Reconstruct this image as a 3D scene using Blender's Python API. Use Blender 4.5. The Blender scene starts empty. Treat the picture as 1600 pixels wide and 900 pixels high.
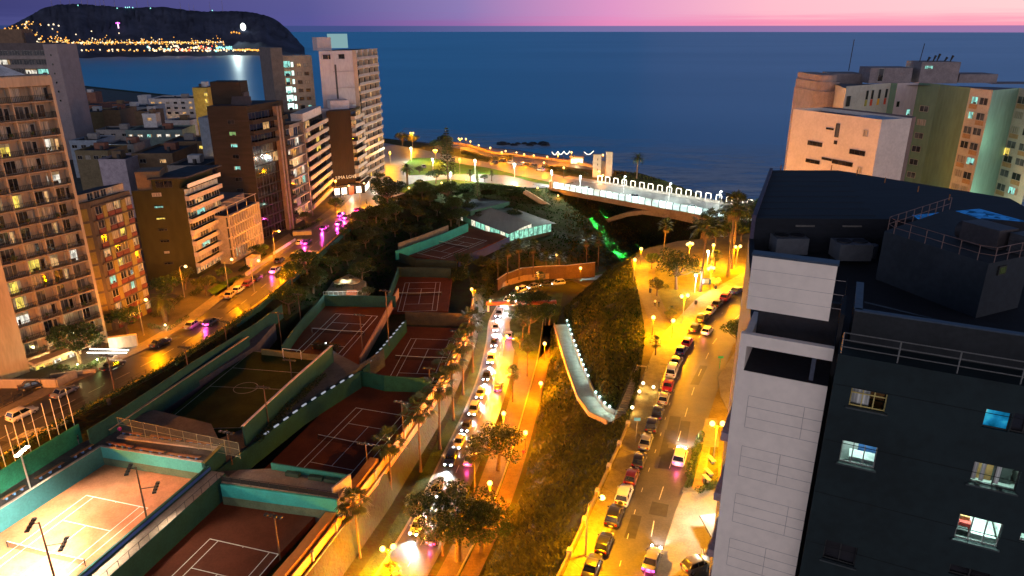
import bpy, bmesh, math, random
import numpy as np
from mathutils import Vector, Matrix
from mathutils.geometry import delaunay_2d_cdt
random.seed(7); RS = np.random.RandomState(5)
S = bpy.context.scene; COL = S.collection
R = math.radians
# ------------------------------------------------------------------ camera
HC = 60.0; F = 1100.0
PIT = math.atan(405/1100); CP, SP = math.cos(PIT), math.sin(PIT)
cam = bpy.data.objects.new('camera', bpy.data.cameras.new('camera')); COL.objects.link(cam)
cam.location = (0, 0, HC); cam.rotation_euler = (math.pi/2-PIT, 0, 0)
cam.data.sensor_width = 36; cam.data.lens = 36*F/1600
cam.data.clip_start = .5; cam.data.clip_end = 60000
S.camera = cam
# ------------------------------------------------------------------ world: dusk sky, urban glow inland
W = bpy.data.worlds.new('World'); S.world = W; W.use_nodes = True
nt = W.node_tree; N = nt.nodes; L = nt.links
for n in list(N): N.remove(n)
def nd(t, **k):
    n = N.new(t)
    for a, b in k.items(): setattr(n, a, b)
    return n
def mth(op, a, b=None, clamp=False):
    n = nd('ShaderNodeMath', operation=op, use_clamp=clamp)
    for i, v in enumerate((a, b)):
        if v is None: continue
        if isinstance(v, (int, float)): n.inputs[i].default_value = v
        else: L.new(v, n.inputs[i])
    return n.outputs[0]
def mrange(v, a, b, c=0, d=1, smooth=True):
    n = nd('ShaderNodeMapRange', interpolation_type='SMOOTHSTEP' if smooth else 'LINEAR')
    L.new(v, n.inputs[0])
    for i, q in enumerate((a, b, c, d)): n.inputs[i+1].default_value = q
    return n.outputs[0]
def ramp(v, stops):
    n = nd('ShaderNodeValToRGB'); e = n.color_ramp.elements
    while len(e) < len(stops): e.new(.5)
    for q, (p, c) in zip(e, stops): q.position = p; q.color = (*c, 1)
    L.new(v, n.inputs[0]); return n.outputs[0]
def mixc(f, a, b, mode='MIX'):
    n = nd('ShaderNodeMix', data_type='RGBA', blend_type=mode)
    if isinstance(f, (int, float)): n.inputs[0].default_value = f
    else: L.new(f, n.inputs[0])
    for i, v in ((6, a), (7, b)):
        if isinstance(v, tuple): n.inputs[i].default_value = (*v, 1)
        else: L.new(v, n.inputs[i])
    return n.outputs[2]
def lin(r, g, b):
    return tuple(((c/255)/12.92 if c <= 10 else ((c/255+.055)/1.055)**2.4) for c in (r, g, b))
tc = nd('ShaderNodeTexCoord'); sx = nd('ShaderNodeSeparateXYZ'); L.new(tc.outputs['Generated'], sx.inputs[0])
X_, Y_, Z_ = sx.outputs
az = mrange(mth('ARCTAN2', X_, Y_), R(-38), R(38), 0, 1, False)
# thin cloud streaks bend the elevation a little
mp = nd('ShaderNodeMapping'); L.new(tc.outputs['Generated'], mp.inputs[0]); mp.inputs['Scale'].default_value = (3, 3, 160)
nz = nd('ShaderNodeTexNoise'); L.new(mp.outputs[0], nz.inputs[0]); nz.inputs['Scale'].default_value = 2.2; nz.inputs['Detail'].default_value = 4
wob = mth('MULTIPLY', mth('SUBTRACT', nz.outputs[0], .5), .022)
el = mth('ADD', Z_, wob)
low = ramp(az, [(0, lin(72, 76, 132)), (.3, lin(86, 86, 152)), (.45, lin(150, 108, 172)), (.6, lin(232, 140, 190)), (.8, lin(255, 152, 182)), (1, lin(255, 160, 184))])
mid = ramp(az, [(0, lin(52, 58, 112)), (.3, lin(84, 86, 150)), (.45, lin(138, 122, 182)), (.6, lin(222, 150, 200)), (.75, lin(255, 190, 206)), (1, lin(255, 214, 214))])
haze = ramp(az, [(0, lin(40, 62, 112)), (.35, lin(66, 80, 136)), (.55, lin(112, 112, 164)), (.8, lin(150, 118, 170)), (1, lin(158, 122, 172))])
dome = ramp(mrange(Z_, 0, 1), [(0, (.05, .30, .72)), (.13, (.03, .25, .64)), (.32, (.022, .055, .135)), (1, (.007, .013, .034))])
band = mixc(mrange(el, .004, .022), low, mid)
sky = mixc(mrange(Z_, .032, .065), band, dome)
sky = mixc(mrange(Z_, .0042, .0030), sky, haze)
# inland half of the sky: glow of the city behind the camera
gl = mth('MULTIPLY', mrange(Y_, .10, -.55), mrange(Z_, .55, -.02))
glow = mixc(gl, (0, 0, 0), (2.2, 1.76, 1.50))
sky = mixc(1.0, sky, glow, 'ADD')
ns = nd('ShaderNodeTexSky', sky_type='NISHITA'); ns.sun_disc = False; ns.sun_elevation = R(-2); ns.sun_rotation = R(40)
nmul = mixc(1.0, ns.outputs[0], (.05, .05, .05), 'MULTIPLY')
sky = mixc(1.0, sky, nmul, 'ADD')
bg = nd('ShaderNodeBackground'); bg.inputs[1].default_value = 1.0; L.new(sky, bg.inputs[0])
L.new(bg.outputs[0], nd('ShaderNodeOutputWorld').inputs[0])
# the set sun: only its last, broad afterglow from the right of the horizon
sd = bpy.data.lights.new('sun', 'SUN'); sd.energy = .05; sd.angle = R(60); sd.color = (1, .55, .6)
so = bpy.data.objects.new('sun', sd); COL.objects.link(so); so.rotation_euler = (R(-86), 0, R(-40))
V = S.view_settings; S.display_settings.display_device = 'sRGB'
V.view_transform = 'Standard'; V.look = 'None'; V.gamma = 1; V.exposure = 0; V.use_curve_mapping = False
cy = S.cycles
cy.use_denoising = True; cy.max_bounces = 5; cy.diffuse_bounces = 2; cy.glossy_bounces = 2; cy.transmission_bounces = 3
cy.transparent_max_bounces = 6; cy.sample_clamp_indirect = 4; cy.sample_clamp_direct = 0; cy.caustics_reflective = False; cy.caustics_refractive = False
cy.use_light_tree = True
# ------------------------------------------------------------------ projection of a picture point onto a plane of known height
def G(px, py, z=0.0):
    u, v = (px-800)/F, (py-450)/F
    t = (HC-z)/(SP+v*CP)
    return Vector((u*t, t*(CP-v*SP), z))
def ZT(py, X, Y):
    k = (py-450)/F
    return HC-(Y*SP+k*Y*CP)/(CP-k*SP)
def XT(px, Y, z):
    return (px-800)/F*(Y*CP+(HC-z)*SP)
# ------------------------------------------------------------------ materials
MATS = {}
def newmat(name):
    m = bpy.data.materials.new(name); m.use_nodes = True; m.node_tree.nodes.clear(); return m
def setctx(m):
    global nt, N, L
    nt = m.node_tree; N = nt.nodes; L = nt.links
def mat(name, col, rough=.75, var=.22, scale=.6, spec=.35, metal=0, bump=0, fine=8.0, stretch=None, coat=0, col2=None, isl=0, transl=0):
    if name in MATS: return MATS[name]
    m = newmat(name); setctx(m)
    geo = nd('ShaderNodeNewGeometry'); vec = geo.outputs['Position']
    if stretch:
        q = nd('ShaderNodeMapping'); L.new(vec, q.inputs[0]); q.inputs['Scale'].default_value = stretch; vec = q.outputs[0]
    n1 = nd('ShaderNodeTexNoise'); L.new(vec, n1.inputs[0]); n1.inputs['Scale'].default_value = scale; n1.inputs['Detail'].default_value = 6; n1.inputs['Roughness'].default_value = .65
    n2 = nd('ShaderNodeTexNoise'); L.new(vec, n2.inputs[0]); n2.inputs['Scale'].default_value = scale*fine; n2.inputs['Detail'].default_value = 3
    f = mth('ADD', mth('MULTIPLY', n1.outputs[0], .65), mth('MULTIPLY', n2.outputs[0], .35))
    f = mrange(f, .34, .66)
    if isl: f = mth('ADD', mth('MULTIPLY', f, 1-isl), mth('MULTIPLY', geo.outputs['Random Per Island'], isl))
    a = tuple(min(1, c*(1+var)) for c in col); b = tuple(c*(1-var) for c in col)
    if col2: b = col2
    c = mixc(f, b, a)
    p = nd('ShaderNodeBsdfPrincipled'); L.new(c, p.inputs['Base Color'])
    p.inputs['Roughness'].default_value = rough; p.inputs['Metallic'].default_value = metal
    p.inputs['Specular IOR Level'].default_value = spec; p.inputs['Coat Weight'].default_value = coat
    if bump:
        bn = nd('ShaderNodeBump'); bn.inputs['Strength'].default_value = bump; bn.inputs['Distance'].default_value = .12
        L.new(f, bn.inputs['Height']); L.new(bn.outputs[0], p.inputs['Normal'])
    out = nd('ShaderNodeOutputMaterial'); sh = p.outputs[0]
    if transl:
        t = nd('ShaderNodeBsdfTranslucent'); L.new(c, t.inputs[0]); mx = nd('ShaderNodeMixShader'); mx.inputs[0].default_value = transl
        L.new(sh, mx.inputs[1]); L.new(t.outputs[0], mx.inputs[2]); sh = mx.outputs[0]
    L.new(sh, out.inputs[0]); MATS[name] = m; return m
def emit(name, col, st, pattern=0, sample=True):
    if name in MATS: return MATS[name]
    m = newmat(name); setctx(m)
    e = nd('ShaderNodeEmission'); e.inputs[0].default_value = (*col, 1); e.inputs[1].default_value = st
    if pattern:   # furniture, curtains and lamps seen in a lit room
        geo = nd('ShaderNodeNewGeometry'); q = nd('ShaderNodeMapping'); L.new(geo.outputs['Position'], q.inputs[0]); q.inputs['Scale'].default_value = (1.6, 1.6, .7)
        v = nd('ShaderNodeTexVoronoi'); v.inputs['Scale'].default_value = 1.1; L.new(q.outputs[0], v.inputs[0])
        n1 = nd('ShaderNodeTexNoise'); n1.inputs['Scale'].default_value = .9; n1.inputs['Detail'].default_value = 5; L.new(geo.outputs['Position'], n1.inputs[0])
        sp_ = nd('ShaderNodeSeparateColor'); L.new(v.outputs['Color'], sp_.inputs[0])
        f = mth('ADD', mth('MULTIPLY', sp_.outputs[0], .5), mth('MULTIPLY', n1.outputs[0], .9))
        f = mrange(f, .25, .95, 1-pattern, 1)
        L.new(mth('MULTIPLY', f, st), e.inputs[1])
        L.new(mixc(sp_.outputs[1], tuple(c*.75 for c in col), col), e.inputs[0])
    L.new(e.outputs[0], nd('ShaderNodeOutputMaterial').inputs[0])
    m.cycles.emission_sampling = 'AUTO' if sample else 'NONE'
    MATS[name] = m; return m
def glassm(name, col, rough=.08):
    if name in MATS: return MATS[name]
    m = newmat(name); setctx(m)
    geo = nd('ShaderNodeNewGeometry'); n1 = nd('ShaderNodeTexNoise'); n1.inputs['Scale'].default_value = .45; L.new(geo.outputs['Position'], n1.inputs[0])
    c = mixc(mrange(n1.outputs[0], .35, .65), tuple(q*.45 for q in col), tuple(q*1.5 for q in col))
    p = nd('ShaderNodeBsdfPrincipled'); L.new(c, p.inputs['Base Color']); p.inputs['Roughness'].default_value = rough; p.inputs['Specular IOR Level'].default_value = .7
    L.new(p.outputs[0], nd('ShaderNodeOutputMaterial').inputs[0]); MATS[name] = m; return m
def curtainm(name, col):
    if name in MATS: return MATS[name]
    m = newmat(name); setctx(m)
    geo = nd('ShaderNodeNewGeometry'); q = nd('ShaderNodeMapping'); L.new(geo.outputs['Position'], q.inputs[0]); q.inputs['Scale'].default_value = (9, 9, .3)
    n1 = nd('ShaderNodeTexNoise'); n1.inputs['Scale'].default_value = .8; L.new(q.outputs[0], n1.inputs[0])
    c = mixc(mrange(n1.outputs[0], .35, .65), tuple(v*.4 for v in col), col)
    p = nd('ShaderNodeBsdfPrincipled'); L.new(c, p.inputs['Base Color']); p.inputs['Roughness'].default_value = .25; p.inputs['Specular IOR Level'].default_value = .5
    L.new(p.outputs[0], nd('ShaderNodeOutputMaterial').inputs[0]); MATS[name] = m; return m
# ------------------------------------------------------------------ mesh builder
class MB:
    def __init__(s): s.v = []; s.f = []; s.m = []
    def add(s, vs, fs, mi=0):
        o = len(s.v); s.v += [tuple(p) for p in vs]; s.f += [tuple(i+o for i in q) for q in fs]; s.m += [mi]*len(fs); return s
    def box(s, c, d, rz=0, mi=0):
        cx, cy_, cz = c; a, b, h = d[0]/2, d[1]/2, d[2]/2; co, si = math.cos(rz), math.sin(rz)
        P = [(cx+x*co-y*si, cy_+x*si+y*co, cz+z) for z in (-h, h) for x, y in ((-a, -b), (a, -b), (a, b), (-a, b))]
        return s.add(P, [(3, 2, 1, 0), (4, 5, 6, 7), (0, 1, 5, 4), (1, 2, 6, 5), (2, 3, 7, 6), (3, 0, 4, 7)], mi)
    def prism(s, poly, z0, z1, mi=0, top=True, bot=False, cap=None):
        n = len(poly)
        ar = sum(poly[i][0]*poly[(i+1) % n][1]-poly[(i+1) % n][0]*poly[i][1] for i in range(n))
        poly = list(poly) if ar > 0 else list(poly)[::-1]
        P = [(p[0], p[1], z0) for p in poly]+[(p[0], p[1], z1) for p in poly]
        s.add(P, [(i, (i+1) % n, n+(i+1) % n, n+i) for i in range(n)], mi)
        if top: s.add([(p[0], p[1], z1) for p in poly], [tuple(range(n))], mi if cap is None else cap)
        if bot: s.add([(p[0], p[1], z0) for p in poly], [tuple(range(n))[::-1]], mi)
        return s
    def wall(s, pts, th, z0, z1, mi=0):     # a wall of thickness th following pts (z0/z1 number or lists)
        n = len(pts); g = lambda q, i: q[i] if isinstance(q, (list, tuple)) else q
        nr = []
        for i in range(n):
            a, b = Vector(pts[max(i-1, 0)][:2]), Vector(pts[min(i+1, n-1)][:2]); d = (b-a).normalized(); nr.append(Vector((-d.y, d.x))*th/2)
        for i in range(n-1):
            q = []
            for j in (i, i+1):
                p = Vector(pts[j][:2]); l, r = p+nr[j], p-nr[j]; q.append((l, r, g(z0, j), g(z1, j)))
            (l0, r0, a0, b0), (l1, r1, a1, b1) = q
            P = [(*r0, a0), (*r1, a1), (*l1, a1), (*l0, a0), (*r0, b0), (*r1, b1), (*l1, b1), (*l0, b0)]
            s.add(P, [(3, 2, 1, 0), (4, 5, 6, 7), (0, 1, 5, 4), (1, 2, 6, 5), (2, 3, 7, 6), (3, 0, 4, 7)], mi)
        return s
    def tube(s, a, b, r0, r1=None, n=8, mi=0, cap=True):
        a, b = Vector(a), Vector(b); r1 = r0 if r1 is None else r1
        d = (b-a); d = d.normalized() if d.length > 1e-6 else Vector((0, 0, 1))
        x = d.orthogonal().normalized(); y = d.cross(x)
        P = [a+(x*math.cos(2*math.pi*i/n)+y*math.sin(2*math.pi*i/n))*r0 for i in range(n)]+[b+(x*math.cos(2*math.pi*i/n)+y*math.sin(2*math.pi*i/n))*r1 for i in range(n)]
        s.add(P, [(i, (i+1) % n, n+(i+1) % n, n+i) for i in range(n)], mi)
        if cap: s.add(P[n:], [tuple(range(n))], mi); s.add(P[:n], [tuple(range(n))[::-1]], mi)
        return s
    def path(s, pts, r, n=6, mi=0):
        for i in range(len(pts)-1):
            rr = r if not isinstance(r, (list, tuple)) else r[i]; r2 = r if not isinstance(r, (list, tuple)) else r[i+1]
            s.tube(pts[i], pts[i+1], rr, r2, n, mi, True)
        return s
    def ball(s, c, r, mi=0, seg=8, ring=6, sz=1):
        P = [(c[0], c[1], c[2]+r*sz)]
        for j in range(1, ring):
            t = math.pi*j/ring
            P += [(c[0]+r*math.sin(t)*math.cos(2*math.pi*i/seg), c[1]+r*math.sin(t)*math.sin(2*math.pi*i/seg), c[2]+r*sz*math.cos(t)) for i in range(seg)]
        P.append((c[0], c[1], c[2]-r*sz)); f = [(0, 1+i, 1+(i+1) % seg) for i in range(seg)]
        for j in range(ring-2):
            a = 1+j*seg; f += [(a+i, a+seg+i, a+seg+(i+1) % seg, a+(i+1) % seg) for i in range(seg)]
        a = 1+(ring-2)*seg; k = len(P)-1; f += [(a+i, k, a+(i+1) % seg) for i in range(seg)]
        return s.add(P, f, mi)
    def quad(s, a, b, c, d, mi=0): return s.add([a, b, c, d], [(0, 1, 2, 3)], mi)
    def obj(s, name, mats, parent=None, smooth=False, world=True):
        o0 = Vector(parent['_o']) if (parent is not None and world and '_o' in parent) else Vector((0, 0, 0))
        me = bpy.data.meshes.new(name); me.from_pydata([tuple(Vector(p)-o0) for p in s.v] if o0.length else s.v, [], s.f)
        if not isinstance(mats, (list, tuple)): mats = [mats]
        for q in mats: me.materials.append(q)
        if len(mats) > 1: me.polygons.foreach_set('material_index', s.m)
        if smooth: me.polygons.foreach_set('use_smooth', [True]*len(me.polygons))
        me.update()
        o = bpy.data.objects.new(name, me); COL.objects.link(o)
        if parent is not None:
            o.parent = parent
            if '_o' in parent: o['_o'] = parent['_o']
        return o
def tag(o, label=None, cat=None, group=None, kind=None):
    for k, v in (('label', label), ('category', cat), ('group', group), ('kind', kind)):
        if v: o[k] = v
    return o
def thing(name, label, cat, loc=(0, 0, 0), rz=0, group=None, local=False):
    o = bpy.data.objects.new(name, None); COL.objects.link(o); o.location = loc; o.rotation_euler = (0, 0, rz); o.empty_display_size = .3
    if not local: o['_o'] = tuple(loc)      # parts are given in world coordinates (rz = 0)
    return tag(o, label, cat, group)
KIDS = {}
def copy_tree(o, parent=None):
    c = o.copy(); COL.objects.link(c)
    if parent is not None: c.parent = parent
    for ch in list(o.children): copy_tree(ch, c)
    return c
def place(proto, loc, rz, label, group=None, scale=1):
    c = copy_tree(proto); c.location = loc; c.rotation_euler = (0, 0, rz); c['label'] = label
    if scale != 1: c.scale = (scale,)*3
    if group: c['group'] = group
    return c
PROTOS = []
def struct(name, mb, m, smooth=False): return tag(mb.obj(name, m, None, smooth), kind='structure')
def light(name, typ, parent, loc, power, col, radius=.25, spot=None, aim=None):
    d = bpy.data.lights.new(name, typ); d.energy = power; d.color = col; d.shadow_soft_size = radius
    o = bpy.data.objects.new(name, d); COL.objects.link(o); o.parent = parent; o.location = loc
    if spot: d.spot_size = R(spot); d.spot_blend = .6
    if aim is not None: o.rotation_euler = Vector(aim).to_track_quat('-Z', 'Y').to_euler()
    return o
def lerp(a, b, t): return a+(b-a)*t
def pline(pts, n):       # resample a polyline to n+1 equally spaced points
    pts = [Vector(p) for p in pts]; d = [0]
    for a, b in zip(pts, pts[1:]): d.append(d[-1]+(b-a).length)
    out = []
    for i in range(n+1):
        t = d[-1]*i/n; j = max(k for k in range(len(pts)) if d[k] <= t+1e-9); j = min(j, len(pts)-2)
        out.append(lerp(pts[j], pts[j+1], (t-d[j])/max(1e-9, d[j+1]-d[j])))
    return out
def smooth_line(pts, n):  # Catmull-Rom through pts
    pts = [Vector(p) for p in pts]; q = [2*pts[0]-pts[1]]+pts+[2*pts[-1]-pts[-2]]; out = []
    for i in range(1, len(q)-2):
        p0, p1, p2, p3 = q[i-1:i+3]
        for k in range(n):
            t = k/n; out.append(.5*((2*p1)+(p2-p0)*t+(2*p0-5*p1+4*p2-p3)*t*t+(3*p1-p0-3*p2+p3)*t**3))
    return out+[pts[-1]]
def offs(pts, d):         # offset a polyline sideways (positive = to the right of its direction)
    out = []
    for i, p in enumerate(pts):
        a, b = pts[max(i-1, 0)], pts[min(i+1, len(pts)-1)]; t = (b-a); t = Vector((t.x, t.y, 0)).normalized()
        out.append(p+Vector((t.y, -t.x, 0))*d)
    return out
def ribbon(name, left, right, dz, m, kind='structure', mb=None):
    b = mb or MB(); n = len(left)
    P = [p+Vector((0, 0, dz)) for p in left]+[p+Vector((0, 0, dz)) for p in right]
    b.add(P, [(i, n+i, n+i+1, i+1) for i in range(n-1)])
    return b if mb else tag(b.obj(name, m), kind=kind)
def sheet(name, px, z, m, dz=0, kind='structure'):
    b = MB(); pts = [G(x, y, z)+Vector((0, 0, dz)) for x, y in px]
    n = len(pts); ar = sum(pts[i].x*pts[(i+1) % n].y-pts[(i+1) % n].x*pts[i].y for i in range(n))
    if ar < 0: pts = pts[::-1]
    b.add(pts, [tuple(range(n))]); return tag(b.obj(name, m), kind=kind) if name else (b, pts)
# ================================================================== sea, headland, terrain, roads
def seamat():
    m = newmat('sea_water'); setctx(m)
    geo = nd('ShaderNodeNewGeometry'); q = nd('ShaderNodeMapping'); L.new(geo.outputs['Position'], q.inputs[0]); q.inputs['Scale'].default_value = (.0005, .0014, .003); q.inputs['Rotation'].default_value = (0, 0, R(6))
    n1 = nd('ShaderNodeTexNoise'); n1.inputs['Scale'].default_value = 1.0; n1.inputs['Detail'].default_value = 7; n1.inputs['Roughness'].default_value = .6; L.new(q.outputs[0], n1.inputs[0])
    n2 = nd('ShaderNodeTexNoise'); n2.inputs['Scale'].default_value = .05; n2.inputs['Detail'].default_value = 5; L.new(geo.outputs['Position'], n2.inputs[0])
    f = mrange(n1.outputs[0], .35, .66)
    p = nd('ShaderNodeBsdfPrincipled'); L.new(mixc(f, (.006, .16, .38), (.007, .17, .40)), p.inputs['Base Color'])
    L.new(mrange(n1.outputs[0], .3, .7, .37, .35), p.inputs['Roughness']); p.inputs['Specular IOR Level'].default_value = .5; p.inputs['IOR'].default_value = 1.33
    b = nd('ShaderNodeBump'); b.inputs['Strength'].default_value = .05; b.inputs['Distance'].default_value = 1.0; L.new(n2.outputs[0], b.inputs['Height']); L.new(b.outputs[0], p.inputs['Normal'])
    L.new(p.outputs[0], nd('ShaderNodeOutputMaterial').inputs[0]); return m
b = MB(); NS = 96; rad = [60, 400, 1500, 5000, 14000, 34500]
P = [(0, 0, -70)]+[(r*math.sin(2*math.pi*i/NS), r*math.cos(2*math.pi*i/NS), -70) for r in rad for i in range(NS)]
fs = [(0, 1+(i+1) % NS, 1+i) for i in range(NS)]
for j in range(len(rad)-1):
    a = 1+j*NS; fs += [(a+i, a+(i+1) % NS, a+NS+(i+1) % NS, a+NS+i) for i in range(NS)]
b.add(P, fs); struct('sea', b, seamat())
# surf along the foot of the cliff
m = newmat('surf_foam'); setctx(m)
geo = nd('ShaderNodeNewGeometry'); q = nd('ShaderNodeMapping'); L.new(geo.outputs['Position'], q.inputs[0]); q.inputs['Scale'].default_value = (.012, .03, .02); q.inputs['Rotation'].default_value = (0, 0, R(-14))
n1 = nd('ShaderNodeTexNoise'); n1.inputs['Scale'].default_value = 1; n1.inputs['Detail'].default_value = 8; n1.inputs['Roughness'].default_value = .62; L.new(q.outputs[0], n1.inputs[0])
p = nd('ShaderNodeBsdfDiffuse'); p.inputs[0].default_value = (.9, .95, 1.0, 1); t = nd('ShaderNodeBsdfTransparent'); mx = nd('ShaderNodeMixShader')
sxp = nd('ShaderNodeSeparateXYZ'); L.new(geo.outputs['Position'], sxp.inputs[0])
fade = mrange(mth('ADD', sxp.outputs[1], mth('MULTIPLY', sxp.outputs[0], .55)), 1100, 520)
L.new(mth('MULTIPLY', mrange(n1.outputs[0], .34, .66), fade), mx.inputs[0]); L.new(t.outputs[0], mx.inputs[1]); L.new(p.outputs[0], mx.inputs[2]); L.new(mx.outputs[0], nd('ShaderNodeOutputMaterial').inputs[0])
b = MB(); b.quad((-150, 420, -69.7), (620, 120, -69.7), (760, 700, -69.7), (-150, 1000, -69.7)); struct('surf', b, m)

# headland across the bay (about four kilometres away)
ridge = [(-30, 66), (0, 52), (30, 38), (56, 26), (80, 13), (105, 7), (140, 6), (180, 9), (215, 13), (245, 11), (270, 11), (305, 16), (330, 18), (370, 17), (402, 19), (425, 25), (440, 33), (455, 48), (466, 62), (476, 74)]
NH = 150; cols = []; foot = []
for i in range(NH+1):
    x = -30+506*i/NH
    j = max(k for k in range(len(ridge)) if ridge[k][0] <= x+1e-6); j = min(j, len(ridge)-2)
    y = lerp(ridge[j][1], ridge[j+1][1], (x-ridge[j][0])/(ridge[j+1][0]-ridge[j][0]))+RS.normal()*.35
    az_ = math.atan((x-800)/F*CP*1.0/(CP*CP+SP*SP*1.0))
    d0, d1 = 4080, 4950
    # direction in plan through pixel column x near the horizon
    ux = (x-800)/F; dirv = Vector((ux, CP+SP*(370/F), 0)).normalized()
    base = dirv*(d0+60*math.sin(i*.23)+40*math.sin(i*.61)); top = dirv*d1
    zt_ = ZT(y, top.x, top.y)
    row = []
    for k in range(15):
        t = k/14
        prof = 0.0 if t < .12 else ((t-.12)/.88)
        z = -70+4*min(1, t*20)+(zt_+66)*(prof**1.15)*(1-.12*math.sin(prof*math.pi))
        z += (RS.normal()*7 if 0 < k < 14 else 0)*prof
        p_ = lerp(base, top, t); row.append((p_.x, p_.y, z if k else -71))
    p_ = dirv*(d1+700); row.append((p_.x, p_.y, -71)); cols.append(row)
b = MB(); nr = 16
b.add([p for r in cols for p in r], [(i*nr+k, (i+1)*nr+k, (i+1)*nr+k+1, i*nr+k+1) for i in range(NH) for k in range(nr-1)])
struct('headland_hill', b, mat('headland', (.05, .06, .10), .95, .3, .004, .1, fine=5), True)
def hillpt(px, py):      # first point of the headland seen through a picture point
    i = min(max((px+30)/506*NH, 0), NH-1e-3); a = int(i); u = i-a; best = None
    for k in range(nr-2):
        q = [lerp(Vector(cols[a][kk]), Vector(cols[a+1][kk]), u) for kk in (k, k+1)]
        ys = []
        for w in q:
            t = w.y*CP+(HC-w.z)*SP; ys.append(450+F*((HC-w.z)*CP-w.y*SP)/t)
        if ys[1] <= py <= ys[0] or (k == 0 and py > ys[0]):
            return lerp(q[0], q[1], 0 if ys[0] == ys[1] else min(1, max(0, (ys[0]-py)/(ys[0]-ys[1]))))
    return q[1]
b = MB(); rr = random.Random(3); cnt = 0
def tl(px, py, r, mi):
    p_ = hillpt(px, py); b.ball((p_.x, p_.y-6, p_.z+4), r, mi, 5, 3)
def ytop(x): return 66-(x*.34 if x < 90 else 31) if x < 100 else 58
for k in range(900):       # hillside quarter at the left end
    x = rr.uniform(-4, 112); hi = 52-.32*x if x < 60 else 36; y = rr.uniform(hi-1, 71)
    if x > 60 and y < 58 and rr.random() < .55+(x-60)/120: continue
    j = max(q for q in range(len(ridge)) if ridge[q][0] <= max(x, -29)); j = min(j, len(ridge)-2)
    if y < lerp(ridge[j][1], ridge[j+1][1], (x-ridge[j][0])/(ridge[j+1][0]-ridge[j][0]))+1.5: continue
    tl(x, y, rr.choice((2.2, 2.8, 3.6, 4.6)), rr.choice((0, 0, 0, 1, 1, 2)));
    cnt += 1
    if cnt > 210: break
for k in range(250):       # lower town along the bay
    x = rr.uniform(85, 352); y = 71-abs(rr.gauss(0, 5.5))
    if y < 55: continue
    tl(x, y, rr.choice((2.0, 2.6, 3.4)), rr.choice((0, 0, 1, 1, 2)))
for k in range(110): tl(lerp(60, 350, k/110)+rr.uniform(-1, 1), 68.5-1.5*(k/110)+rr.uniform(-.5, .5), rr.choice((2.8, 3.6, 4.2)), rr.choice((1, 1, 2, 0)))
for k in range(95):
    tl(rr.uniform(92, 425), 80+rr.uniform(-1.6, 1.2), rr.choice((2.8, 3.8, 4.4)), rr.choice((1, 2, 0, 2)))
for k in range(70):
    tl(rr.uniform(232, 352), 77+rr.uniform(-4, 4), rr.choice((3.4, 4.6, 6)), rr.choice((2, 2, 1, 3, 4)))
for k in range(26): tl(rr.uniform(338, 364), 75.5+rr.uniform(-1.6, 2), 4.4, 3)
for k in range(24): tl(lerp(366, 424, k/24), 79+rr.uniform(-.7, .7), 5, 0 if k % 3 else 1)
for x, y in ((366, 52), (370, 51), (374, 52), (378, 53), (192, 53), (150, 50), (125, 55)): tl(x, y, 5 if x > 300 else 3.4, 0 if x > 300 else 2)
for x, y in ((209, 7), (212, 6.6), (215, 7), (220, 7.5), (137, 4.5), (196, 9), (247, 9), (341, 4)): tl(x, y+5, 3.4, 3)
E1 = emit('town_orange', (1, .40, .06), 1.7, sample=False); E2 = emit('town_yellow', (1, .55, .14), 1.9, sample=False); E3 = emit('town_white', (1, .78, .5), 2.0, sample=False); E4 = emit('town_teal', (.35, 1, .9), 1.6, sample=False); E5 = emit('town_red', (1, .12, .06), 2.2, sample=False)
tag(b.obj('town_lights', [E1, E2, E3, E4, E5]), 'dense orange and white lights of the far town along the foot of the headland', 'town lights', kind='stuff')
p_ = hillpt(387, 46); t = thing('floodlit_beacon', 'very bright white floodlight shining on the dark slope of the far headland', 'floodlight', p_)
MB().box((p_.x, p_.y-12, p_.z+8), (10, 6, 20)).obj('tower', mat('far_dark', (.1, .1, .1)), t)
MB().ball((p_.x, p_.y-26, p_.z+14), 15, 0, 12, 8, 1.4).obj('lamp', emit('beacon_white', (.9, 1, .96), 4, sample=False), t)
light('beacon_light', 'SPOT', t, (0, -180, 30), 1.5e6, (.8, 1, .95), 8, 110, (.4, -1, -.15))
p_ = hillpt(193, 44); t = thing('lit_cross', 'tall cross glowing white and magenta halfway up the far headland', 'cross', p_)
MB().box((p_.x, p_.y-8, p_.z+15), (5, 3, 32)).obj('upright', emit('cross_white', (1, .6, .85), 2.4, sample=False), t)
MB().box((p_.x, p_.y-8, p_.z+26), (22, 3, 6)).obj('crossbar', emit('cross_magenta', (.9, .12, 1), 2.4, sample=False), t)
for k, (x, h) in enumerate([(97, 42), (111, 36), (125, 30), (143, 26), (152, 30), (164, 36), (171, 34), (177, 40), (193, 44), (227, 40), (244, 42), (293, 34), (306, 30), (313, 26), (338, 44), (357, 52)]):
    p_ = hillpt(x, -40); b = MB().tube((p_.x, p_.y-5, p_.z-4), (p_.x, p_.y-5, p_.z+h*1.25), 1.5, .6, 5)
    nth = ['first', 'second', 'third', 'fourth', 'fifth', 'sixth', 'seventh', 'eighth', 'ninth', 'tenth', 'eleventh', 'twelfth', 'thirteenth', 'fourteenth', 'fifteenth', 'sixteenth'][k]
    tag(b.obj('radio_mast', mat('mast_steel', (.22, .18, .24), .6)), 'thin radio mast on the headland ridge, %s from the left of the row' % nth, 'radio mast', 'radio masts along the headland ridge')

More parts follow.
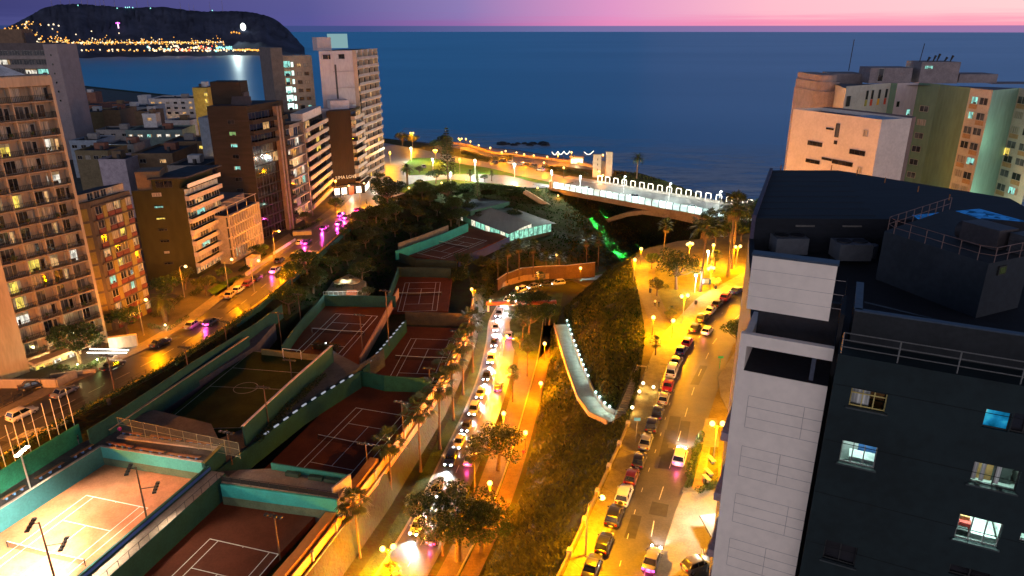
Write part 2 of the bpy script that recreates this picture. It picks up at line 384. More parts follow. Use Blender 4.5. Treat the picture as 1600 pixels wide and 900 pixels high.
# ------------------------------------------------------------------ terrain between the streets: one sheet from breaklines
def zz(pts, z): return [(x, y, z) for x, y in pts]
Rk = [(-98, 20), (-88, 58), (-76.7, 90.3), (-74.1, 99.4), (-65.8, 120.7), (-59.2, 151.4), (-56.1, 183.2), (-51.4, 245.6)]
Lk = [(-108, 20), (-98, 62), (-84, 101.8), (-77.4, 117.5), (-72.4, 128.7), (-69.4, 142), (-66, 183.2), (-61.2, 245.6)]
lineA = zz([(-100, -60)]+Rk+[(-46, 262), (-40, 271.8), (-26, 281.3), (-14.5, 287.6), (3.8, 280), (15, 281), (26, 290), (36, 296)], -.06)+[(44, 300, .5), (54, 304, 1.5), (64, 290, .6), (74, 275, -1.5)]
lineB = [(-96, -60, -2), (-93, 20, -2), (-83.5, 58, -2), (-72.8, 84, -2), (-67.9, 96, -2.2), (-61.2, 121, -2.8), (-55.2, 148, -4.6), (-50.5, 172, -6.3), (-46, 200, -7.5), (-39, 222, -8), (-33, 240, -7.5), (-25, 258, -6), (-12, 268, -6), (2, 262, -8), (14.8, 253, -9.9)]
lineB2 = [(-94.8, -60, -10.6), (-91.8, 20, -10.6), (-82.3, 58, -10.6), (-71.6, 84, -10.6), (-66.7, 96, -10.6), (-60, 121, -10.6), (-54, 148, -10.6), (-49.6, 171, -10.6), (-38, 176, -10.6), (-37.4, 204, -10.6), (-37.2, 214, -10.6), (-16, 249.5, -10.6), (-1.5, 243, -10.6)]
lineC = [(-56, -60, -7.2), (-38, 40, -7.2), (-26.7, 75.6, -7.2), (-20.9, 96.6, -7.8), (-14.4, 126.1, -8.8), (-10.2, 155.3, -9.2), (-10.2, 176, -9.6), (-13, 200, -9.9), (1, 226, -9.9), (15.2, 244, -10)]
lineD = [(-54.5, -60, -14), (-36.8, 40, -14), (-25.9, 75.4, -14), (-20.1, 96.4, -14), (-13.6, 126, -14), (-9.4, 155.3, -14), (-8, 178, -14), (-4, 200, -15), (3, 214, -15.5), (16, 221, -16), (30, 230, -16.5), (45, 245, -18), (62, 264, -26), (80, 287, -45), (92, 312, -71)]
lineE = [(-34, -60, -14), (-15, 40, -14), (-4.5, 79.8, -14), (1.6, 100, -14), (4.4, 118, -14), (6.4, 132, -14), (8.8, 150, -14), (10.0, 168, -14), (14.5, 185, -14.4), (22, 199, -15.5), (38, 214, -17), (60, 228, -22), (84, 252, -36), (106, 287, -71)]
Fk = [(-24, -60), (-5, 40), (5.7, 65.6), (8.8, 73.4), (17, 94.1), (20.1, 103.9), (23.5, 115.4), (28, 135.7), (30.1, 154.3), (32.9, 186.1), (38.9, 196), (50, 204), (71, 210), (84, 219), (98, 231), (120, 243), (180, 240), (300, 190), (900, 0)]
lineF = zz(Fk, -.06)
lineG = [(106, 287.5, -71.2), (135, 285, -71.2), (200, 282, -71.2), (330, 235, -71.2), (920, 60, -71.2)]
lineH = [(74, 275, -1.5), (62, 303, -1), (46, 320, -.5), (33, 343.5, -.06), (0, 376.6, -.06), (-35, 392, -.06), (-79, 419, -.06), (-150, 520, -.06), (-300, 680, -.06), (-900, 1150, -.06)]
lineI = [(92, 312.5, -71.2), (84, 340, -71.2), (62, 372, -71.2), (20, 420, -71.2), (-30, 442, -71.2), (-70, 470, -71.2), (-140, 565, -71.2), (-280, 735, -71.2), (-860, 1230, -71.2)]
# ramped walkway across the slope
WALK = [G(867, 508, -12.4), G(876, 540, -10.8), G(888, 578, -8.6), G(904, 622, -6.0), G(922, 647, -4.4), G(950, 661, -3.0)]
walk_o = [tuple(p-Vector((0, 0, .15))) for p in offs(WALK, 0.0)]
walk_i = [tuple(p-Vector((0, 0, .10))) for p in offs(WALK, -3.0)]
mid = [(17.5, 118, -1.6), (19.5, 135, -2.6), (20.5, 153, -3.6), (22.5, 172, -4.2), (28, 192, -5)]
extra = [[(-900, -60, -.06), (-900, 1150, -.06)], [(900, -60, -.06), (900, 0, -.06)], [(0, 310, -.06)], [(-30, 340, -.06)], [(-200, 300, -.06)], [(-200, 60, -.06)], [(120, 100, -.06)], [(60, 60, -.06)], [(60, 150, -.06)], mid]
polys = [lineA, lineB, lineC, lineD, lineE, lineB2, lineF, lineG, lineH, lineI, walk_o, walk_i]
pts = []; edges = []
for pl in polys:
    o = len(pts); pts += pl; edges += [(o+i, o+i+1) for i in range(len(pl)-1)]
for pl in extra: pts += pl
r0 = delaunay_2d_cdt([Vector(p[:2]) for p in pts], edges, [], 0, .01)
vz = np.zeros(len(r0[0]))
for i, ov in enumerate(r0[3]):
    vz[i] = pts[ov[0]][2] if ov else min(pts, key=lambda q: (q[0]-r0[0][i].x)**2+(q[1]-r0[0][i].y)**2)[2]
vx = np.array([v[:] for v in r0[0]]); tri = np.array([f for f in r0[2] if len(f) == 3])
def zat(P):
    P = np.asarray(P, float); out = np.full(len(P), np.nan); sl = np.zeros(len(P))
    for a, b_, c_ in tri:
        A, B, C = vx[a], vx[b_], vx[c_]; d = (B[0]-A[0])*(C[1]-A[1])-(C[0]-A[0])*(B[1]-A[1])
        if abs(d) < 1e-9: continue
        u = ((P[:, 0]-A[0])*(C[1]-A[1])-(C[0]-A[0])*(P[:, 1]-A[1]))/d; v = ((B[0]-A[0])*(P[:, 1]-A[1])-(P[:, 0]-A[0])*(B[1]-A[1]))/d
        k = (u >= -1e-6) & (v >= -1e-6) & (u+v <= 1+1e-6)
        if not k.any(): continue
        out[k] = (vz[a]+u*(vz[b_]-vz[a])+v*(vz[c_]-vz[a]))[k]
        gx = ((vz[b_]-vz[a])*(C[1]-A[1])-(vz[c_]-vz[a])*(B[1]-A[1]))/d; gy = ((B[0]-A[0])*(vz[c_]-vz[a])-(C[0]-A[0])*(vz[b_]-vz[a]))/d
        sl[k] = math.hypot(gx, gy)
    return out, sl
def zg(x, y): return float(np.nan_to_num(zat([(x, y)])[0][0]))
gx, gy = np.meshgrid(np.arange(-70, 112, 2.8), np.arange(45, 330, 2.8)); gp_ = np.stack([gx.ravel(), gy.ravel()], 1)+RS.uniform(-.8, .8, (gx.size, 2))
gz, gs = zat(gp_); keep = ~np.isnan(gz) & (gs > .12) & (gs < 3.0)
gp_, gz = gp_[keep], gz[keep]+RS.normal(0, .16, keep.sum())
pts2 = pts+[(a[0], a[1], z) for a, z in zip(gp_, gz)]
r1 = delaunay_2d_cdt([Vector(p[:2]) for p in pts2], edges, [], 0, .01)
tv = []
for v, ov in zip(r1[0], r1[3]):
    z = pts2[ov[0]][2] if ov else zg(v.x, v.y); tv.append((v.x, v.y, z))
b = MB(); b.add(tv, [tuple(f) for f in r1[2]])
DIRT = mat('slope_soil', (.022, .03, .009), .95, .45, .22, .1, fine=9, bump=.6, col2=(.03, .022, .012))
struct('ground', b, DIRT)

ASPH = mat('asphalt', (.042, .041, .040), .33, .28, .35, .45, fine=14, bump=.08)
ASPH2 = mat('asphalt_worn', (.052, .048, .042), .4, .3, .3, .4, fine=12, bump=.08)
CONC = mat('paving', (.13, .115, .095), .8, .22, .5, .25, fine=10)
CONC2 = mat('concrete', (.17, .15, .12), .85, .2, .35, .2, fine=8)
KERB = mat('kerb_stone', (.2, .17, .11), .8, .2, 1.2)
WHITEP = mat('road_paint', (.40, .38, .33), .6, .3, 2.5)
YELP = mat('kerb_yellow', (.62, .42, .06), .6, .3, 1.5)
LAWN = mat('lawn', (.04, .06, .012), .95, .4, .35, .1, fine=12, bump=.5)
LAWN2 = mat('dry_lawn', (.06, .06, .014), .95, .4, .3, .1, fine=12, bump=.5)
VP = lambda pts, z=0: [Vector((x, y, z)) for x, y in pts]
def lift(pts, dz): return [p+Vector((0, 0, dz)) for p in pts]
# city block floor and the street along it
b = MB(); b.add([(-880, 0, -.03), (-108, 0, -.03)]+[(x, y, -.03) for x, y in Lk]+[(-61, 262, -.03), (-66, 300, -.03), (-79, 395, -.03), (-160, 505, -.03), (-306, 672, -.03), (-880, 1120, -.03)], [tuple(range(16))]); struct('city_pavement', b, mat('city_paving', (.06, .055, .048), .8, .3, .25, .25, fine=12))
Ls, Rs = pline(VP(Lk), 60), pline(VP(Rk), 60)
ribbon('left_road', Ls, Rs, .004, ASPH)
b = MB(); rr_ = lift(Rs, .0)
o1, o2 = offs(Rs, .02), offs(Rs, .40)
b.add([p+Vector((0, 0, -.05)) for p in o1]+[p+Vector((0, 0, .14)) for p in o1]+[p+Vector((0, 0, .14)) for p in o2]+[p+Vector((0, 0, -.1)) for p in o2], [(k*61+i, k*61+i+1, (k+1)*61+i+1, (k+1)*61+i) for k in range(3) for i in range(60)]); struct('road_kerb', b, YELP)
b = MB(); l1, l2 = offs(Ls, -.02), offs(Ls, -3.2)
b.add([p+Vector((0, 0, 0)) for p in l1]+[p+Vector((0, 0, .13)) for p in l1]+[p+Vector((0, 0, .13)) for p in l2], [((k+1)*61+i, (k+1)*61+i+1, k*61+i+1, k*61+i) for k in range(2) for i in range(60)]); struct('left_sidewalk', b, CONC2)
b = MB(); ctr = [lerp(a, c_, .60) for a, c_ in zip(Ls, Rs)]; cp = pline(ctr, 84)
for i in range(0, 84, 2):
    a, c_ = cp[i], lerp(cp[i], cp[i+1], 1.1); d = (c_-a).normalized(); n_ = Vector((-d.y, d.x, 0))*.08
    b.quad(*[p+Vector((0, 0, .009)) for p in (a-n_, c_-n_, c_+n_, a+n_)])
struct('lane_dashes', b, WHITEP)
b = MB(); A0, A1 = G(18, 688), G(82, 672); d = Vector((.28, .96, 0))
for k in range(9):
    c0 = lerp(A0, A1, k/8); n_ = Vector((.96, -.28, 0))*.28
    b.quad(*[p+Vector((0, 0, .010)) for p in (c0-n_, c0+n_, c0+n_+d*3, c0-n_+d*3)])
A0, A1 = G(455, 396), G(492, 396)
for k in range(8):
    c0 = lerp(A0, A1, k/7); n_ = Vector((.98, -.17, 0))*.3; b.quad(*[p+Vector((0, 0, .010)) for p in (c0-n_, c0+n_, c0+n_+d*3, c0-n_+d*3)])
A0, A1 = G(562, 330), G(592, 318)
for k in range(8):
    c0 = lerp(A0, A1, k/7); n_ = Vector((.8, -.6, 0))*.35; b.quad(*[p+Vector((0, 0, .010)) for p in (c0-n_, c0+n_, c0+n_+Vector((.6, .8, 0))*3.4, c0-n_+Vector((.6, .8, 0))*3.4)])
struct('crosswalks', b, WHITEP)
# plaza above the valley: asphalt base with lawn islands
b = MB(); pl = VP([(-61.2, 245.6), (-51.4, 245.6), (-46, 262), (-40, 271.8), (-26, 281.3), (-14.5, 287.6), (3.8, 280), (15.9, 280), (36.3, 293), (44, 300), (46, 317), (33, 342), (0, 375), (-35, 390), (-78, 416), (-66, 300), (-61, 262)], .002)
b.add(pl, [tuple(range(len(pl)))]); struct('plaza_roads', b, mat('plaza_asphalt', (.12, .11, .095), .5, .22, .3, .4, fine=12))
def island(name, px, m, h=.13):
    pts_ = [G(x, y) for x, y in px]; b = MB(); b.prism([(p.x, p.y) for p in pts_], -.02, h, 0, True, False, 1)
    return struct(name, b, [KERB, m])
LAWN.name; LB = mat('bright_lawn', (.06, .12, .012), .95, .35, .3, .1, fine=12, bump=.5)
island('plaza_lawn', [(627, 266), (640, 274), (690, 273), (740, 272), (790, 274), (812, 279), (800, 271), (760, 262), (730, 258), (700, 252), (672, 247), (644, 247), (634, 256)], LB)
island('garden_lawn', [(620, 300), (632, 290), (664, 283), (700, 280), (740, 284), (780, 288), (812, 293), (800, 297), (745, 289), (702, 292), (664, 298), (640, 303)], LB)
island('median_lawn', [(790, 272), (826, 283), (858, 290), (874, 292), (878, 290), (846, 282), (812, 275)], LB)
island('seaside_lawn', [(592, 222), (655, 233), (720, 246), (762, 254), (768, 247), (742, 238), (700, 229), (640, 221), (592, 216)], LAWN2)
island('cliff_lawn', [(850, 268), (880, 276), (930, 285), (950, 285), (958, 276), (925, 266), (870, 259)], LAWN2)
island('sidewalk_corner', [(505, 310), (532, 300), (558, 302), (590, 285), (602, 272), (596, 268), (572, 282), (545, 296), (515, 300)], CONC2)
island('street_lawn', [(324, 455), (350, 440), (372, 431), (364, 446), (338, 464)], LB)
# bridge approach deck is built with the bridge; right-hand plateau
RKl = [(-18, -10), (-2, 35), (9.8, 66.1), (20.3, 94.1), (28.4, 118), (37, 135.7), (50.2, 156.4), (70, 176), (110, 205)]
RKr = [(2, -10), (14, 45), (22.3, 77.2), (26, 86), (33.4, 104), (38.5, 115.4), (44.5, 129.3), (57, 147), (76, 166), (116, 195)]
b = MB(); fl = [(x, y, -.03) for x, y in Fk[1:17]]+[(300, 60, -.03), (120, -20, -.03), (-10, -20, -.03)]; b.add(fl, [tuple(range(len(fl)))]); struct('right_plateau', b, mat('park_ground', (.12, .09, .03), .9, .3, .25, .15, fine=10))
rl, rrr = pline(VP(RKl), 60), pline(VP(RKr), 60)
ribbon('right_road', rl, rrr, .004, ASPH2)
b = MB(); swo = pline(VP([(-5, 40), (6, 65.6), (9.1, 73.4), (17.3, 94.1), (20.4, 103.9), (23.8, 115.4), (31, 134), (44, 156), (62, 176)]), 60); swi = pline(VP(RKl[1:-1]), 60)
b.add([p+Vector((0, 0, .14)) for p in swo]+[p+Vector((0, 0, .14)) for p in swi]+[p for p in swi], [(i, 61+i, 62+i, i+1) for i in range(60)]+[(61+i, 122+i, 123+i, 62+i) for i in range(60)]); struct('right_sidewalk', b, mat('sidewalk_slabs', (.20, .165, .09), .8, .25, .8, .25, fine=6))
b = MB()
for i, (a, c_) in enumerate(zip(lift(swo, .145), lift(swi, .145))):
    if i % 2: continue
    d = (c_-a).normalized(); n_ = Vector((-d.y, d.x, 0))*.03; b.quad(a-n_, c_-n_, c_+n_, a+n_)
struct('sidewalk_joints', b, mat('joint_dark', (.10, .09, .07), .9))
b = MB(); q1 = pline([lerp(a, c_, .27) for a, c_ in zip(rl, rrr)], 150); q2 = pline([lerp(a, c_, .60) for a, c_ in zip(rl, rrr)], 64)
for i in range(0, 150, 3):
    a, c_ = q1[i], lerp(q1[i], q1[i+1], .6); d = (c_-a).normalized(); n_ = Vector((-d.y, d.x, 0))*.05; b.quad(*[p+Vector((0, 0, .009)) for p in (a-n_, c_-n_, c_+n_, a+n_)])
for i in range(0, 64, 2):
    a, c_ = q2[i], lerp(q2[i], q2[i+1], .8); d = (c_-a).normalized(); n_ = Vector((-d.y, d.x, 0))*.06; b.quad(*[p+Vector((0, 0, .009)) for p in (a-n_, c_-n_, c_+n_, a+n_)])
struct('road_dashes', b, WHITEP)
# side pavements by the tower, garage forecourt
sheet('forecourt', [(1055, 800), (1068, 768), (1090, 762), (1135, 770), (1120, 900), (1020, 900), (1036, 860)], 0, mat('forecourt_concrete', (.20, .18, .15), .7, .2, .5), .006)
def slab(name, px, m, h=.13): return island(name, px, m, h)
slab('corner_pavement', [(1066, 768), (1094, 690), (1102, 655), (1120, 655), (1124, 690), (1108, 768)], CONC2)
slab('brick_path', [(1080, 764), (1098, 700), (1108, 700), (1096, 764)], mat('red_brick_paving', (.24, .10, .05), .85, .3, 1.2), .15)
slab('verge_lawn', [(1072, 762), (1092, 695), (1099, 695), (1082, 762)], LAWN, .19)
slab('tower_lawn', [(1100, 760), (1110, 700), (1122, 700), (1122, 760)], LAWN2, .17)
slab('bend_pavement', [(1122, 590), (1126, 620), (1142, 650), (1165, 650), (1172, 560), (1152, 545)], CONC2)
# park paths and lawns
sheet('park_path', [(992, 410), (1002, 398), (1014, 412), (1012, 440), (1020, 470), (1040, 505), (1050, 530), (1036, 560), (1022, 560), (1024, 520), (1010, 490), (996, 450)], 0, mat('path_tiles', (.11, .08, .05), .85, .25, .7), .012)
sheet('park_lawn', [(1024, 420), (1060, 408), (1130, 412), (1160, 430), (1140, 446), (1095, 480), (1066, 515), (1052, 508), (1034, 470), (1022, 445)], 0, mat('park_lawn', (.11, .095, .010), .95, .35, .3, .1, fine=12, bump=.4), .008)
# worn patches, manholes and oil marks on the carriageways
rq = random.Random(9); b = MB(); c2 = MB()
for k in range(46):
    L_, R_ = (rl, rrr) if k % 2 else (Ls, Rs); i = rq.randrange(14, 56); u = rq.uniform(.15, .9); p = lerp(L_[i], R_[i], u); d = (L_[i+1]-L_[i]).normalized(); n_ = Vector((d.y, -d.x, 0)); lw, ww = rq.uniform(.8, 4.5), rq.uniform(.4, 1.3)
    if k % 3: b.quad(*[q+Vector((0, 0, .0065+.00003*k)) for q in (p-n_*ww-d*lw, p+n_*ww-d*lw*.9, p+n_*ww*.9+d*lw, p-n_*ww+d*lw*.95)][::1])
    else: c2.tube(p+Vector((0, 0, .006)), p+Vector((0, 0, .016)), .38, .38, 14)
struct('asphalt_patches', b, mat('asphalt_patch', (.024, .022, .020), .55, .35, 1.2, .35, fine=9)); struct('manhole_covers', c2, mat('manhole_iron', (.03, .028, .026), .4, .3, 4, .5))
# valley road
vl = smooth_line(VP([(-38, 30), (-19.4, 80.9), (-12, 113.9), (-7.8, 139.3), (-6.2, 160), (-5.6, 177), (-1.5, 197), (6, 207), (18.4, 212.2), (34, 222)], -13.9), 8)
for i, p in enumerate(vl):
    if p.y > 176: p.z = -13.9-min(1, (p.y-176)/40)*2.2
vr = offs(vl, 7.0)
ribbon('valley_road', vl, vr, .05, ASPH)
ribbon('valley_kerb', offs(vl, -.4), vl, .13, KERB)
b = MB(); vmid = pline(offs(vl, 3.5), 90)
for i in range(0, 90, 2):
    a, c_ = vmid[i], vmid[i+1]; d = (c_-a).normalized(); n_ = Vector((-d.y, d.x, 0))*.06; b.quad(*[p+Vector((0, 0, .06)) for p in (a-n_, c_-n_, c_+n_, a+n_)])
struct('valley_dashes', b, WHITEP)
v2l = offs(vl[:37], 8.2); v2r = offs(vl[:37], 12.6)
ribbon('valley_side_lane', v2l, v2r, .03, mat('dirt_lane', (.07, .05, .03), .85, .3, .4, fine=9))
pth = smooth_line(VP([(-22, 30), (-8, 75), (-2.2, 95), (1.4, 112.3), (4.6, 132), (7.4, 150), (9.0, 165), (10, 176)], -13.9), 8)
ribbon('valley_path', offs(pth, -1.2), offs(pth, 1.4), .06, mat('red_path', (.085, .052, .032), .85, .25, .6))
b = MB(); e1 = offs(pth, -1.5); b.wall(e1, .25, -14.3, -13.7); struct('path_kerb', b, KERB)
ribbon('verge_left', offs(vl, -2.6), offs(vl, -.4), .03, LAWN)
ribbon('strip_lawn', offs(vl[:37], 12.6), pline(offs(pth, -1.7), 36), .04, LAWN)
sheet('bend_lawn', [(796, 505), (806, 482), (846, 464), (880, 456), (872, 500), (862, 540), (840, 562), (812, 562), (800, 540)], -13.9, LAWN, .06)
# walkway surface with treads
b = MB(); wi = offs(WALK, -3.0); n = len(WALK)
b.add([tuple(p+Vector((0, 0, .12))) for p in WALK]+[tuple(p+Vector((0, 0, .12))) for p in wi], [(n+i, n+i+1, i+1, i)[::-1] for i in range(n-1)])
struct('ramp_walk', b, mat('ramp_paving', (.40, .35, .26), .8, .2, .8))
# ================================================================== buildings
def ray(px, py):
    u, v = (px-800)/F, (py-450)/F; return Vector((u, CP-v*SP, -SP-v*CP))
def onplane(px, py, P0, n):
    d = ray(px, py); o = Vector((0, 0, HC)); t = (Vector(P0)-o).dot(n)/d.dot(n); return o+d*t
def along(P, d, px, z):
    k = (px-800)/F; return (k*(P.y*CP+(HC-z)*SP)-P.x)/(d.x-k*d.y*CP)
ALU = mat('window_frame_grey', (.30, .29, .27), .5, .15, 2); DKF = mat('window_frame_dark', (.03, .03, .03), .5, .2, 2); WHF = mat('white_trim', (.4, .37, .33), .6, .15, 1)
PD = glassm('pane_dark', (.018, .018, .022)); PG = glassm('pane_greyblue', (.06, .065, .075)); PC = curtainm('pane_curtain', (.42, .38, .32))
PY = emit('pane_yellow', (1, .72, .12), 1.5, .8); PW = emit('pane_warm', (1, .55, .22), 1.0, .85); PT = emit('pane_teal', (.40, 1, .86), 1.1, .75); PI = emit('pane_white', (1, .93, .78), 1.3, .8); PGN = emit('pane_green', (.6, 1, .35), .5, .8); PB = emit('pane_blue', (.12, .5, 1), .7, .7)
DARKR = mat('roof_felt', (.035, .038, .05), .85, .35, .5, .25, fine=10)
PCL = emit('lit_curtain', (1, .62, .30), .42, .6); PFU = mat('room_silhouette', (.05, .03, .02), .9)
WM = {}
def win_meshes(w, h, div, fm, sill):
    k = (round(w, 2), round(h, 2), div, fm.name, sill)
    if k in WM: return WM[k]
    b = MB(); t = .07
    b.box((0, -.03, h-t/2), (w, .1, t)); b.box((0, -.03, t/2), (w, .1, t))
    for i in range(div+1): b.box((-w/2+t/2+(w-t)*i/div, -.032, h/2), (t if i in (0, div) else t*.7, .1, h-2*t-.004))
    if sill: b.box((0, -.09, -.05), (w+.2, .24, .09))
    me = bpy.data.meshes.new('window'); me.from_pydata(b.v, [], b.f); me.materials.append(fm); WM[k] = me; return me
PM = {}; prg = random.Random(77)
def pane_mesh(w, h, m):
    lit = m.name.startswith('pane_') and m.name[5:] in ('yellow', 'warm', 'white', 'teal', 'green', 'blue'); var = prg.randrange(6) if lit else 0
    k = (round(w, 2), round(h, 2), m.name, var)
    if k in PM: return PM[k]
    b = MB(); b.box((0, -.005, h/2), (w-.02, .02, h-.02), 0, 0)
    if lit:     # curtains, blinds and furniture standing behind the pane
        if var in (1, 3): b.box((-w*.38, -.018, h/2), (w*.20, .012, h-.06), 0, 1)
        if var in (1, 4): b.box((w*.36, -.018, h/2), (w*.24, .012, h-.06), 0, 1)
        if var in (2, 5): b.box((0, -.018, h*.86), (w-.06, .012, h*.24), 0, 1)
        if var in (0, 3, 5): b.box((w*.12, -.020, h*.14), (w*.42, .012, h*.24), 0, 2)
        if var in (2, 4): b.box((-w*.25, -.020, h*.24), (w*.16, .012, h*.44), 0, 2)
    me = bpy.data.meshes.new('pane'); me.from_pydata(b.v, [], b.f); me.materials.append(m)
    if lit: me.materials.append(PCL); me.materials.append(PFU); me.polygons.foreach_set('material_index', b.m)
    PM[k] = me; return me
def window(bld, p, ang, w, h, pane, div=2, fm=None, sill=False, name='window'):
    o = bpy.data.objects.new(name, win_meshes(w, h, div, fm or ALU, sill)); COL.objects.link(o); o.parent = bld
    o.location = Vector(p)-Vector(bld['_o']); o.rotation_euler = (0, 0, ang)
    c = bpy.data.objects.new('pane', pane_mesh(w, h, pane)); COL.objects.link(c); c.parent = o
    return o
def pick(rg, table):
    r = rg.random()*sum(w for w, _ in table)
    for w, m in table:
        r -= w
        if r <= 0: return m
    return table[-1][1]
def facade(bld, p0, p1, z0, nf, fh, cols, w, h, sill, table, rg, div=2, fm=None, inset=0, skip=None, sl=False, m0=0, m1=0):
    p0, p1 = Vector((p0[0], p0[1], 0)), Vector((p1[0], p1[1], 0)); d = (p1-p0).normalized(); Lg = (p1-p0).length; ang = math.atan2(d.y, d.x); out = Vector((d.y, -d.x, 0))
    for f in range(nf):
        for c_ in range(cols):
            if skip and skip(f, c_): continue
            q = p0+d*(m0+(Lg-m0-m1)*(c_+.5)/cols)-out*inset; q.z = z0+f*fh+sill
            window(bld, q+out*.02, ang, w, h, pick(rg, table), div, fm, sl)
def quadpoly(p0, p1, depth):      # footprint from a front edge p0->p1 going back (left of the edge)
    p0, p1 = Vector((p0[0], p0[1], 0)), Vector((p1[0], p1[1], 0)); d = (p1-p0).normalized(); i = Vector((-d.y, d.x, 0))*depth
    return [p0, p1, p1+i, p0+i]
def parapet(poly, z, h=.9, t=.25, mi=0, mb=None):
    b = mb or MB(); b.wall([*poly, poly[0]], t, z, z+h, mi); return b
def bld_thing(name, label, loc): return thing(name, label, 'building', loc)
def shell(b, poly, z0, z1, wm, rm=None, par=.8, parts=True):
    o = MB().prism(poly, z0, z1, 0, False).obj('wall', wm, b)
    r = MB(); r.add([(p[0], p[1], z1-.02) for p in poly], [(0, 1, 2, 3)] if len(poly) == 4 else [tuple(range(len(poly)))])
    ro = r.obj('roof', rm or DARKR, b)
    if par: parapet(poly, z1, par).obj('parapet', wm, b)
    return o
RAIL_D = mat('railing_dark', (.025, .024, .024), .5, .3, 3, metal=.4); RAIL_W = mat('railing_white', (.6, .58, .55), .5, .15, 2)
BALM = {}
def balcony(bld, p, ang, Lg, proj, slabm, railm, style='bars', th=.22, rh=1.0):
    k = (round(Lg, 2), proj, slabm.name, railm.name, style, rh)
    if k not in BALM:
        b = MB(); b.box((Lg/2, -proj/2, -th/2), (Lg, proj, th)); me = bpy.data.meshes.new('balcony'); me.from_pydata(b.v, [], b.f); me.materials.append(slabm)
        b = MB()
        if style == 'bars':
            n = max(2, int(Lg/.28)); b.box((Lg/2, -proj+.05, rh), (Lg, .06, .06)); b.box((Lg/2, -proj+.05, .12), (Lg, .05, .05))
            for i in range(n+1): b.box((.03+(Lg-.06)*i/n, -proj+.05, rh/2+.04), (.05, .05, rh-.1))
            for x in (.04, Lg-.04):
                b.box((x, -proj/2, rh), (.05, proj-.1, .05))
                for j in range(4): b.box((x, -proj*(j+.5)/4, rh/2), (.04, .04, rh-.06))
        elif style == 'solid':
            b.box((Lg/2, -proj+.07, rh/2), (Lg, .14, rh)); [b.box((x, -proj/2+.07, rh/2), (.14, proj-.16, rh-.01)) for x in (.07, Lg-.07)]
        else:
            b.box((Lg/2, -proj+.05, rh/2), (Lg-.1, .03, rh)); b.box((Lg/2, -proj+.05, rh+.03), (Lg, .07, .06))
        m2 = bpy.data.meshes.new('railing'); m2.from_pydata(b.v, [], b.f); m2.materials.append(railm); BALM[k] = (me, m2)
    me, m2 = BALM[k]
    o = bpy.data.objects.new('balcony', me); COL.objects.link(o); o.parent = bld; o.location = Vector(p)-Vector(bld['_o']); o.rotation_euler = (0, 0, ang)
    c = bpy.data.objects.new('railing', m2); COL.objects.link(c); c.parent = o
    return o
def fins(bld, p0, p1, ts, z0, z1, proj, t, m, name='partition_wall'):
    p0, p1 = Vector((p0[0], p0[1], 0)), Vector((p1[0], p1[1], 0)); d = (p1-p0).normalized(); Lg = (p1-p0).length; out = Vector((d.y, -d.x, 0))
    for u in ts:
        a = p0+d*(Lg*u); MB().box((*(a+out*proj/2).xy, (z0+z1)/2), (t, proj, z1-z0), math.atan2(d.y, d.x)).obj(name, m, bld)
D_ = lambda a: Vector((math.sin(R(a)), math.cos(R(a)), 0))
rg = random.Random(11)
# --- 1 tall apartment tower with balconies, left edge
CREAM = mat('cream_render', (.27, .21, .155), .85, .2, .25, .2, fine=9, stretch=(1, 1, .25)); CREAM2 = mat('cream_render_pale', (.32, .26, .20), .85, .15, .3, .2, stretch=(1, 1, .2))
d = D_(30); Bp = Vector((-82.2, 130.9, 0)); Ap = Bp-d*15.2; out = Vector((d.y, -d.x, 0)); H1 = 51.0; n1 = 16; fh = H1/(n1+.9)
b = bld_thing('apartment_tower', 'cream apartment tower at the left edge with sixteen floors of dark railed balconies', Ap)
c0, c1 = Ap-out*1.5, Bp-out*1.5
shell(b, quadpoly(c0, c1, 15), 0, H1, CREAM, None, 1.1)
MB().prism(quadpoly(Ap-d*9-out*.02, Ap, 16), 0, H1+.4).obj('plain_wall', CREAM2, b)
MB().prism(quadpoly(Bp-d*.5, Bp, 1.6), 0, H1+1).obj('end_wall', CREAM2, b)
MB().box((*(Ap+d*7.4-out*.75).xy, H1+.45), (15.2, 1.7, 1.7), math.atan2(d.y, d.x)).obj('fascia', CREAM2, b)
SLAB = mat('slab_edge', (.22, .17, .13), .85, .25, .6); ang = math.atan2(d.y, d.x)
tb = [(34, PD), (16, PG), (26, PC), (6, PY), (5, PW), (3, PI), (1.5, PB)]
for f in range(n1):
    z = fh*.9+f*fh
    p = Ap-out*1.5+Vector((0, 0, z)); balcony(b, p, ang, 14.7, 1.5, SLAB, RAIL_D, 'bars')
    for c_ in range(4):
        q = c0+d*(.35+c_*3.62+ (0 if (f+c_) % 3 else .3)); pm = pick(rg, tb)
        if f == 9 and c_ == 1: pm = PY
        if f in (3, 4) and c_ == 0: pm = PY
        window(b, q+d*1.25+out*.02+Vector((0, 0, z+.05)), ang, 2.35, 2.25, pm, 3, ALU)
        if rg.random() < .35: window(b, q+d*2.95+out*.02+Vector((0, 0, z+.05)), ang, .8, 2.1, pick(rg, [(3, PD), (1, PW), (1, PC)]), 1, ALU, name='balcony_door')
for u in (.27, .52, .76): fins(b, c0, c1, [u], .2, H1, 1.42, .18, CREAM2)
pl = MB()
for k in range(46):
    f = rg.randrange(n1); q = Ap-out*rg.uniform(.4, 1.0)+d*rg.uniform(.6, 14)+Vector((0, 0, fh*.9+f*fh))
    pl.tube(q, q+Vector((0, 0, .35)), .15, .18, 6, 0)
    for j in range(14):
        a = rg.uniform(0, 6.3); r_ = rg.uniform(.15, .5); e = q+Vector((math.cos(a)*r_, math.sin(a)*r_, rg.uniform(.4, 1.2))); pl.add([q+Vector((0, 0, .4)), e, e+Vector((.12, .05, -.2))], [(0, 1, 2)], 1)
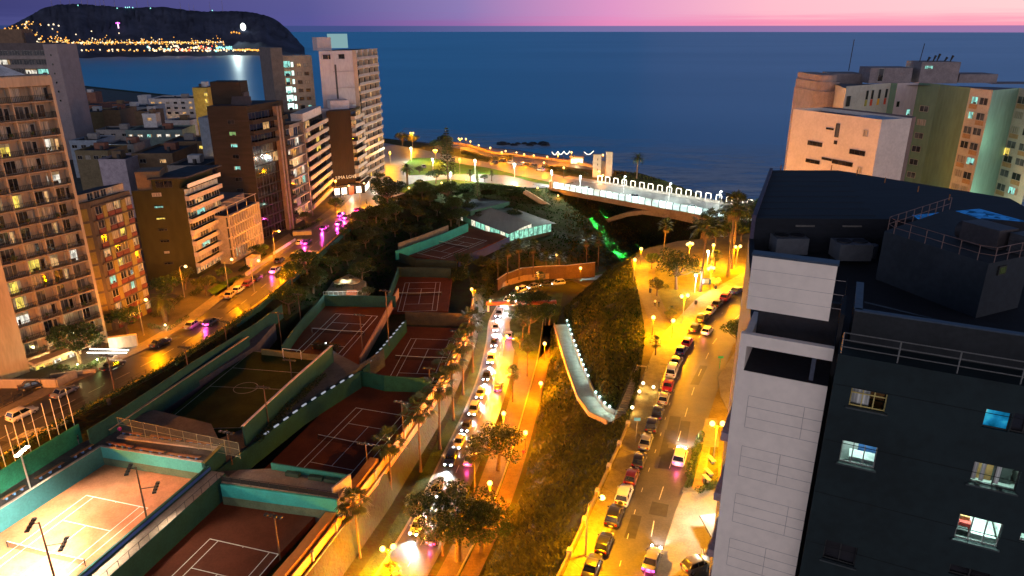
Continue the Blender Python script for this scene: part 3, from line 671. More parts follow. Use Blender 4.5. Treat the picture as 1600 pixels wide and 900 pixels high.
pl.obj('balcony_plants', [mat('terracotta', (.28, .11, .05)), mat('pot_leaf', (.05, .09, .02), .7, .4, 2)], b)['kind'] = 'stuff'
MB().box((*(Ap+d*5-out*6).xy, H1+2.2), (6, 5, 2.4), ang).obj('roof_room', CREAM, b)
MB().add([(*(Ap+d*8-out*4).xy, H1+1.3), (*(Ap+d*13-out*4).xy, H1+1.3), (*(Ap+d*13-out*9).xy, H1+1.3), (*(Ap+d*8-out*9).xy, H1+1.3), (*(Ap+d*10.5-out*6.5).xy, H1+3)], [(0, 1, 4), (1, 2, 4), (2, 3, 4), (3, 0, 4)]).obj('roof_awning', mat('awning_white', (.6, .6, .62), .6), b)
# entrance wing, sign wall and lobby
MB().box((*(Ap+d*5.5+out*1.2).xy, 1.9), (11, 2.4, .5), ang).obj('entrance_canopy', CREAM2, b)
MB().box((*(Ap+d*5+out*.4).xy, .85), (8.5, .5, 1.6), ang).obj('lobby_wall', mat('lobby_stone', (.5, .42, .26)), b)
for u in (1.5, 4.6, 7.4): window(b, Ap+d*u+out*.68+Vector((0, 0, .1)), ang, 1.7, 1.5, PI if u > 2 else PY, 2)
light('lobby_light', 'POINT', b, Ap+d*6+out*4+Vector((0, 0, 1.7))-Vector(b['_o']), 900, (1, .72, .28), .3)
# --- tower behind it, against the bay
p0 = G(-60, 230); Y0 = 346
b = bld_thing('office_tower', 'grey banded tower with a pale blank end wall behind the balcony tower', (-208, Y0, 0))
xr, xc, xl = XT(112, Y0, 20), XT(82, Y0-4, 30), -262
zt1 = ZT(70, xr, Y0)
shell(b, [Vector((xl, Y0-2, 0)), Vector((xc, Y0-2, 0)), Vector((xc, Y0+16, 0)), Vector((xl, Y0+16, 0))], 0, zt1, mat('grey_render', (.085, .07, .075), .85), None, .8)
MB().prism([(xc+.02, Y0-3), (xr, Y0), (xr, Y0+16), (xc+.02, Y0+16)], 0, zt1+.3).obj('end_wall', mat('pale_mauve', (.23, .20, .215), .85, .12, .3), b)
for k in range(6):
    z = zt1-4-k*4.1
    MB().box(((xl+xc)/2, Y0-2.5, z-1.5), (xc-xl, 1.0, 1.5)).obj('floor_band', mat('band_pale', (.2, .17, .165)), b)
    for c_ in range(8): window(b, Vector((lerp(xl, xc, (c_+.5)/8), Y0-2.04, z-.6)), 0, 5.2, 2.2, pick(rg, [(8, PD), (1, PT), (.6, PI)]), 4)
for k in range(6): window(b, Vector((lerp(xc, xr, .45), Y0-1.72+.0, zt1-5-k*4.1)), math.atan2(3, xr-xc), .8, 1.0, PD, 1)
MB().box((XT(20, Y0+6, zt1), Y0+6, zt1+3.4), (16, 8, 7)).obj('roof_room', mat('brown_render', (.14, .09, .06), .85), b)
MB().box((XT(42, Y0+7, zt1), Y0+7, zt1+2.6), (5, 7, 5.2)).obj('roof_room', mat('grey_render', (.16, .13, .13)), b)

# --- 2 slim block with red spandrels and yellow piers
CONCB = mat('concrete_brown', (.085, .07, .06), .88, .2, .35, .2, stretch=(1, 1, .3)); RED = mat('red_spandrel', (.10, .018, .02), .7, .25, 1); YEL = mat('yellow_panel', (.18, .14, .035), .75, .18, .8)
P0, P1, PL = G(182, 517), G(238, 487), G(158, 523); h2 = 27.8; ang = math.atan2((P1-P0).y, (P1-P0).x); d = (P1-P0).normalized(); out = Vector((d.y, -d.x, 0))
b = bld_thing('striped_apartments', 'slim concrete block with red panels under its windows and yellow piers', P0)
i_ = (PL-P0)
MB().prism([P0, P1, P1+i_*2, PL+i_], 0, h2, 0, False).obj('wall', CONCB, b)
MB().add([(*p.xy, h2+1.6) for p in (P0-d*.5-out*.8, P1+d*.1-out*.8, P1+i_*2, PL+i_)], [(0, 1, 2, 3)]).obj('roof', DARKR, b)
MB().prism([P0+d*.8-out*1.2, P1-d*.1-out*1.2, P1+i_*2, PL+i_], h2-.1, h2+1.58, 0, False).obj('penthouse_wall', mat('penthouse_cream', (.3, .24, .18)), b)
for u in (1.6, 3.4, 5.2, 7.2): window(b, P0+d*u-out*1.18+Vector((0, 0, h2-.05)), ang, 1.5, 1.5, PD if u < 7 else PC, 2)
Lg = (P1-P0).length; nf2 = 9; fh2 = h2/(nf2+.4)
cw = [(.08, .24), (.36, .52), (.54, .70), (.84, .98)]
for u0, u1 in ((.25, .345), (.71, .83)): MB().box((*(P0+d*Lg*(u0+u1)/2+out*.10).xy, (h2-1.2)/2), (Lg*(u1-u0), .28, h2-1.6), ang).obj('yellow_pier', YEL, b)
for f in range(nf2):
    z = .2+f*fh2
    MB().box((*(P0+d*Lg/2+out*.22).xy, z+fh2-.1), (Lg, .44, .22), ang).obj('floor_slab', CONCB, b)
    MB().box((*((P0+PL)/2+Vector((-.1, -.12, 0))).xy, z+fh2/2), ((P0-PL).length*.62, .3, fh2*.82), math.atan2((P0-PL).y, (P0-PL).x)).obj('yellow_panel', YEL, b)
    for u0, u1 in cw:
        q = P0+d*Lg*(u0+u1)/2; wv = Lg*(u1-u0)
        MB().box((*(q+out*.1).xy, z+.55), (wv, .28, .95), ang).obj('red_panel', RED, b)
        window(b, q+out*.06+Vector((0, 0, z+1.05)), ang, wv*.96, fh2-1.25, pick(rg, [(5, PD), (3, PC), (2, PW), (1.2, PT), (1, PY), (1, PG)]), 2, ALU)
# --- 3 olive block with white balcony bands
OLV = mat('olive_render', (.036, .034, .012), .88, .22, .12, .2, fine=6, stretch=(1, 1, .35)); BAND = mat('white_band', (.36, .31, .27), .8, .15, .5)
P0, P1, PL = G(316, 434), G(364, 405), G(232, 440); h3 = 23.2; d = (P1-P0).normalized(); out = Vector((d.y, -d.x, 0)); ang = math.atan2(d.y, d.x); Lg = (P1-P0).length; e_ = (P0-PL).normalized(); a2 = math.atan2(e_.y, e_.x)
b = bld_thing('olive_apartments', 'olive block with a blank flank of narrow windows and white balcony bands toward the street', P0)
q0, q1 = P0-out*1.2, P1-out*1.2
MB().prism([PL, q0, q1, PL+(P1-P0)], 0, h3, 0, False).obj('wall', OLV, b)
MB().add([(*p.xy, h3-.02) for p in (PL, q0, q1, PL+(P1-P0))], [(0, 1, 2, 3)]).obj('terrace', mat('terrace_tiles', (.2, .15, .11)), b)
k0 = lerp(PL, P0, .36)
MB().prism([k0+d*.3, P0-e_*2.2+d*.3, P1-e_*2.0, k0+(P1-P0)], h3, h3+2.6, 0, False).obj('penthouse_wall', OLV, b)
MB().prism([k0-d*.6-e_*.4, P0+e_*.3-d*.6, P1+e_*.3+d*.4, k0+(P1-P0)+d*.4], h3+2.6, h3+2.95).obj('roof', DARKR, b)
nf3 = 8; fh3 = h3/nf3
for f in range(nf3):
    z = f*fh3
    if f: balcony(b, q0+Vector((0, 0, z+.1)), ang, Lg, 1.2, BAND, BAND, 'solid', .25, .85)
    for c_ in range(4): window(b, q0+d*Lg*(c_+.5)/4+out*.02+Vector((0, 0, z+1.0)), ang, Lg/4-.25, 1.6, pick(rg, [(5, PD), (4, PC), (1.6, PW), (1, PI), (.6, PT), (2, PG)]) if f else PW, 3, ALU)
    q = lerp(PL, P0, .43)
    if f > 0: window(b, q-Vector((e_.y, -e_.x, 0))*-.02+Vector((0, 0, z+1.3)), a2, 2.1 if f != 2 else 1.2, .55 if f < 7 else .9, [PD, PD, PC, PD, PD, PY, PT, PC][f], 3, WHF if f in (2, 7) else DKF)
balcony(b, q0+Vector((0, 0, h3+.1)), ang, Lg, 1.2, OLV, RAIL_W, 'glass', .25, .9)
for u in (.3, .62): window(b, lerp(k0, P0-e_*2.2, u)+d*.28+Vector((0, 0, h3+.4)), a2, 1.8, 1.7, PD, 2, DKF)
MB().box((*(lerp(PL, P0, .2)+d*4).xy, h3+2.2), (5.5, 6, 4.4), a2).obj('roof_room', mat('brown_box', (.17, .11, .06)), b)
# --- 4 low white office block with vertical fins
FIN = mat('fin_white', (.36, .31, .26), .75, .12, .6)
P0, P1 = G(366, 413), G(412, 385); h4 = 13.4; d = (P1-P0).normalized(); out = Vector((d.y, -d.x, 0)); ang = math.atan2(d.y, d.x); Lg = (P1-P0).length
b = bld_thing('finned_office', 'low white office block faced with close vertical fins beside the street', P0)
shell(b, quadpoly(P0-out*.6, P1-out*.6, 13), 0, h4, mat('office_wall', (.3, .26, .22)), None, 0)
for f in range(4):
    z = 1.2+f*3.0; MB().box((*((P0+P1)/2-out*.2).xy, z), (Lg, .9, .3), ang).obj('floor_band', FIN, b)
    for c_ in range(6): window(b, P0+d*Lg*(c_+.5)/6-out*.57+Vector((0, 0, z+.2)), ang, Lg/6-.1, 2.6, pick(rg, [(6, PD), (3, PG), (2.2 if f in (0, 1) else .6, PW), (.6, PT)]), 2, DKF)
MB().box((*((P0+P1)/2-out*.2).xy, 13.2), (Lg, .9, .35), ang).obj('floor_band', FIN, b)
for k in range(14): MB().box((*(P0+d*(.2+(Lg-.4)*k/13)+out*.12).xy, 7.2), (.22, .5, 12), ang).obj('fin', FIN, b)
pg = MB(); 
for u in (.05, .35, .65, .95): pg.tube(P0+d*Lg*u-out*.3+Vector((0, 0, h4)), P0+d*Lg*u-out*.3+Vector((0, 0, h4+2.4)), .1)
pg.tube(P0+d*.1-out*.3+Vector((0, 0, h4+2.4)), P1-d*.1-out*.3+Vector((0, 0, h4+2.4)), .12)
for u in (.05, .35, .65, .95): pg.tube(P0+d*Lg*u-out*.3+Vector((0, 0, h4+2.4)), P0+d*Lg*u-out*4+Vector((0, 0, h4+2.4)), .08)
pg.obj('pergola_frame', FIN, b)
MB().prism(quadpoly(P0-out*4+d*.5, P1-out*4, 8), h4, h4+2.5).obj('roof_room', mat('office_roofroom', (.12, .10, .10)), b)
# --- 5 brown brick tower
BRK = mat('brown_brick', (.030, .023, .018), .9, .22, .5, .2, fine=12, stretch=(.3, .3, 2.2))
P0, P1, PL = G(412, 375), G(463, 352), G(353, 376); h5 = 39.5; d = (P1-P0).normalized(); out = Vector((d.y, -d.x, 0)); ang = math.atan2(d.y, d.x); Lg = (P1-P0).length; e_ = (P0-PL).normalized(); a2 = math.atan2(e_.y, e_.x); n2 = Vector((e_.y, -e_.x, 0))
b = bld_thing('brown_tower', 'dark brown brick tower with a sloping roof piece and reflective glass toward the street', P0)
MB().prism([PL, P0, P1, PL+(P1-P0)], 0, h5, 0, False).obj('wall', BRK, b)
MB().add([(*p.xy, h5-.02) for p in (PL, P0, P1, PL+(P1-P0))], [(0, 1, 2, 3)]).obj('roof', DARKR, b)
w0 = lerp(PL, P0, .52)
MB().add([(*(w0-n2*-.05).xy, h5-4.2), (*(P0+n2*.05).xy, h5-4.2), (*(P0-n2*5).xy, h5+2.2), (*(w0-n2*5).xy, h5+2.2), (*(P0-n2*5).xy, h5-4.2), (*(w0-n2*5).xy, h5-4.2)], [(0, 1, 2, 3), (1, 4, 2), (0, 3, 5)]).obj('sloping_roof', mat('roof_slate', (.05, .04, .045), .7), b)
MB().box((*(lerp(PL, P0, .38)-n2*9).xy, h5+2.9), (8.5, 7, 6.6), a2).obj('roof_room', BRK, b)
MB().box((*(lerp(PL, P0, .62)-n2*9).xy, h5+1.5), (4, 5, 3.2), a2).obj('roof_room', mat('grey_render', (.16, .13, .13)), b)
for k, pm in enumerate([PD, PGN, PT, PD, PT, PD, PD, PGN, PD, PD]):
    z = h5-5.0-k*3.3; 
    if z > 1: window(b, lerp(PL, P0, .56)+n2*.03+Vector((0, 0, z)), a2, 1.9, 1.15, pm, 2, DKF)
GLZ = glassm('smoked_glass', (.018, .012, .012), .06)
for f in range(12):
    z = .5+f*3.1; 
    for c_ in range(4): window(b, P0+d*(Lg*.70)*(c_+.5)/4+out*.05+Vector((0, 0, z)), ang, Lg*.7/4-.05, 2.9, pick(rg, [(16, GLZ), (1.6, PW), (.6, PGN)]), 2, DKF)
    if f > 8: balcony(b, P0+Vector((0, 0, z)), ang, Lg*.68, 1.3, BRK, BRK, 'solid', .25, .9)
for u in (.70, .79): MB().box((*(P0+d*Lg*u+out*.7).xy, h5/2-.6), (.9, 1.4, h5-1.2), ang).obj('column', mat('column_tan', (.18, .125, .095)), b)
for f in range(1, 12): balcony(b, P0+d*Lg*.83+Vector((0, 0, f*3.1+.3)), ang, Lg*.16, 1.4, BRK, BRK, 'solid', .25, .95)
light('reflected_glow', 'POINT', b, P0+d*2+out*5+Vector((0, 0, 3))-Vector(b['_o']), 10, (1, .1, .6), .3) if False else None
# --- 6 glass block and white banded block
P0, P1 = G(464, 352), G(488, 336); d = (P1-P0).normalized(); out = Vector((d.y, -d.x, 0)); ang = math.atan2(d.y, d.x); Lg = (P1-P0).length
b = bld_thing('glass_apartments', 'lit glass apartment block between the brown tower and the white banded block', P0)
h6 = 31; shell(b, quadpoly(P0-out*.8, P1-out*.8, 14), 0, h6, mat('glassblock_wall', (.2, .17, .15)), None, .5)
for f in range(9):
    z = 2+f*3.2; MB().box((*((P0+P1)/2-out*.35).xy, z-.1), (Lg, 1.0, .35), ang).obj('floor_band', BAND, b)
    for c_ in range(4): window(b, P0+d*Lg*(c_+.5)/4-out*.77+Vector((0, 0, z+.1)), ang, Lg/4-.08, 2.7, pick(rg, [(4, PG), (3, PC), (2, PW), (1, PI), (1, PT), (2, PD)]), 2, ALU)
P2, P3 = G(489, 336), G(521, 305); d = (P3-P2).normalized(); out = Vector((d.y, -d.x, 0)); ang = math.atan2(d.y, d.x); Lg = (P3-P2).length
b = bld_thing('banded_apartments', 'apartment block stacked with white wedge balconies above the street trees', P2)
h7 = 31; shell(b, quadpoly(P2-out*1.6, P3-out*1.6, 14), 0, h7, mat('banded_wall', (.12, .09, .075)), None, .6)
MB().box((*(P2-d*.4-out*1.2).xy, h7/2), (1.2, 2.4, h7), ang).obj('pier', mat('pier_grey', (.15, .13, .12)), b)
MB().box((*((P2+P3)/2-out*3).xy, h7+1.3), (Lg*.8, 4, 2.6), ang).obj('roof_room', mat('roofroom_white', (.45, .4, .4)), b)
for f in range(9):
    z = 2.5+f*3.2; balcony(b, P2+d*.3-out*1.6+Vector((0, 0, z)), ang, Lg-.3, 2.2, BAND, BAND, 'solid', .3, 1.0)
    for c_ in range(5): window(b, P2+d*(.3+(Lg-.3)*(c_+.5)/5)-out*1.57+Vector((0, 0, z+.1)), ang, Lg/5-.3, 2.4, pick(rg, [(6, PD), (2, PC), (1, PW), (.7, PY)]), 2, DKF)
# --- 7 brown blank flank with letters, shops at its foot
P0, P1, PL = G(562, 300), G(576, 289), G(521, 304); h8 = 31.3; d = (P1-P0).normalized(); out = Vector((d.y, -d.x, 0)); ang = math.atan2(d.y, d.x); Lg = (P1-P0).length; e_ = (P0-PL).normalized(); a2 = math.atan2(e_.y, e_.x); n2 = Vector((e_.y, -e_.x, 0))
b = bld_thing('brown_flank_block', 'brown block with a windowless flank above white letters and brightly lit shop windows', P0)
BFL = mat('brown_flank', (.030, .020, .012), .9, .18, .3, .2, stretch=(1, 1, .2))
MB().prism([PL, P0-out*1.3, P1-out*1.3, PL+(P1-P0)], 0, h8, 0, False).obj('wall', BFL, b)
MB().add([(*p.xy, h8-.02) for p in (PL, P0-out*1.3, P1-out*1.3, PL+(P1-P0))], [(0, 1, 2, 3)]).obj('roof', DARKR, b)
for f in range(9):
    z = 3.2+f*3.1; balcony(b, P0-out*1.3+Vector((0, 0, z)), ang, Lg, 1.6, BAND, BAND, 'solid', .3, .95)
    for c_ in range(2): window(b, P0+d*Lg*(c_+.5)/2-out*1.27+Vector((0, 0, z+.1)), ang, Lg/2-.4, 2.4, pick(rg, [(5, PD), (2, PC), (1.5, PW)]), 3, DKF)
MB().box((*(lerp(PL, P0, .5)-n2*6+Vector((0, 3, 0))).xy, h8+1.6), (7, 7, 3.2), a2).obj('roof_room', mat('roofroom_lilac', (.42, .38, .42)), b)
def text_part(name, s, size, loc, ang, m, parent, ext=.06, tilt=90):
    c = bpy.data.curves.new(name, 'FONT'); c.body = s; c.size = size; c.extrude = ext; c.align_x = 'CENTER'; c.resolution_u = 2
    o = bpy.data.objects.new(name, c); COL.objects.link(o); dg = bpy.context.evaluated_depsgraph_get()
    me = bpy.data.meshes.new_from_object(o.evaluated_get(dg)); bpy.data.objects.remove(o); bpy.data.curves.remove(c)
    me.materials.clear(); me.materials.append(m); o = bpy.data.objects.new(name, me); COL.objects.link(o); o.parent = parent
    o.location = Vector(loc)-(Vector(parent['_o']) if '_o' in parent else Vector((0, 0, 0))); o.rotation_euler = (R(tilt), 0, ang); return o
lc = lerp(PL, P0, .52)+n2*.5; text_part('sign_letters', 'LIMA LOVE', 1.65, lc+Vector((0, 0, 5.9)), a2, mat('sign_white', (.72, .70, .66), .5), b, .15)
s0, s1 = PL+n2*2.5-e_*.5, P0+n2*2.5+e_*1.5
t = thing('shop_row', 'single-storey row of white lit shops under the brown flank at the street corner', 'shop', s0)
MB().prism([s0, s1, s1-n2*2.4+d*10, s1-n2*4+d*10, s0-n2*2.2], 0, 3.4, 0, False).obj('wall', BFL, t)
MB().prism([s0+n2*.6, s1+n2*.6+e_*.6, s1-n2*2.4+d*10+e_*.6, s1-n2*4+d*10, s0-n2*2.2], 3.4, 3.75).obj('roof', BFL, t)
SHOP = emit('shop_white', (1, .93, .80), 4.5, .5)
for u in (.12, .34, .80): window(t, lerp(s0, s1, u)+n2*.03+Vector((0, 0, .25)), a2, 2.0, 2.6, SHOP, 2, WHF, name='shop_window')
MB().box((*(lerp(s0, s1, .57)+n2*.1).xy, 1.6), (1.8, .3, 3.1), a2).obj('red_panel', mat('shop_red', (.55, .06, .02), .5), t)
dd = (d*10-n2*2.4).normalized(); aa = math.atan2(dd.y, dd.x)
for u in (1.4, 3.9, 6.4, 8.9): window(t, s1+dd*u+Vector((dd.y, -dd.x, 0))*.04+Vector((0, 0, .25)), aa, 2.2, 2.6, SHOP, 2, WHF, name='shop_window')
light('shop_light', 'POINT', t, lerp(s0, s1, .5)+n2*3+Vector((0, 0, 2.6))-Vector(t['_o']), 1500, (1, .9, .7), .5)
light('shop_light', 'POINT', t, s1+dd*5+Vector((dd.y, -dd.x, 0))*3+Vector((0, 0, 2.6))-Vector(t['_o']), 1500, (1, .9, .7), .5)
# --- 8 tall white tower nearest the sea
STW = emit('stair_white', (.72, 1, .90), 2.2, .45); WHT = mat('white_mauve', (.40, .35, .37), .8, .1, .2, .25, stretch=(1, 1, .4)); CRB = mat('balcony_cream', (.40, .32, .25), .8, .1, .5)
P0, P1, PL, PLL = G(572, 288), G(602, 269), G(517, 295), G(447, 299); h9 = 52.2; d = (P1-P0).normalized(); out = Vector((d.y, -d.x, 0)); ang = math.atan2(d.y, d.x); Lg = (P1-P0).length; e_ = (P0-PL).normalized(); a2 = math.atan2(e_.y, e_.x); n2 = Vector((e_.y, -e_.x, 0))
b = bld_thing('white_tower', 'tallest white tower nearest the sea with cream balconies on its right side', P0)
cc = P0-out*1.6; MB().prism([PL, cc, P1-out*1.6, PL+(P1-P0)], 0, h9, 0, False).obj('wall', WHT, b)
MB().add([(*p.xy, h9-.02) for p in (PL, cc, P1-out*1.6, PL+(P1-P0))], [(0, 1, 2, 3)]).obj('roof', DARKR, b)
for k in range(7): MB().box((*(lerp(PL, cc, .5)+n2*.06).xy, 8+k*6.1), ((cc-PL).length, .16, .18), a2).obj('ledge', mat('ledge_grey', (.28, .24, .25)), b)
MB().box((*(lerp(PL, cc, .45)+n2*.05).xy, h9/2-2), (.7, .12, h9-6), a2).obj('dark_strip', mat('strip_dark', (.05, .045, .05)), b)
for u, w in ((.16, 2.6), (.62, 3.4), (.3, .8)): window(b, lerp(PL, cc, u)+n2*.04+Vector((0, 0, h9-3.0)), a2, w, 1.7, PD, 3, DKF)
nf9 = 16; fh9 = (h9-1)/nf9
for f in range(nf9):
    z = .8+f*fh9; inset = 0 if f < 15 else 0
    balcony(b, cc+d*.1+Vector((0, 0, z)), ang, Lg-.3, 1.7+.5*math.sin(f/15*math.pi), CRB, mat('rail_glass_grey', (.24, .21, .20), .3), 'glass', .32, .85)
    for c_ in range(4): window(b, cc+d*(Lg*(c_+.5)/4)+out*.03+Vector((0, 0, z+.1)), ang, Lg/4-.9, 2.3, pick(rg, [(5, PD), (3, PC), (1.3, PW), (.5, PY), (2, PG)]), 2, WHF)
fins(b, cc, P1-out*1.6, (.0, .25, .5, .75, .985), .8, h9, 1.5, .35, CRB)
MB().box((*(lerp(PL, P0, .25)-n2*6).xy, h9+2.4), (5.5, 5, 4.8), a2).obj('roof_room', WHT, b)
for u in (.52, .78): MB().box((*(lerp(PL, P0, u)-n2*5).xy, h9+3.4), (4.0, .5, 5.2), a2).obj('lit_billboard', emit('billboard_back', (.55, .95, 1), .42), b)
g0 = PL-e_*.2
MB().prism([PLL, lerp(PLL, PL, .24), lerp(PLL, PL, .24)-n2*14, PLL-n2*14], 0, 53.5).obj('stair_tower', mat('stair_brown', (.12, .095, .085)), b)
k1 = lerp(PLL, PL, .24)-n2*5; k2 = PL-n2*8
MB().prism([k1, k2, k2-n2*10, k1-n2*10], 0, 50.5).obj('rear_wing', mat('wing_cream', (.34, .28, .22)), b)
ka = math.atan2((k2-k1).y, (k2-k1).x); kn = Vector(((k2-k1).normalized().y, -(k2-k1).normalized().x, 0))
for f in range(14):
    z = 6+f*3.1
    window(b, lerp(k1, k2, .22)+kn*.04+Vector((0, 0, z)), ka, 2.6, 2.3, STW if f < 11 else PT, 1, WHF); window(b, lerp(k1, k2, .07)+kn*.04+Vector((0, 0, z+.6)), ka, 1.4, 1.3, PT, 1, WHF)
    window(b, lerp(k1, k2, .38)+kn*.04+Vector((0, 0, z)), ka, 1.0, 1.9, pick(rg, [(4, STW), (1, PD)]), 1, WHF)
    for u in (.58, .80): window(b, lerp(k1, k2, u)+kn*.04+Vector((0, 0, z)), ka, 1.7, 1.3, pick(rg, [(6, PD), (1.5, PC), (1, PW), (.5, PT)]), 2, DKF)
    window(b, lerp(PLL, PL, .30)+n2*.04+Vector((0, 0, z)), a2, 1.3, 1.2, pick(rg, [(1, PT), (1, PD)]), 2, DKF)
MB().prism([lerp(PL, P0, -.15)+n2*4, lerp(PL, P0, .75)+n2*4, lerp(PL, P0, .75)+n2*.3, lerp(PL, P0, -.15)+n2*.3], 0, 31.5).obj('front_wing', mat('wing_lilac', (.40, .36, .42)), b)
# --- low city between the towers and the bay
MATC = {'brown': mat('house_brown', (.15, .10, .06), .88), 'olive': mat('house_olive', (.15, .12, .07), .88), 'blue': mat('house_blue', (.20, .24, .30), .85), 'white': mat('house_white', (.42, .42, .44), .8), 'red': mat('house_red', (.19, .085, .06), .88), 'cream': mat('house_cream', (.36, .29, .22), .85), 'yellow': mat('house_yellow', (.46, .32, .06), .85), 'lilac': mat('house_lilac', (.36, .31, .36), .85), 'teal': mat('house_teal', (.13, .19, .19), .85), 'grey': mat('house_grey', (.2, .19, .19), .85)}
def house(name, label, x0, x1, yt, Y, dep, col, wins=(2, 3), tab=None, roof=True, rot=0.0, extra=None):
    X0 = (x0-800)/F; zt_ = ZT(yt, 0, Y); xa, xb = XT(x0, Y, zt_), XT(x1, Y, zt_)
    t = bld_thing(name, label, (xa, Y, 0)); e = Vector((math.cos(rot), math.sin(rot), 0)); w = (xb-xa)/max(.5, math.cos(rot)); i_ = Vector((-e.y, e.x, 0))*dep
    A = Vector((xa, Y, 0)); Bq = A+e*w; poly = [A, Bq, Bq+i_, A+i_]; m = MATC[col]
    shell(t, poly, 0, zt_, m, None, .7 if roof else 0)
    r, c = wins
    for i in range(r):
        for j in range(c): window(t, A+e*w*(j+.5)/c-i_.normalized()*.03+Vector((0, 0, zt_-2.6-i*3.1)), rot, min(2.2, w/c*.6), 1.4, pick(rg, tab or [(7, PD), (1, PT), (.8, PW), (1, PC)]), 2)
    if w > 6:
        MB().box((*(A+e*w*rg.uniform(.3, .7)+i_*.6).xy, zt_+1.2), (min(4, w*.35), 3, 2.4), rot).obj('roof_room', MATC[rg.choice(['brown', 'grey', 'white', 'red'])], t)
        q = A+e*w*rg.uniform(.1, .9)+i_*.4+Vector((0, 0, zt_)); MB().tube(q, q+Vector((0, 0, 1.5)), .6, .6, 10).obj('water_tank', mat('tank_black', (.04, .04, .045), .5), t)
    if extra: extra(t, A, e, w, i_, zt_)
    return t
hs = [('flat_roofed_house', 'rust red house farthest left of the low roofs by the bay', 104, 152, 166, 470, 18, 'red', (1, 3)),
 ('apartment_house', 'long reddish house front low against the bay behind the pale blue flats', 150, 196, 164, 505, 16, 'red', (1, 4)),
 ('rooftop_block', 'tall rust coloured rooftop box standing against the water', 128, 148, 146, 520, 9, 'red', (0, 0)),
 ('flat_roofed_house', 'wide blank olive wall just right of the balcony tower', 112, 162, 177, 400, 22, 'olive', (0, 0)),
 ('apartment_house', 'dark brown blank block right beside the wide olive wall', 160, 186, 174, 392, 20, 'brown', (0, 0)),
 ('apartment_house', 'pale blue flats with two window bands in the middle of the low roofs', 176, 232, 169, 420, 20, 'blue', (3, 4)),
 ('rooftop_block', 'slim white lift tower rising above the pale blue flats', 215, 229, 151, 470, 6, 'white', (0, 0)),
 ('flat_roofed_house', 'brown wall in front of the pale blue flats', 210, 238, 176, 380, 14, 'brown', (0, 0)),
 ('rooftop_block', 'bright white stair box with one door in front of the brown wall', 222, 242, 180, 345, 6, 'white', (1, 1)),
 ('terraced_flats', 'white terraced flats with open frames and orange lights near the bay', 232, 300, 156, 450, 22, 'white', (3, 6)),
 ('corner_house', 'pale blank box below the white terraced flats', 258, 297, 190, 370, 14, 'white', (0, 0)),
 ('long_house', 'dark green house with one long row of bright windows', 196, 281, 206, 330, 18, 'teal', (1, 6)),
 ('dark_roof_house', 'house under a broad dark roof with glowing amber windows', 258, 318, 224, 300, 18, 'brown', (1, 5)),
 ('yellow_tower', 'narrow yellow tower with a column of lit windows behind the brown brick tower', 300, 323, 137, 352, 12, 'yellow', (0, 0)),
 ('grey_slab', 'narrow grey blue slab against the left edge of the brown brick tower', 310, 334, 187, 250, 10, 'blue', (0, 0)),
 ('low_house', 'low olive house with a flat dark roof beside the balcony tower', 117, 168, 238, 262, 14, 'olive', (1, 4)),
 ('lilac_house', 'small lilac box house with one yellow lit window', 154, 196, 252, 232, 12, 'lilac', (0, 0)),
 ('brown_house', 'brown house filling the gap behind the olive apartments', 206, 268, 243, 240, 22, 'brown', (1, 2)),
 ('low_house', 'dim blue low house between the olive house and the wide olive wall', 108, 150, 222, 300, 16, 'blue', (1, 3)),
 ('low_house', 'grey low house behind the lilac box house', 160, 208, 228, 285, 14, 'grey', (2, 3)),
 ('low_house', 'dim grey low house left of the long green house', 150, 200, 205, 350, 14, 'grey', (1, 3)),
 ('low_house', 'dark house with a tiled roof right of the brown house', 262, 318, 262, 215, 16, 'grey', (1, 3))]
for h in hs:
    nm, lb, x0, x1, yt, Y, dep, col, wn = h; tb_ = None
    if 'bright windows' in lb: tb_ = [(5, PI), (1, PT)]
    if 'amber' in lb: tb_ = [(4, PY), (1, PD)]
    if 'orange lights' in lb: tb_ = [(3, PD), (2, PW), (1, PC)]
    t = house(nm, lb, x0, x1, yt, Y, dep, col, wn, tb_, 'tower' not in nm, rg.uniform(-.05, .12))
    o = Vector(t['_o'])
    if nm == 'yellow_tower':
        z = ZT(yt, 0, Y)
        for k in range(7): window(t, o+Vector((6.2, -.04, z-4-k*3.1)), 0, 1.6, 1.8, PY, 1)
        light('porch_light', 'POINT', t, Vector((6, -3, z-6)), 260, (1, .6, .15), .3); light('porch_light', 'POINT', t, Vector((4, -3, z-18)), 420, (1, .6, .15), .3)
    if 'lilac box' in lb: window(t, o+Vector((3, -.04, 6.5)), 0, 3.6, 1.2, PY, 4)
    if 'terraced' in lb: light('terrace_light', 'POINT', t, Vector((14, -2, 6)), 700, (1, .5, .15), .3)
    if nm == 'grey_slab': light('wall_lamp', 'POINT', t, Vector((4.5, -1.5, 17)), 220, (1, .5, .12), .2); MB().ball((o.x+4.5, o.y-.6, 17), .5, 0, 8, 6).obj('lamp', emit('lamp_orange_far', (1, .6, .16), 4), t)
    if 'grey low house behind' in lb: light('flood_lamp', 'POINT', t, Vector((1, -2, ZT(228, 0, 285)+1.2)), 1100, (.45, .75, 1), .3); MB().ball((o.x+1, o.y-1, ZT(228, 0, 285)+1.0), .55, 0, 8, 6).obj('lamp', emit('lamp_coolwhite', (.6, .85, 1), 5), t)
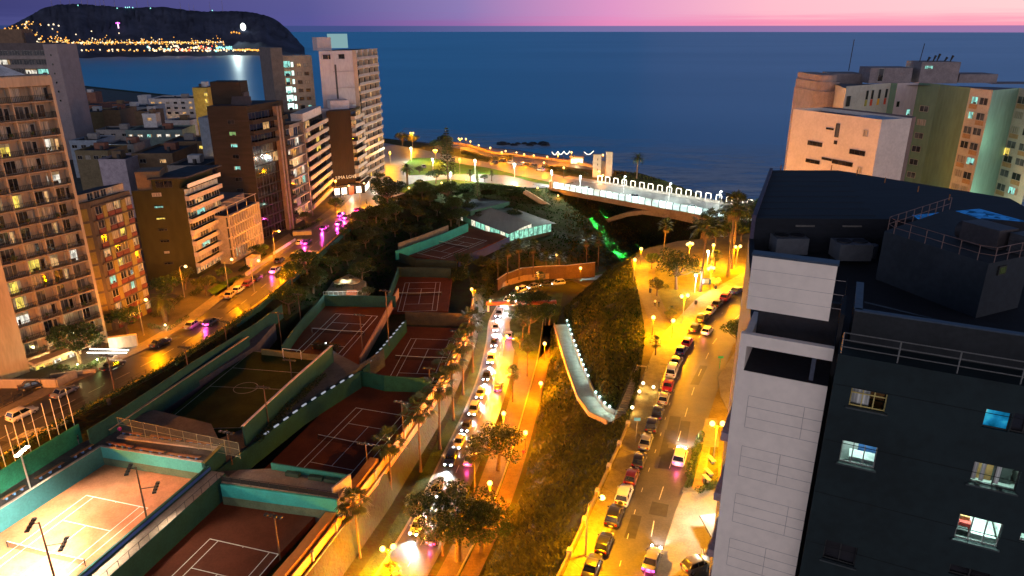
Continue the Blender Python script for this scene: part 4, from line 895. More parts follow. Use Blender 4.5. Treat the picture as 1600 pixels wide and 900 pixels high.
# --- right: pink block, green block
BEI = mat('beige_pink', (.54, .49, .46), .85, .1, .3, .2); 
C = G(1378, 187, 45.5); Lf = G(1240, 170, 45.5); Rt = G(1425, 184.5, 45.5); zt_ = 45.5
d = Vector((C.x-Lf.x, C.y-Lf.y, 0)).normalized(); n2 = Vector((d.y, -d.x, 0)); a2 = math.atan2(d.y, d.x); C0, L0, R0 = [Vector((p.x, p.y, 0)) for p in (C, Lf, Rt)]
b = bld_thing('beige_block', 'beige pink block with scattered slit windows at the right behind the dark roof', C0)
bk = R0-C0
MB().prism([L0, C0, R0, R0-(C0-L0)], 0, zt_, 0, False).obj('wall', BEI, b); MB().add([(*p.xy, zt_-.6) for p in (L0, C0, R0, R0-(C0-L0))], [(0, 1, 2, 3)]).obj('roof', mat('roof_bluegrey', (.10, .12, .16)), b)
MB().prism([R0+Vector((.02, 0, 0)), R0+d*-1+(bk.normalized()*2.2), R0-(C0-L0)+bk.normalized()*2.2, R0-(C0-L0)], 0, zt_+.05).obj('side_wall', mat('brown_side', (.22, .13, .10)), b)
def slit(x0, y0, x1, y1, pm, div=3, fm=DKF):
    p = onplane(x0, y1, C0, n2); q = onplane(x1, y1, C0, n2); r = onplane((x0+x1)/2, y0, C0, n2); m_ = (p+q)/2; window(b, Vector((m_.x, m_.y, min(p.z, q.z)))+n2*.04, a2, (Vector(q.xy)-Vector(p.xy)).length, max(.35, r.z-m_.z), pm, div, fm)
for q in [(1262, 219, 1285, 226, PD), (1259, 247, 1281, 253, PD), (1327, 232, 1352, 240, PD), (1284, 245, 1300, 249, PD), (1300, 248, 1333, 255, PD), (1291, 199, 1303, 202, PD), (1303, 219, 1308, 225, PD), (1304, 192, 1310, 214, PG, 1), (1348, 202, 1355, 213, PC, 2, WHF), (1339, 260, 1346, 270, PC, 2, WHF)]: slit(*q)
MB().add([tuple(lerp(lerp(L0, C0, u), lerp(R0-(C0-L0), R0, u), v)+Vector((0, 0, zt_-.2))) for u, v in ((.62, .2), (.95, .2), (.95, .9), (.62, .9))], [(0, 1, 2, 3)]).obj('roof_cover', mat('tarp_blue', (.16, .22, .33), .4, .4, .3, bump=.6), b)
GRN = mat('green_render', (.11, .19, .14), .85, .15, .12, .2, stretch=(1, 1, .3)); GRN2 = mat('green_pale', (.25, .38, .29), .85, .12, .12, .2, stretch=(1, 1, .3)); BEW = mat('beige_window_wall', (.40, .36, .31), .85, .12, .4); TAN = mat('tan_panel', (.33, .2, .10), .8)
zg2 = 47.5; pxs = [(1322, 138.5), (1392, 133), (1402, 133.5), (1435, 132.5), (1468, 135), (1516, 141), (1551, 145), (1592, 141), (1640, 147)]
Q = [G(x, y, zg2) for x, y in pxs]; Q = [Vector((p.x, p.y, 0)) for p in Q]
b = bld_thing('green_block', 'green and beige stepped apartment block at the top right corner', Q[4])
back = [p+Vector((4, 16, 0)) for p in (Q[-1], Q[0])]
MB().add([(*p.xy, zg2) for p in Q+back], [tuple(range(len(Q)+2))]).obj('roof', mat('roof_dusk', (.10, .10, .12)), b)
wm = [BEW, GRN, WHT, GRN, GRN, BEW, GRN2, BEW]
for k in range(8):
    p, q = Q[k], Q[k+1]; MB().quad((*p.xy, 0), (*q.xy, 0), (*q.xy, zg2+.5), (*p.xy, zg2+.5)).obj('wall', wm[k], b)
MB().prism([Q[0], Q[0]+Vector((4, 16, 0)), Q[0]+Vector((4.1, 16, 0)), Q[0]+Vector((.1, 0, 0))], 0, zg2).obj('wall', BEW, b)
def gw(k, us, rows, w, h, tab, zs=3.1, z0=None, pan=False, div=2):
    p, q = Q[k], Q[k+1]; d = (q-p).normalized(); n_ = Vector((d.y, -d.x, 0)); a_ = math.atan2(d.y, d.x); Lw = (q-p).length
    for f in range(rows):
        for j, u in enumerate(us):
            z = (z0 or zg2-2.7)-f*zs; window(b, p+d*Lw*u+n_*.04+Vector((0, 0, z)), a_, Lw*w, h, pick(rg, tab), div, ALU)
            if pan and (f+j) % 2 == 0: MB().box((*(p+d*Lw*u+n_*.03).xy, z-.55), (Lw*w, .08, .95), a_).obj('tan_panel', TAN, b)
gw(5, (.28, .72), 9, .36, 1.55, [(5, PG), (3, PC), (4, PD), (.8, PT)], 3.15, None, True)
gw(7, (.2, .62), 9, .30, 1.55, [(5, PG), (3, PC), (4, PD), (.8, PT)], 3.15, None, True)
gw(3, (.5,), 8, .42, 1.4, [(5, PD), (1, PC), (2, PG)], 3.15, zg2-6)
p, q = Q[7], Q[8]; dq = (q-p).normalized(); window(b, p+dq*.8+Vector((dq.y, -dq.x, 0))*.08+Vector((0, 0, zg2-14)), math.atan2(dq.y, dq.x), 2.3, 1.8, PY, 2)
p, q = Q[0], Q[1]; d = (q-p).normalized(); n_ = Vector((d.y, -d.x, 0)); a_ = math.atan2(d.y, d.x); Lw = (q-p).length
window(b, p+d*Lw*.08+n_*.04+Vector((0, 0, zg2-4)), a_, 1.8, 2.4, PD, 1)
for u, c_ in ((.48, 'olive'), (.60, 'r'), (.76, 'y'), (.92, 'r')):
    window(b, p+d*Lw*u+n_*.04+Vector((0, 0, zg2-2.8)), a_, .8, 2.0, PD, 1, DKF); MB().box((*(p+d*Lw*u+n_*.05).xy, zg2-3.6), (.8, .1, 1.4), a_).obj('coloured_panel', mat('panel_'+c_, {'olive': (.3, .26, .05), 'r': (.5, .05, .02), 'y': (.6, .3, .02)}[c_]), b)
p, q = Q[2], Q[3]; d = (q-p).normalized(); n_ = Vector((d.y, -d.x, 0)); a_ = math.atan2(d.y, d.x); Lw = (q-p).length
window(b, p+d*Lw*.18+n_*.04+Vector((0, 0, zg2-5.0)), a_, 1.0, 1.4, PD, 1); window(b, p+d*Lw*.74+n_*.04+Vector((0, 0, zg2-7.0)), a_, 1.2, 1.4, PT, 1)
def rb(nm, x0, x1, yt, Y, dep, m, zb): 
    z = ZT(yt, 0, Y); xa, xb = XT(x0, Y, z), XT(x1, Y, z); MB().prism([(xa, Y), (xb, Y), (xb+1, Y+dep), (xa+1, Y+dep)], zb, z).obj(nm, m, b); return xa, xb, z
DUSK = mat('dusk_mauve', (.20, .17, .18), .85)
xa, xb, z = rb('roof_room', 1361, 1427, 106, 178, 8, DUSK, zg2); window(b, Vector((xa+2.6, 177.95, zg2+.5)), 0, 1.3, 3, PD, 1)
xa, xb, z = rb('roof_room', 1441, 1502, 97, 178, 9, DUSK, zg2); window(b, Vector((xa+1.8, 177.95, z-1.6)), 0, 2.0, .8, PT, 2)
for k, u in enumerate((.3, .45, .55, .75, .9)): MB().tube((lerp(xa, xb, u), 181, z), (lerp(xa, xb, u)+.5, 181, z+1.0+.4*(k % 3)), .12, .3, 6).obj('roof_aerial', RAIL_D, b)
MB().tube((xa+1, 181, z), (xa+1.4, 181, z+4.2), .09).obj('roof_aerial', RAIL_D, b)
rb('roof_room', 1500, 1560, 116, 180, 8, DUSK, zg2); rb('roof_room', 1302, 1350, 115, 184, 9, DUSK, 20); xa, xb, z = rb('roof_room', 1552, 1640, 131, 176, 8, DUSK, zg2)
MB().tube((XT(1328, 186, 52), 186, 50), (XT(1329, 186, 52), 186, 57.5), .1).obj('roof_aerial', RAIL_D, b)
for k, (x0, yt) in enumerate(((1250, 146), (1262, 131), (1270, 120))):
    z = ZT(yt, 0, 170); cx, r_ = XT(1292, 178, z), 3.4-k*.5; MB().prism([(cx+r_*math.cos(a*math.pi/12)*1.0, 178+r_*math.sin(a*math.pi/12)) for a in range(12, 25)]+[(cx+r_, 190), (cx-r_, 190)], 18, z).obj('rounded_terrace', mat('terrace_mauve', (.24, .185, .17)), b)
light('courtyard_light', 'POINT', b, Vector((lerp(Q[6], Q[7], .4)+Vector((-1.5, -7, 24)))-Vector(b['_o'])), 1500, (.6, 1, .72), .6)
light('courtyard_light', 'POINT', b, Vector((lerp(Q[6], Q[7], .45)+Vector((-1.5, -6, 38)))-Vector(b['_o'])), 500, (.6, 1, .75), .6)
light('courtyard_light', 'POINT', b, Vector((lerp(Q[4], Q[5], .5)+Vector((-2, -8, 20)))-Vector(b['_o'])), 400, (.6, 1, .55), .6)
None and light('street_glow', 'POINT', b, Vector((C0+n2*16+Vector((0, 0, 26)))-Vector(b['_o'])), 900, (1, .8, .68), 2)
# ================================================================== foreground tower at the right
e1 = Vector((.899, -.438, 0)); e2 = Vector((.438, .899, 0)); nF = -e2
ZP = 45.7; D0 = G(1310, 553, ZP); D0.z = 0
NAVY = mat('navy_render', (.0075, .0165, .019), .75, .3, .22, .3, fine=10); NAVY2 = mat('navy_cladding', (.026, .032, .045), .7, .15, .3, .3, stretch=(1, 1, 6)); SLATE = mat('slate_blue_wall', (.022, .028, .036), .85, .2, .3)
PALE = mat('pale_cladding', (.80, .70, .60), .75, .06, .25, .3); JOINT = mat('cladding_joint', (.40, .35, .33), .9)
tw = bld_thing('dark_tower', 'navy rooftop tower with a pale clad stair block filling the right side in the foreground', D0)
def loc(p): s = (p-D0); return s.dot(e1), s.z     # coordinates on the front plane
def FP(s, z, back=0.0): q = D0+e1*s+e2*back; return Vector((q.x, q.y, z))
# front wall with real openings
holes = []
def hole(x0, y0, x1, y1):
    a = loc(onplane(x0, (y0+y1)/2-4, D0, nF)); c_ = loc(onplane(x1, (y0+y1)/2+4, D0, nF)); t = loc(onplane((x0+x1)/2, y0, D0, nF)); u = loc(onplane((x0+x1)/2, y1, D0, nF))
    holes.append((a[0], c_[0], u[1], t[1])); return holes[-1]
hA = hole(1328, 611, 1385, 640); hB = hole(1313, 693, 1369, 728); hC = hole(1537, 642, 1578, 672); hC2 = hole(1581, 648, 1625, 680); hD = hole(1517, 728, 1592, 763); hE = hole(1494, 810, 1564, 850); hF = hole(1287, 849, 1338, 880); hG = hole(1593, 838, 1640, 852); hH = hole(1482, 889, 1550, 905)
ss = sorted({0.0, 22.0}|{h[0] for h in holes}|{h[1] for h in holes}); zs = sorted({14.0, ZP}|{h[2] for h in holes}|{h[3] for h in holes})
b = MB()
for i in range(len(ss)-1):
    for j in range(len(zs)-1):
        cs, cz = (ss[i]+ss[i+1])/2, (zs[j]+zs[j+1])/2
        if any(h[0] < cs < h[1] and h[2] < cz < h[3] for h in holes): continue
        b.quad(FP(ss[i], zs[j]), FP(ss[i+1], zs[j]), FP(ss[i+1], zs[j+1]), FP(ss[i], zs[j+1]))
for h in holes:
    a, c_, z0, z1 = h; t = .35
    b.quad(FP(a, z0), FP(a, z1), FP(a, z1, t), FP(a, z0, t)); b.quad(FP(c_, z1), FP(c_, z0), FP(c_, z0, t), FP(c_, z1, t)); b.quad(FP(a, z0), FP(a, z0, t), FP(c_, z0, t), FP(c_, z0)); b.quad(FP(a, z1, t), FP(a, z1), FP(c_, z1), FP(c_, z1, t))
b.quad(FP(0, 0), FP(22, 0), FP(22, 14), FP(0, 14)); b.quad(FP(0, 0, 12), FP(0, 0), FP(0, ZP), FP(0, ZP, 12))
b.obj('front_wall', NAVY, tw)
angF = math.atan2(e1.y, e1.x)
ROOMT = emit('ceiling_light_teal', (.50, 1, .90), 3.2); ROOMW = mat('room_wall', (.62, .66, .62), .8, .1, .6); CURT = curtainm('room_curtain', (.8, .82, .78))
def room(h, col, power, curtains=(), things=()):
    a, c_, z0, z1 = h; D = 3.0; b = MB(); zc = z1+.25; zf = z0-.9
    A_, B_, = a-.5, c_+.5
    b.quad(FP(A_, zf, .36), FP(B_, zf, .36), FP(B_, zf, D), FP(A_, zf, D)); b.quad(FP(A_, zf, D), FP(B_, zf, D), FP(B_, zc, D), FP(A_, zc, D)); b.quad(FP(A_, zf, .36), FP(A_, zf, D), FP(A_, zc, D), FP(A_, zc, .36)); b.quad(FP(B_, zf, D), FP(B_, zf, .36), FP(B_, zc, .36), FP(B_, zc, D)); b.quad(FP(A_, zc, D), FP(B_, zc, D), FP(B_, zc, .36), FP(A_, zc, .36))
    b.obj('room', ROOMW, tw)
    light('ceiling_light', 'POINT', tw, FP((a+c_)/2, zc-.25, 1.6)-D0, power, col, .12)
    for u0, u1 in curtains: MB().box((*FP(lerp(a, c_, (u0+u1)/2), 0, .5).xy, (z0+z1)/2+.1), ((c_-a)*(u1-u0), .1, z1-z0+.25), angF).obj('curtain', CURT, tw)
    for u, dp, w, d_, hh, cm in things: MB().box((*FP(lerp(a, c_, u), 0, dp).xy, zf+hh/2), (w, d_, hh), angF).obj('furniture', mat('furniture_'+cm, {'wood': (.3, .14, .05), 'white': (.7, .7, .68), 'red': (.45, .05, .04), 'blue': (.08, .2, .5), 'dark': (.05, .05, .05)}[cm]), tw)
def glaze(h, div, fm, hbar=False):
    a, c_, z0, z1 = h; b = MB(); t = .05
    for i in range(div+1): b.box((*FP(lerp(a+t/2, c_-t/2, i/div), 0, .16).xy, (z0+z1)/2), (t, .07, z1-z0-.002), angF)
    for z in (z0+t/2, z1-t/2)+((lerp(z0, z1, .72),) if hbar else ()): b.box((*FP((a+c_)/2, 0, .17).xy, z), (c_-a-.004, .05, t), angF)
    return b.obj('window_frame', fm, tw)
TEAL = (.62, 1, .90)
room(hB, TEAL, 120, (), [(.25, 2.2, .9, .6, 2.0, 'white'), (.7, 2.4, 1.2, .5, 1.6, 'blue'), (.75, 1.4, 1.4, .8, .75, 'white')]); glaze(hB, 3, ALU)
room(hD, TEAL, 150, ((.02, .16), (.24, .33), (.56, .66)), [(.42, 2.4, 1.0, .5, 2.1, 'wood'), (.85, 2.5, 1.0, .6, 2.2, 'dark')]); glaze(hD, 2, DKF)
room(hE, TEAL, 290, (), [(.3, 1.8, .5, .5, 1.2, 'wood'), (.34, 1.5, .5, .4, 1.0, 'red'), (.2, 1.2, .7, .5, .8, 'dark'), (.78, 2.0, 1.1, 1.6, .6, 'white'), (.1, 2.3, .5, .8, 1.6, 'white')]); glaze(hE, 3, ALU)
room(hG, TEAL, 60); glaze(hG, 2, ALU)
room(hA, (.9, .8, .25), 3.0, ((.05, .55),), [(.8, 1.8, .6, .5, 1.8, 'wood')]); glaze(hA, 3, mat('frame_brass', (.45, .36, .12), .5), True)
for h in (hC2, hF, hH):
    a, c_, z0, z1 = h; MB().quad(FP(a, z0, .3), FP(c_, z0, .3), FP(c_, z1, .3), FP(a, z1, .3)).obj('pane', PD, tw); glaze(h, 2, DKF)
m = newmat('tv_picture'); setctx(m); geo = nd('ShaderNodeNewGeometry'); n1 = nd('ShaderNodeTexNoise'); n1.inputs['Scale'].default_value = 1.1; n1.inputs['Detail'].default_value = 5; L.new(geo.outputs['Position'], n1.inputs[0])
e = nd('ShaderNodeEmission'); L.new(ramp(n1.outputs[0], [(.3, (.0, .06, .12)), (.45, (.01, .22, .45)), (.56, (.04, .5, .7)), (.63, (.55, .45, .15)), (.72, (.9, 1, 1))]), e.inputs[0]); e.inputs[1].default_value = .9; L.new(e.outputs[0], nd('ShaderNodeOutputMaterial').inputs[0])
a, c_, z0, z1 = hC; MB().quad(FP(a, z0, .3), FP(c_, z0, .3), FP(c_, z1, .3), FP(a, z1, .3)).obj('screen', m, tw); glaze(hC, 1, DKF)
# pipes, vents and joints on the navy wall
jn = MB(); [jn.box((*FP(11, 0, -.004).xy, ZP-1.55-3.05*k), (21.9, .014, .03), angF) for k in range(9)]; jn.obj('floor_joints', mat('joint_black', (.004, .006, .007), .9), tw)
for h in (hA, hB, hD, hE, hF): MB().box((*FP((h[0]+h[1])/2, 0, -.06).xy, h[2]-.05), (h[1]-h[0]+.22, .16, .08), angF).obj('window_sill', mat('sill_slate', (.04, .05, .052), .7), tw)
# side fin at the far right of the wall, parapet ledge with railing, set-back wall
MB().box((*FP(15.2, 0, -.45).xy, 25), (.4, .9, 24), angF).obj('wall_fin', mat('fin_navy', (.02, .026, .03)), tw)
b = MB(); b.quad(FP(0, ZP), FP(22, ZP), FP(22, ZP, 1.7), FP(0, ZP, 1.7)); b.obj('ledge', NAVY, tw)
b = MB(); 
for h in (.35, .7, 1.05): b.tube(FP(.1, ZP+h, .15), FP(21.5, ZP+h, .15), .03, None, 6)
for k in range(8): b.tube(FP(.1+k*2.35, ZP, .15), FP(.1+k*2.35, ZP+1.05, .15), .035, None, 6)
b.obj('railing', mat('railing_steel', (.20, .20, .19), .4, .2, 3, metal=.5), tw)
s0 = along(FP(0, 0, 1.7), e1, 1338, ZP+2); zt5 = ZT(486, FP(s0, 0, 1.7).x, FP(s0, 0, 1.7).y)
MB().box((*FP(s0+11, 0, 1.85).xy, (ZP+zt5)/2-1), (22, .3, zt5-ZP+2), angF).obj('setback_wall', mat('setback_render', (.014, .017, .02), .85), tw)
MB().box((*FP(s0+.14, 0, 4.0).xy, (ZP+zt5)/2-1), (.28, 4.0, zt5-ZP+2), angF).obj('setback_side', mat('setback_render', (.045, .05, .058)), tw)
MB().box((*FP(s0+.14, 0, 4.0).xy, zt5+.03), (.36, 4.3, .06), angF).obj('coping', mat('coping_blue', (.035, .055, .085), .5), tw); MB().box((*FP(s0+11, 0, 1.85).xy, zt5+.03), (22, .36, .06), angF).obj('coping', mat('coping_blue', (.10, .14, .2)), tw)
# pale stair block, one step behind the navy wall
wb = .7
sR = along(FP(0, 0, wb), e1, 1304, ZP); sL = along(FP(0, 0, wb), e1, 1158, ZP)
def WP(px, py): return loc(onplane(px, py, FP(0, 0, wb), nF))
zl_t = WP(1225, 532)[1]; z_op1, z_op0 = WP(1230, 552)[1], WP(1230, 592)[1]; zu_b, zu_t = WP(1225, 497)[1], WP(1235, 411)[1]
def wbox(nm, s0, s1, z0, z1, m, back=wb, dep=5.0): return MB().prism([FP(s0, 0, back), FP(s1, 0, back), FP(s1, 0, back+dep), FP(s0, 0, back+dep)], z0, z1, 0, True, True).obj(nm, m, tw)
wbox('pale_wall', sL, sR, 0, z_op0, PALE); wbox('pale_band', sL, sR, z_op1, zl_t, PALE, wb, .35)
wbox('pale_corner', sL, sL+.35, z_op0, z_op1, PALE, wb, 5)
wbox('upper_block', sL+.05, sR-.45, zu_b, zu_t, PALE, wb+.5, .5); wbox('upper_cap', sL, sR-.4, zu_t, zu_t+.1, mat('coping_blue', (.035, .055, .085)), wb+.42, .7)
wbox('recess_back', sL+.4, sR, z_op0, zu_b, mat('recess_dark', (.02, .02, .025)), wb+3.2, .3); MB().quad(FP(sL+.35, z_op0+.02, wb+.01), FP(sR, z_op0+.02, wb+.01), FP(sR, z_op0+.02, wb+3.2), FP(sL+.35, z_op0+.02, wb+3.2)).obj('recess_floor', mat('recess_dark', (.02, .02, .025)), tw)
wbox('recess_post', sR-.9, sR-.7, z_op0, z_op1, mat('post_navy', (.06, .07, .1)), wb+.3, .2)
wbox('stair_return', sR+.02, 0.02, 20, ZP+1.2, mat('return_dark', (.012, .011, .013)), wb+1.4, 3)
jb = MB()
def jline(p, q, t=.025):
    (s0, z0), (s1, z1) = p, q
    if abs(z1-z0) < abs(s1-s0): jb.box((*FP((s0+s1)/2, 0, wb-.004).xy, (z0+z1)/2), (abs(s1-s0), .012, t), angF)
    else: jb.box((*FP((s0+s1)/2, 0, wb-.004).xy, (z0+z1)/2), (t, .012, abs(z1-z0)-.03), angF)
zz_ = z_op0-1.35; k = 0
while zz_ > 14:
    for r_ in range(4):
        z = zz_-r_*.62; jline((sL+.75, z), (sR, z)); 
        if r_ < 3: jline((lerp(sL, sR, .62 if k % 2 else .8), z), (lerp(sL, sR, .62 if k % 2 else .8), z-.62))
    jline((sL+.75, zz_), (sL+.75, zz_-1.86)); zz_ -= 3.0; k += 1
jb.obj('joint_pattern', JOINT, tw); jb = MB()
for r_ in range(1, 4): jb.box((*FP((sL+sR)/2, 0, wb+.496).xy, lerp(zu_b, zu_t, r_/4)), (sR-sL, .012, .015), angF)
jb.obj('joint_pattern', JOINT, tw)
# service balconies on the street side
for k in range(9):
    z = 8+k*3.9
    MB().box((*FP(sL-.22, 0, wb+2.2).xy, z), (.44, 3.4, .5), angF).obj('service_balcony', mat('balcony_mauve', (.3, .24, .26)), tw)
    MB().box((*FP(sL-.04, 0, wb+2.2).xy, z+1.9), (.08, 2.8, 1.6), angF).obj('side_window', PT if k in (0, 1, 4) else PG, tw)
# roof terrace, AC units and upper roof
zT = 43.0; zR = 45.8
MB().add([FP(sL, zT, wb+.5), FP(22, zT, 1.7), FP(26, zT, 34), FP(sL, zT, 36)], [(0, 1, 2, 3)]).obj('roof_terrace', mat('terrace_dark', (.010, .011, .016), .9), tw)
RL, RK, RR = G(1205, 266, zR), G(1309, 266, zR), G(1604, 346, zR); RA, RB = G(1178, 341, zR), G(1372, 342, zR); RN = G(1174, 352, zR)
rp = [RA, RB, RR+Vector((2, 0, 0)), RR+Vector((4, 8, 0)), RK, RL]
b = MB(); b.prism([(p.x, p.y) for p in rp], 0, zR, 0, True); b.wall([FP(sL+.2, 0, 5.2), RA], .4, 0, zT+1.1); b.obj('upper_roof', mat('upper_roof_felt', (.012, .015, .022), .8, .25, .6, .3, stretch=(.3, 2.4, 1)), tw)
for k in range(9):
    p = lerp(RA, RL, .02+.0*k); q = lerp(RB, RK, .02); u = k/9
    MB().wall([lerp(RA, RL, u+.05), lerp(RB, RK, u+.05)], .05, zR, zR+.03).obj('roof_seam', mat('seam_dark', (.012, .014, .02), .7), tw)
MB().wall([RA, RL], .3, zT-2, zR+.25).obj('edge_wall', mat('edge_violet', (.07, .06, .1), .7), tw)  # purple light on this edge is put into the wall colour
for k, p in enumerate([lerp(RL, RK, .14), lerp(RL, RK, .9)]+[lerp(RK, RR, u) for u in (.13, .31, .5, .66)]):
    MB().tube(p+Vector((0, 0, -.2)), p+Vector((0, 0, .55)), .05, None, 6).obj('roof_post', mat('rust_post', (.22, .09, .03), .8), tw)
for u in (.42, .8): 
    p = lerp(RA, RB, u)+Vector((0, -.05, -.6)); MB().box((p.x, p.y, p.z), (1.5, .1, .12), math.atan2((RB-RA).y, (RB-RA).x)).obj('light_fitting', mat('fitting_grey', (.14, .13, .12)), tw)
aR = math.atan2((RB-RA).y, (RB-RA).x)
for k, (px, py) in enumerate(((1229, 398), (1326, 408))):
    p = G(px, py, zT); t = thing('rooftop_condenser', ['grey twin fan condenser unit on the dark roof, nearer the tower\'s street edge', 'grey twin fan condenser unit on the dark roof, beside the railed roof block'][k], 'air conditioner', p, 0, 'condenser units on the dark tower roof')
    MB().box((p.x, p.y, p.z+.95), (2.5, 1.9, 1.3), aR).obj('casing', mat('ac_casing', (.11, .12, .14), .5, .15, 2, metal=.3), t)
    fb = MB(); [fb.tube((p.x+s*.62*math.cos(aR), p.y+s*.62*math.sin(aR), p.z+1.58), (p.x+s*.62*math.cos(aR), p.y+s*.62*math.sin(aR), p.z+1.68), .55, .55, 18) for s in (-1, 1)]; fb.obj('fan_guard', mat('fan_black', (.015, .015, .018), .6), t)
    lb_ = MB(); [lb_.box((p.x+sx_*1.1*math.cos(aR), p.y+sx_*1.1*math.sin(aR), p.z+.15), (.1, 1.7, .3), aR) for sx_ in (-1, 1)]; lb_.obj('stand', RAIL_D, t)
p = G(1362, 402, zT); tag(MB().tube(p, p+Vector((0, 0, 1.0)), .35, .35, 14).ball((p.x, p.y, p.z+1.0), .34, 0, 12, 6, .4).obj('water_tank', mat('tank_grey', (.2, .22, .25), .4, .1, 2, metal=.4)), 'small round water tank between the condensers and the railed roof block', 'water tank')
# railed plant block
zB = 46.6
B0, B1, B2 = G(1382, 361, zB), G(1545, 412, zB), G(1612, 398, zB); B3 = B0+(B2-B1)*1.9+Vector((1, 3, 0))
MB().prism([(p.x, p.y) for p in (B0, B1, B2, B2+Vector((3, 5, 0)), B3)], zT-1.5, zB).obj('plant_block', SLATE, tw)
b = MB()
ring = pline([B3, B0, B1, B2], 18)
for h in (.45, .95): b.path([p+Vector((0, 0, h)) for p in ring], .025, 5)
for p in ring: b.tube(p, p+Vector((0, 0, .95)), .03, None, 5)
b.obj('plant_railing', mat('rail_rust', (.16, .10, .09), .6), tw)
pc = lerp(B0, B2, .72)+Vector((.2, .5, 0)); q1 = (B1-B0).normalized(); q2 = (B2-B1).normalized(); a1 = math.atan2(q1.y, q1.x)
MB().box((pc.x, pc.y, zB+.75), (2.6, 1.7, 1.3), a1).obj('plant_unit', mat('unit_mauve', (.035, .03, .033), .6), tw); MB().tube(pc-q1*1.3+Vector((0, 0, .62)), pc-q1*1.9+Vector((0, 0, .62)), .62, .62, 18).obj('duct', mat('unit_mauve', (.10, .085, .09)), tw)
pd = pc+q1*2.2+q2*.6; MB().box((pd.x, pd.y, zB+.7), (1.2, 1.6, 1.2), a1).obj('louvre_unit', mat('louvre_dark', (.03, .03, .035), .6, .6, 1.5, stretch=(1, 1, 8)), tw)
sb0, sb1, sb2 = G(1425, 336, 46.3), G(1530, 326, 46.3), G(1612, 348, 46.3)
MB().add([sb0, G(1440, 346, 46.3), G(1540, 341, 46.3), sb2, sb1], [(0, 1, 2, 3, 4)]).obj('blue_skylight', emit('skylight_blue', (.03, .22, .75), .42, .85), tw)  # blue light falling on the roof panel, put in as emission
w_ = onplane(1564, 423, B1, Vector((q2.y, -q2.x, 0))); window(tw, Vector((w_.x, w_.y, w_.z-.25))+Vector((q2.y, -q2.x, 0))*.03, math.atan2(q2.y, q2.x), .75, .6, emit('grille_lime', (.7, 1, .2), 1.4, .7), 4, DKF, name='grille_window')
y0 = onplane(1470, 480, FP(0, 0, 6), nF); MB().box((*FP(loc(y0)[0]+.5, 0, 4.5).xy, zT+1.2), (5.5, .3, 2.6), angF).obj('yard_wall', mat('yard_dark', (.012, .012, .015)), tw)
MB().add([FP(s0+5.5, zT+2.4, 3.4), FP(s0+12, zT+2.3, 3.2), FP(s0+12, zT+2.9, 5.5), FP(s0+5.5, zT+3.0, 5.5)], [(0, 1, 2, 3)]).obj('corrugated_awning', mat('corrugated', (.05, .055, .075), .5, .5, 1, stretch=(7, 1, 1)), tw)
MB().tube(FP(s0+.4, zt5-.1, 3.5), FP(s0+7, zt5-.4, 2.2), .04, None, 6).obj('pipe', mat('coping_blue', (.035, .055, .085)), tw)
# street side of the tower: garage, canopy, planter
g0 = G(1092, 775, 0); gt = thing('garage_entrance', 'lit garage entrance with white walls at the foot of the dark tower', 'garage', g0)
MB().box((25.5, 71.5, 1.6), (2.5, 6, .3), .1).obj('canopy', CONC2, gt); MB().wall([(26.6, 66), (28.4, 78)], .3, 0, 4).obj('wall', mat('garage_white', (.7, .68, .62), .7, .1, .5), gt)
light('garage_light', 'POINT', gt, Vector((25.6, 74.5, 4.2))-g0, 4200, (1, .92, .74), .4)
b = MB(); [b.box((22.6+k*.34, 66.4-k*.16, .7), (.08, .10, 1.4), 0) for k in range(9)]; b.box((24, 65.8, 1.42), (3.2, .1, .1), -.44); b.obj('slatted_gate', mat('gate_cream', (.5, .46, .38)), gt)
b = MB(); [b.box((23.0+k*.30, 68.2-k*.0, .2), (.10, 3.2, .3), -.15) for k in range(9)]; b.obj('bike_rack', mat('rack_pale', (.42, .40, .36)), gt)

# ================================================================== bridge
A = G(862, 294); Bn = G(1135, 344); dB = (Bn-A).normalized(); nB = Vector((-dB.y, dB.x, 0)); LB_ = 112.0; WB = 24.5
def BP(s, w, z): return A+dB*s+nB*w+Vector((0, 0, z))
br = thing('arch_bridge', 'long concrete arch road bridge with a glowing glass barrier crossing the valley', 'bridge', A)
BCON = mat('bridge_concrete', (.22, .15, .09), .85, .2, .2, .25)
MB().prism([BP(-10, 0, 0), BP(LB_, 0, 0), BP(LB_, WB, 0), BP(-10, WB, 0)], -1.0, -.02, 0, True, True).obj('deck', BCON, br)
MB().prism([BP(-6, 2, 0), BP(LB_, 2, 0), BP(LB_, WB-2, 0), BP(-6, WB-2, 0)], -2.3, -1.01, 0, False, True).obj('girder', BCON, br)
MB().quad(BP(-10, 4, .006), BP(LB_, 4, .006), BP(LB_, WB-5, .006), BP(-10, WB-5, .006)).obj('carriageway', mat('bridge_asphalt', (.10, .105, .10), .55, .2, .3, .4), br)
for w0, w1 in ((.1, 4), (WB-5, WB-.1)): MB().prism([BP(-10, w0, 0), BP(LB_, w0, 0), BP(LB_, w1, 0), BP(-10, w1, 0)], -.01, .16).obj('footway', mat('bridge_footway', (.2, .19, .17), .75, .15, .5), br)
b = MB()
for k in range(22): b.quad(BP(k*5, 11.2, .012), BP(k*5+2.4, 11.2, .012), BP(k*5+2.4, 11.35, .012), BP(k*5, 11.35, .012))
b.obj('lane_lines', WHITEP, br)
lo = [onplane(x, y, BP(0, 4, 0), -nB) for x, y in ((927, 359), (941, 351.5), (958, 344.5), (980, 338.5), (1004, 335))]
lo = [((p-A).dot(dB), p.z) for p in lo]; sc_ = 54.0
full = lo+[(sc_, lo[-1][1]+.5)]+[(2*sc_-s, z) for s, z in lo[::-1]]
b = MB()
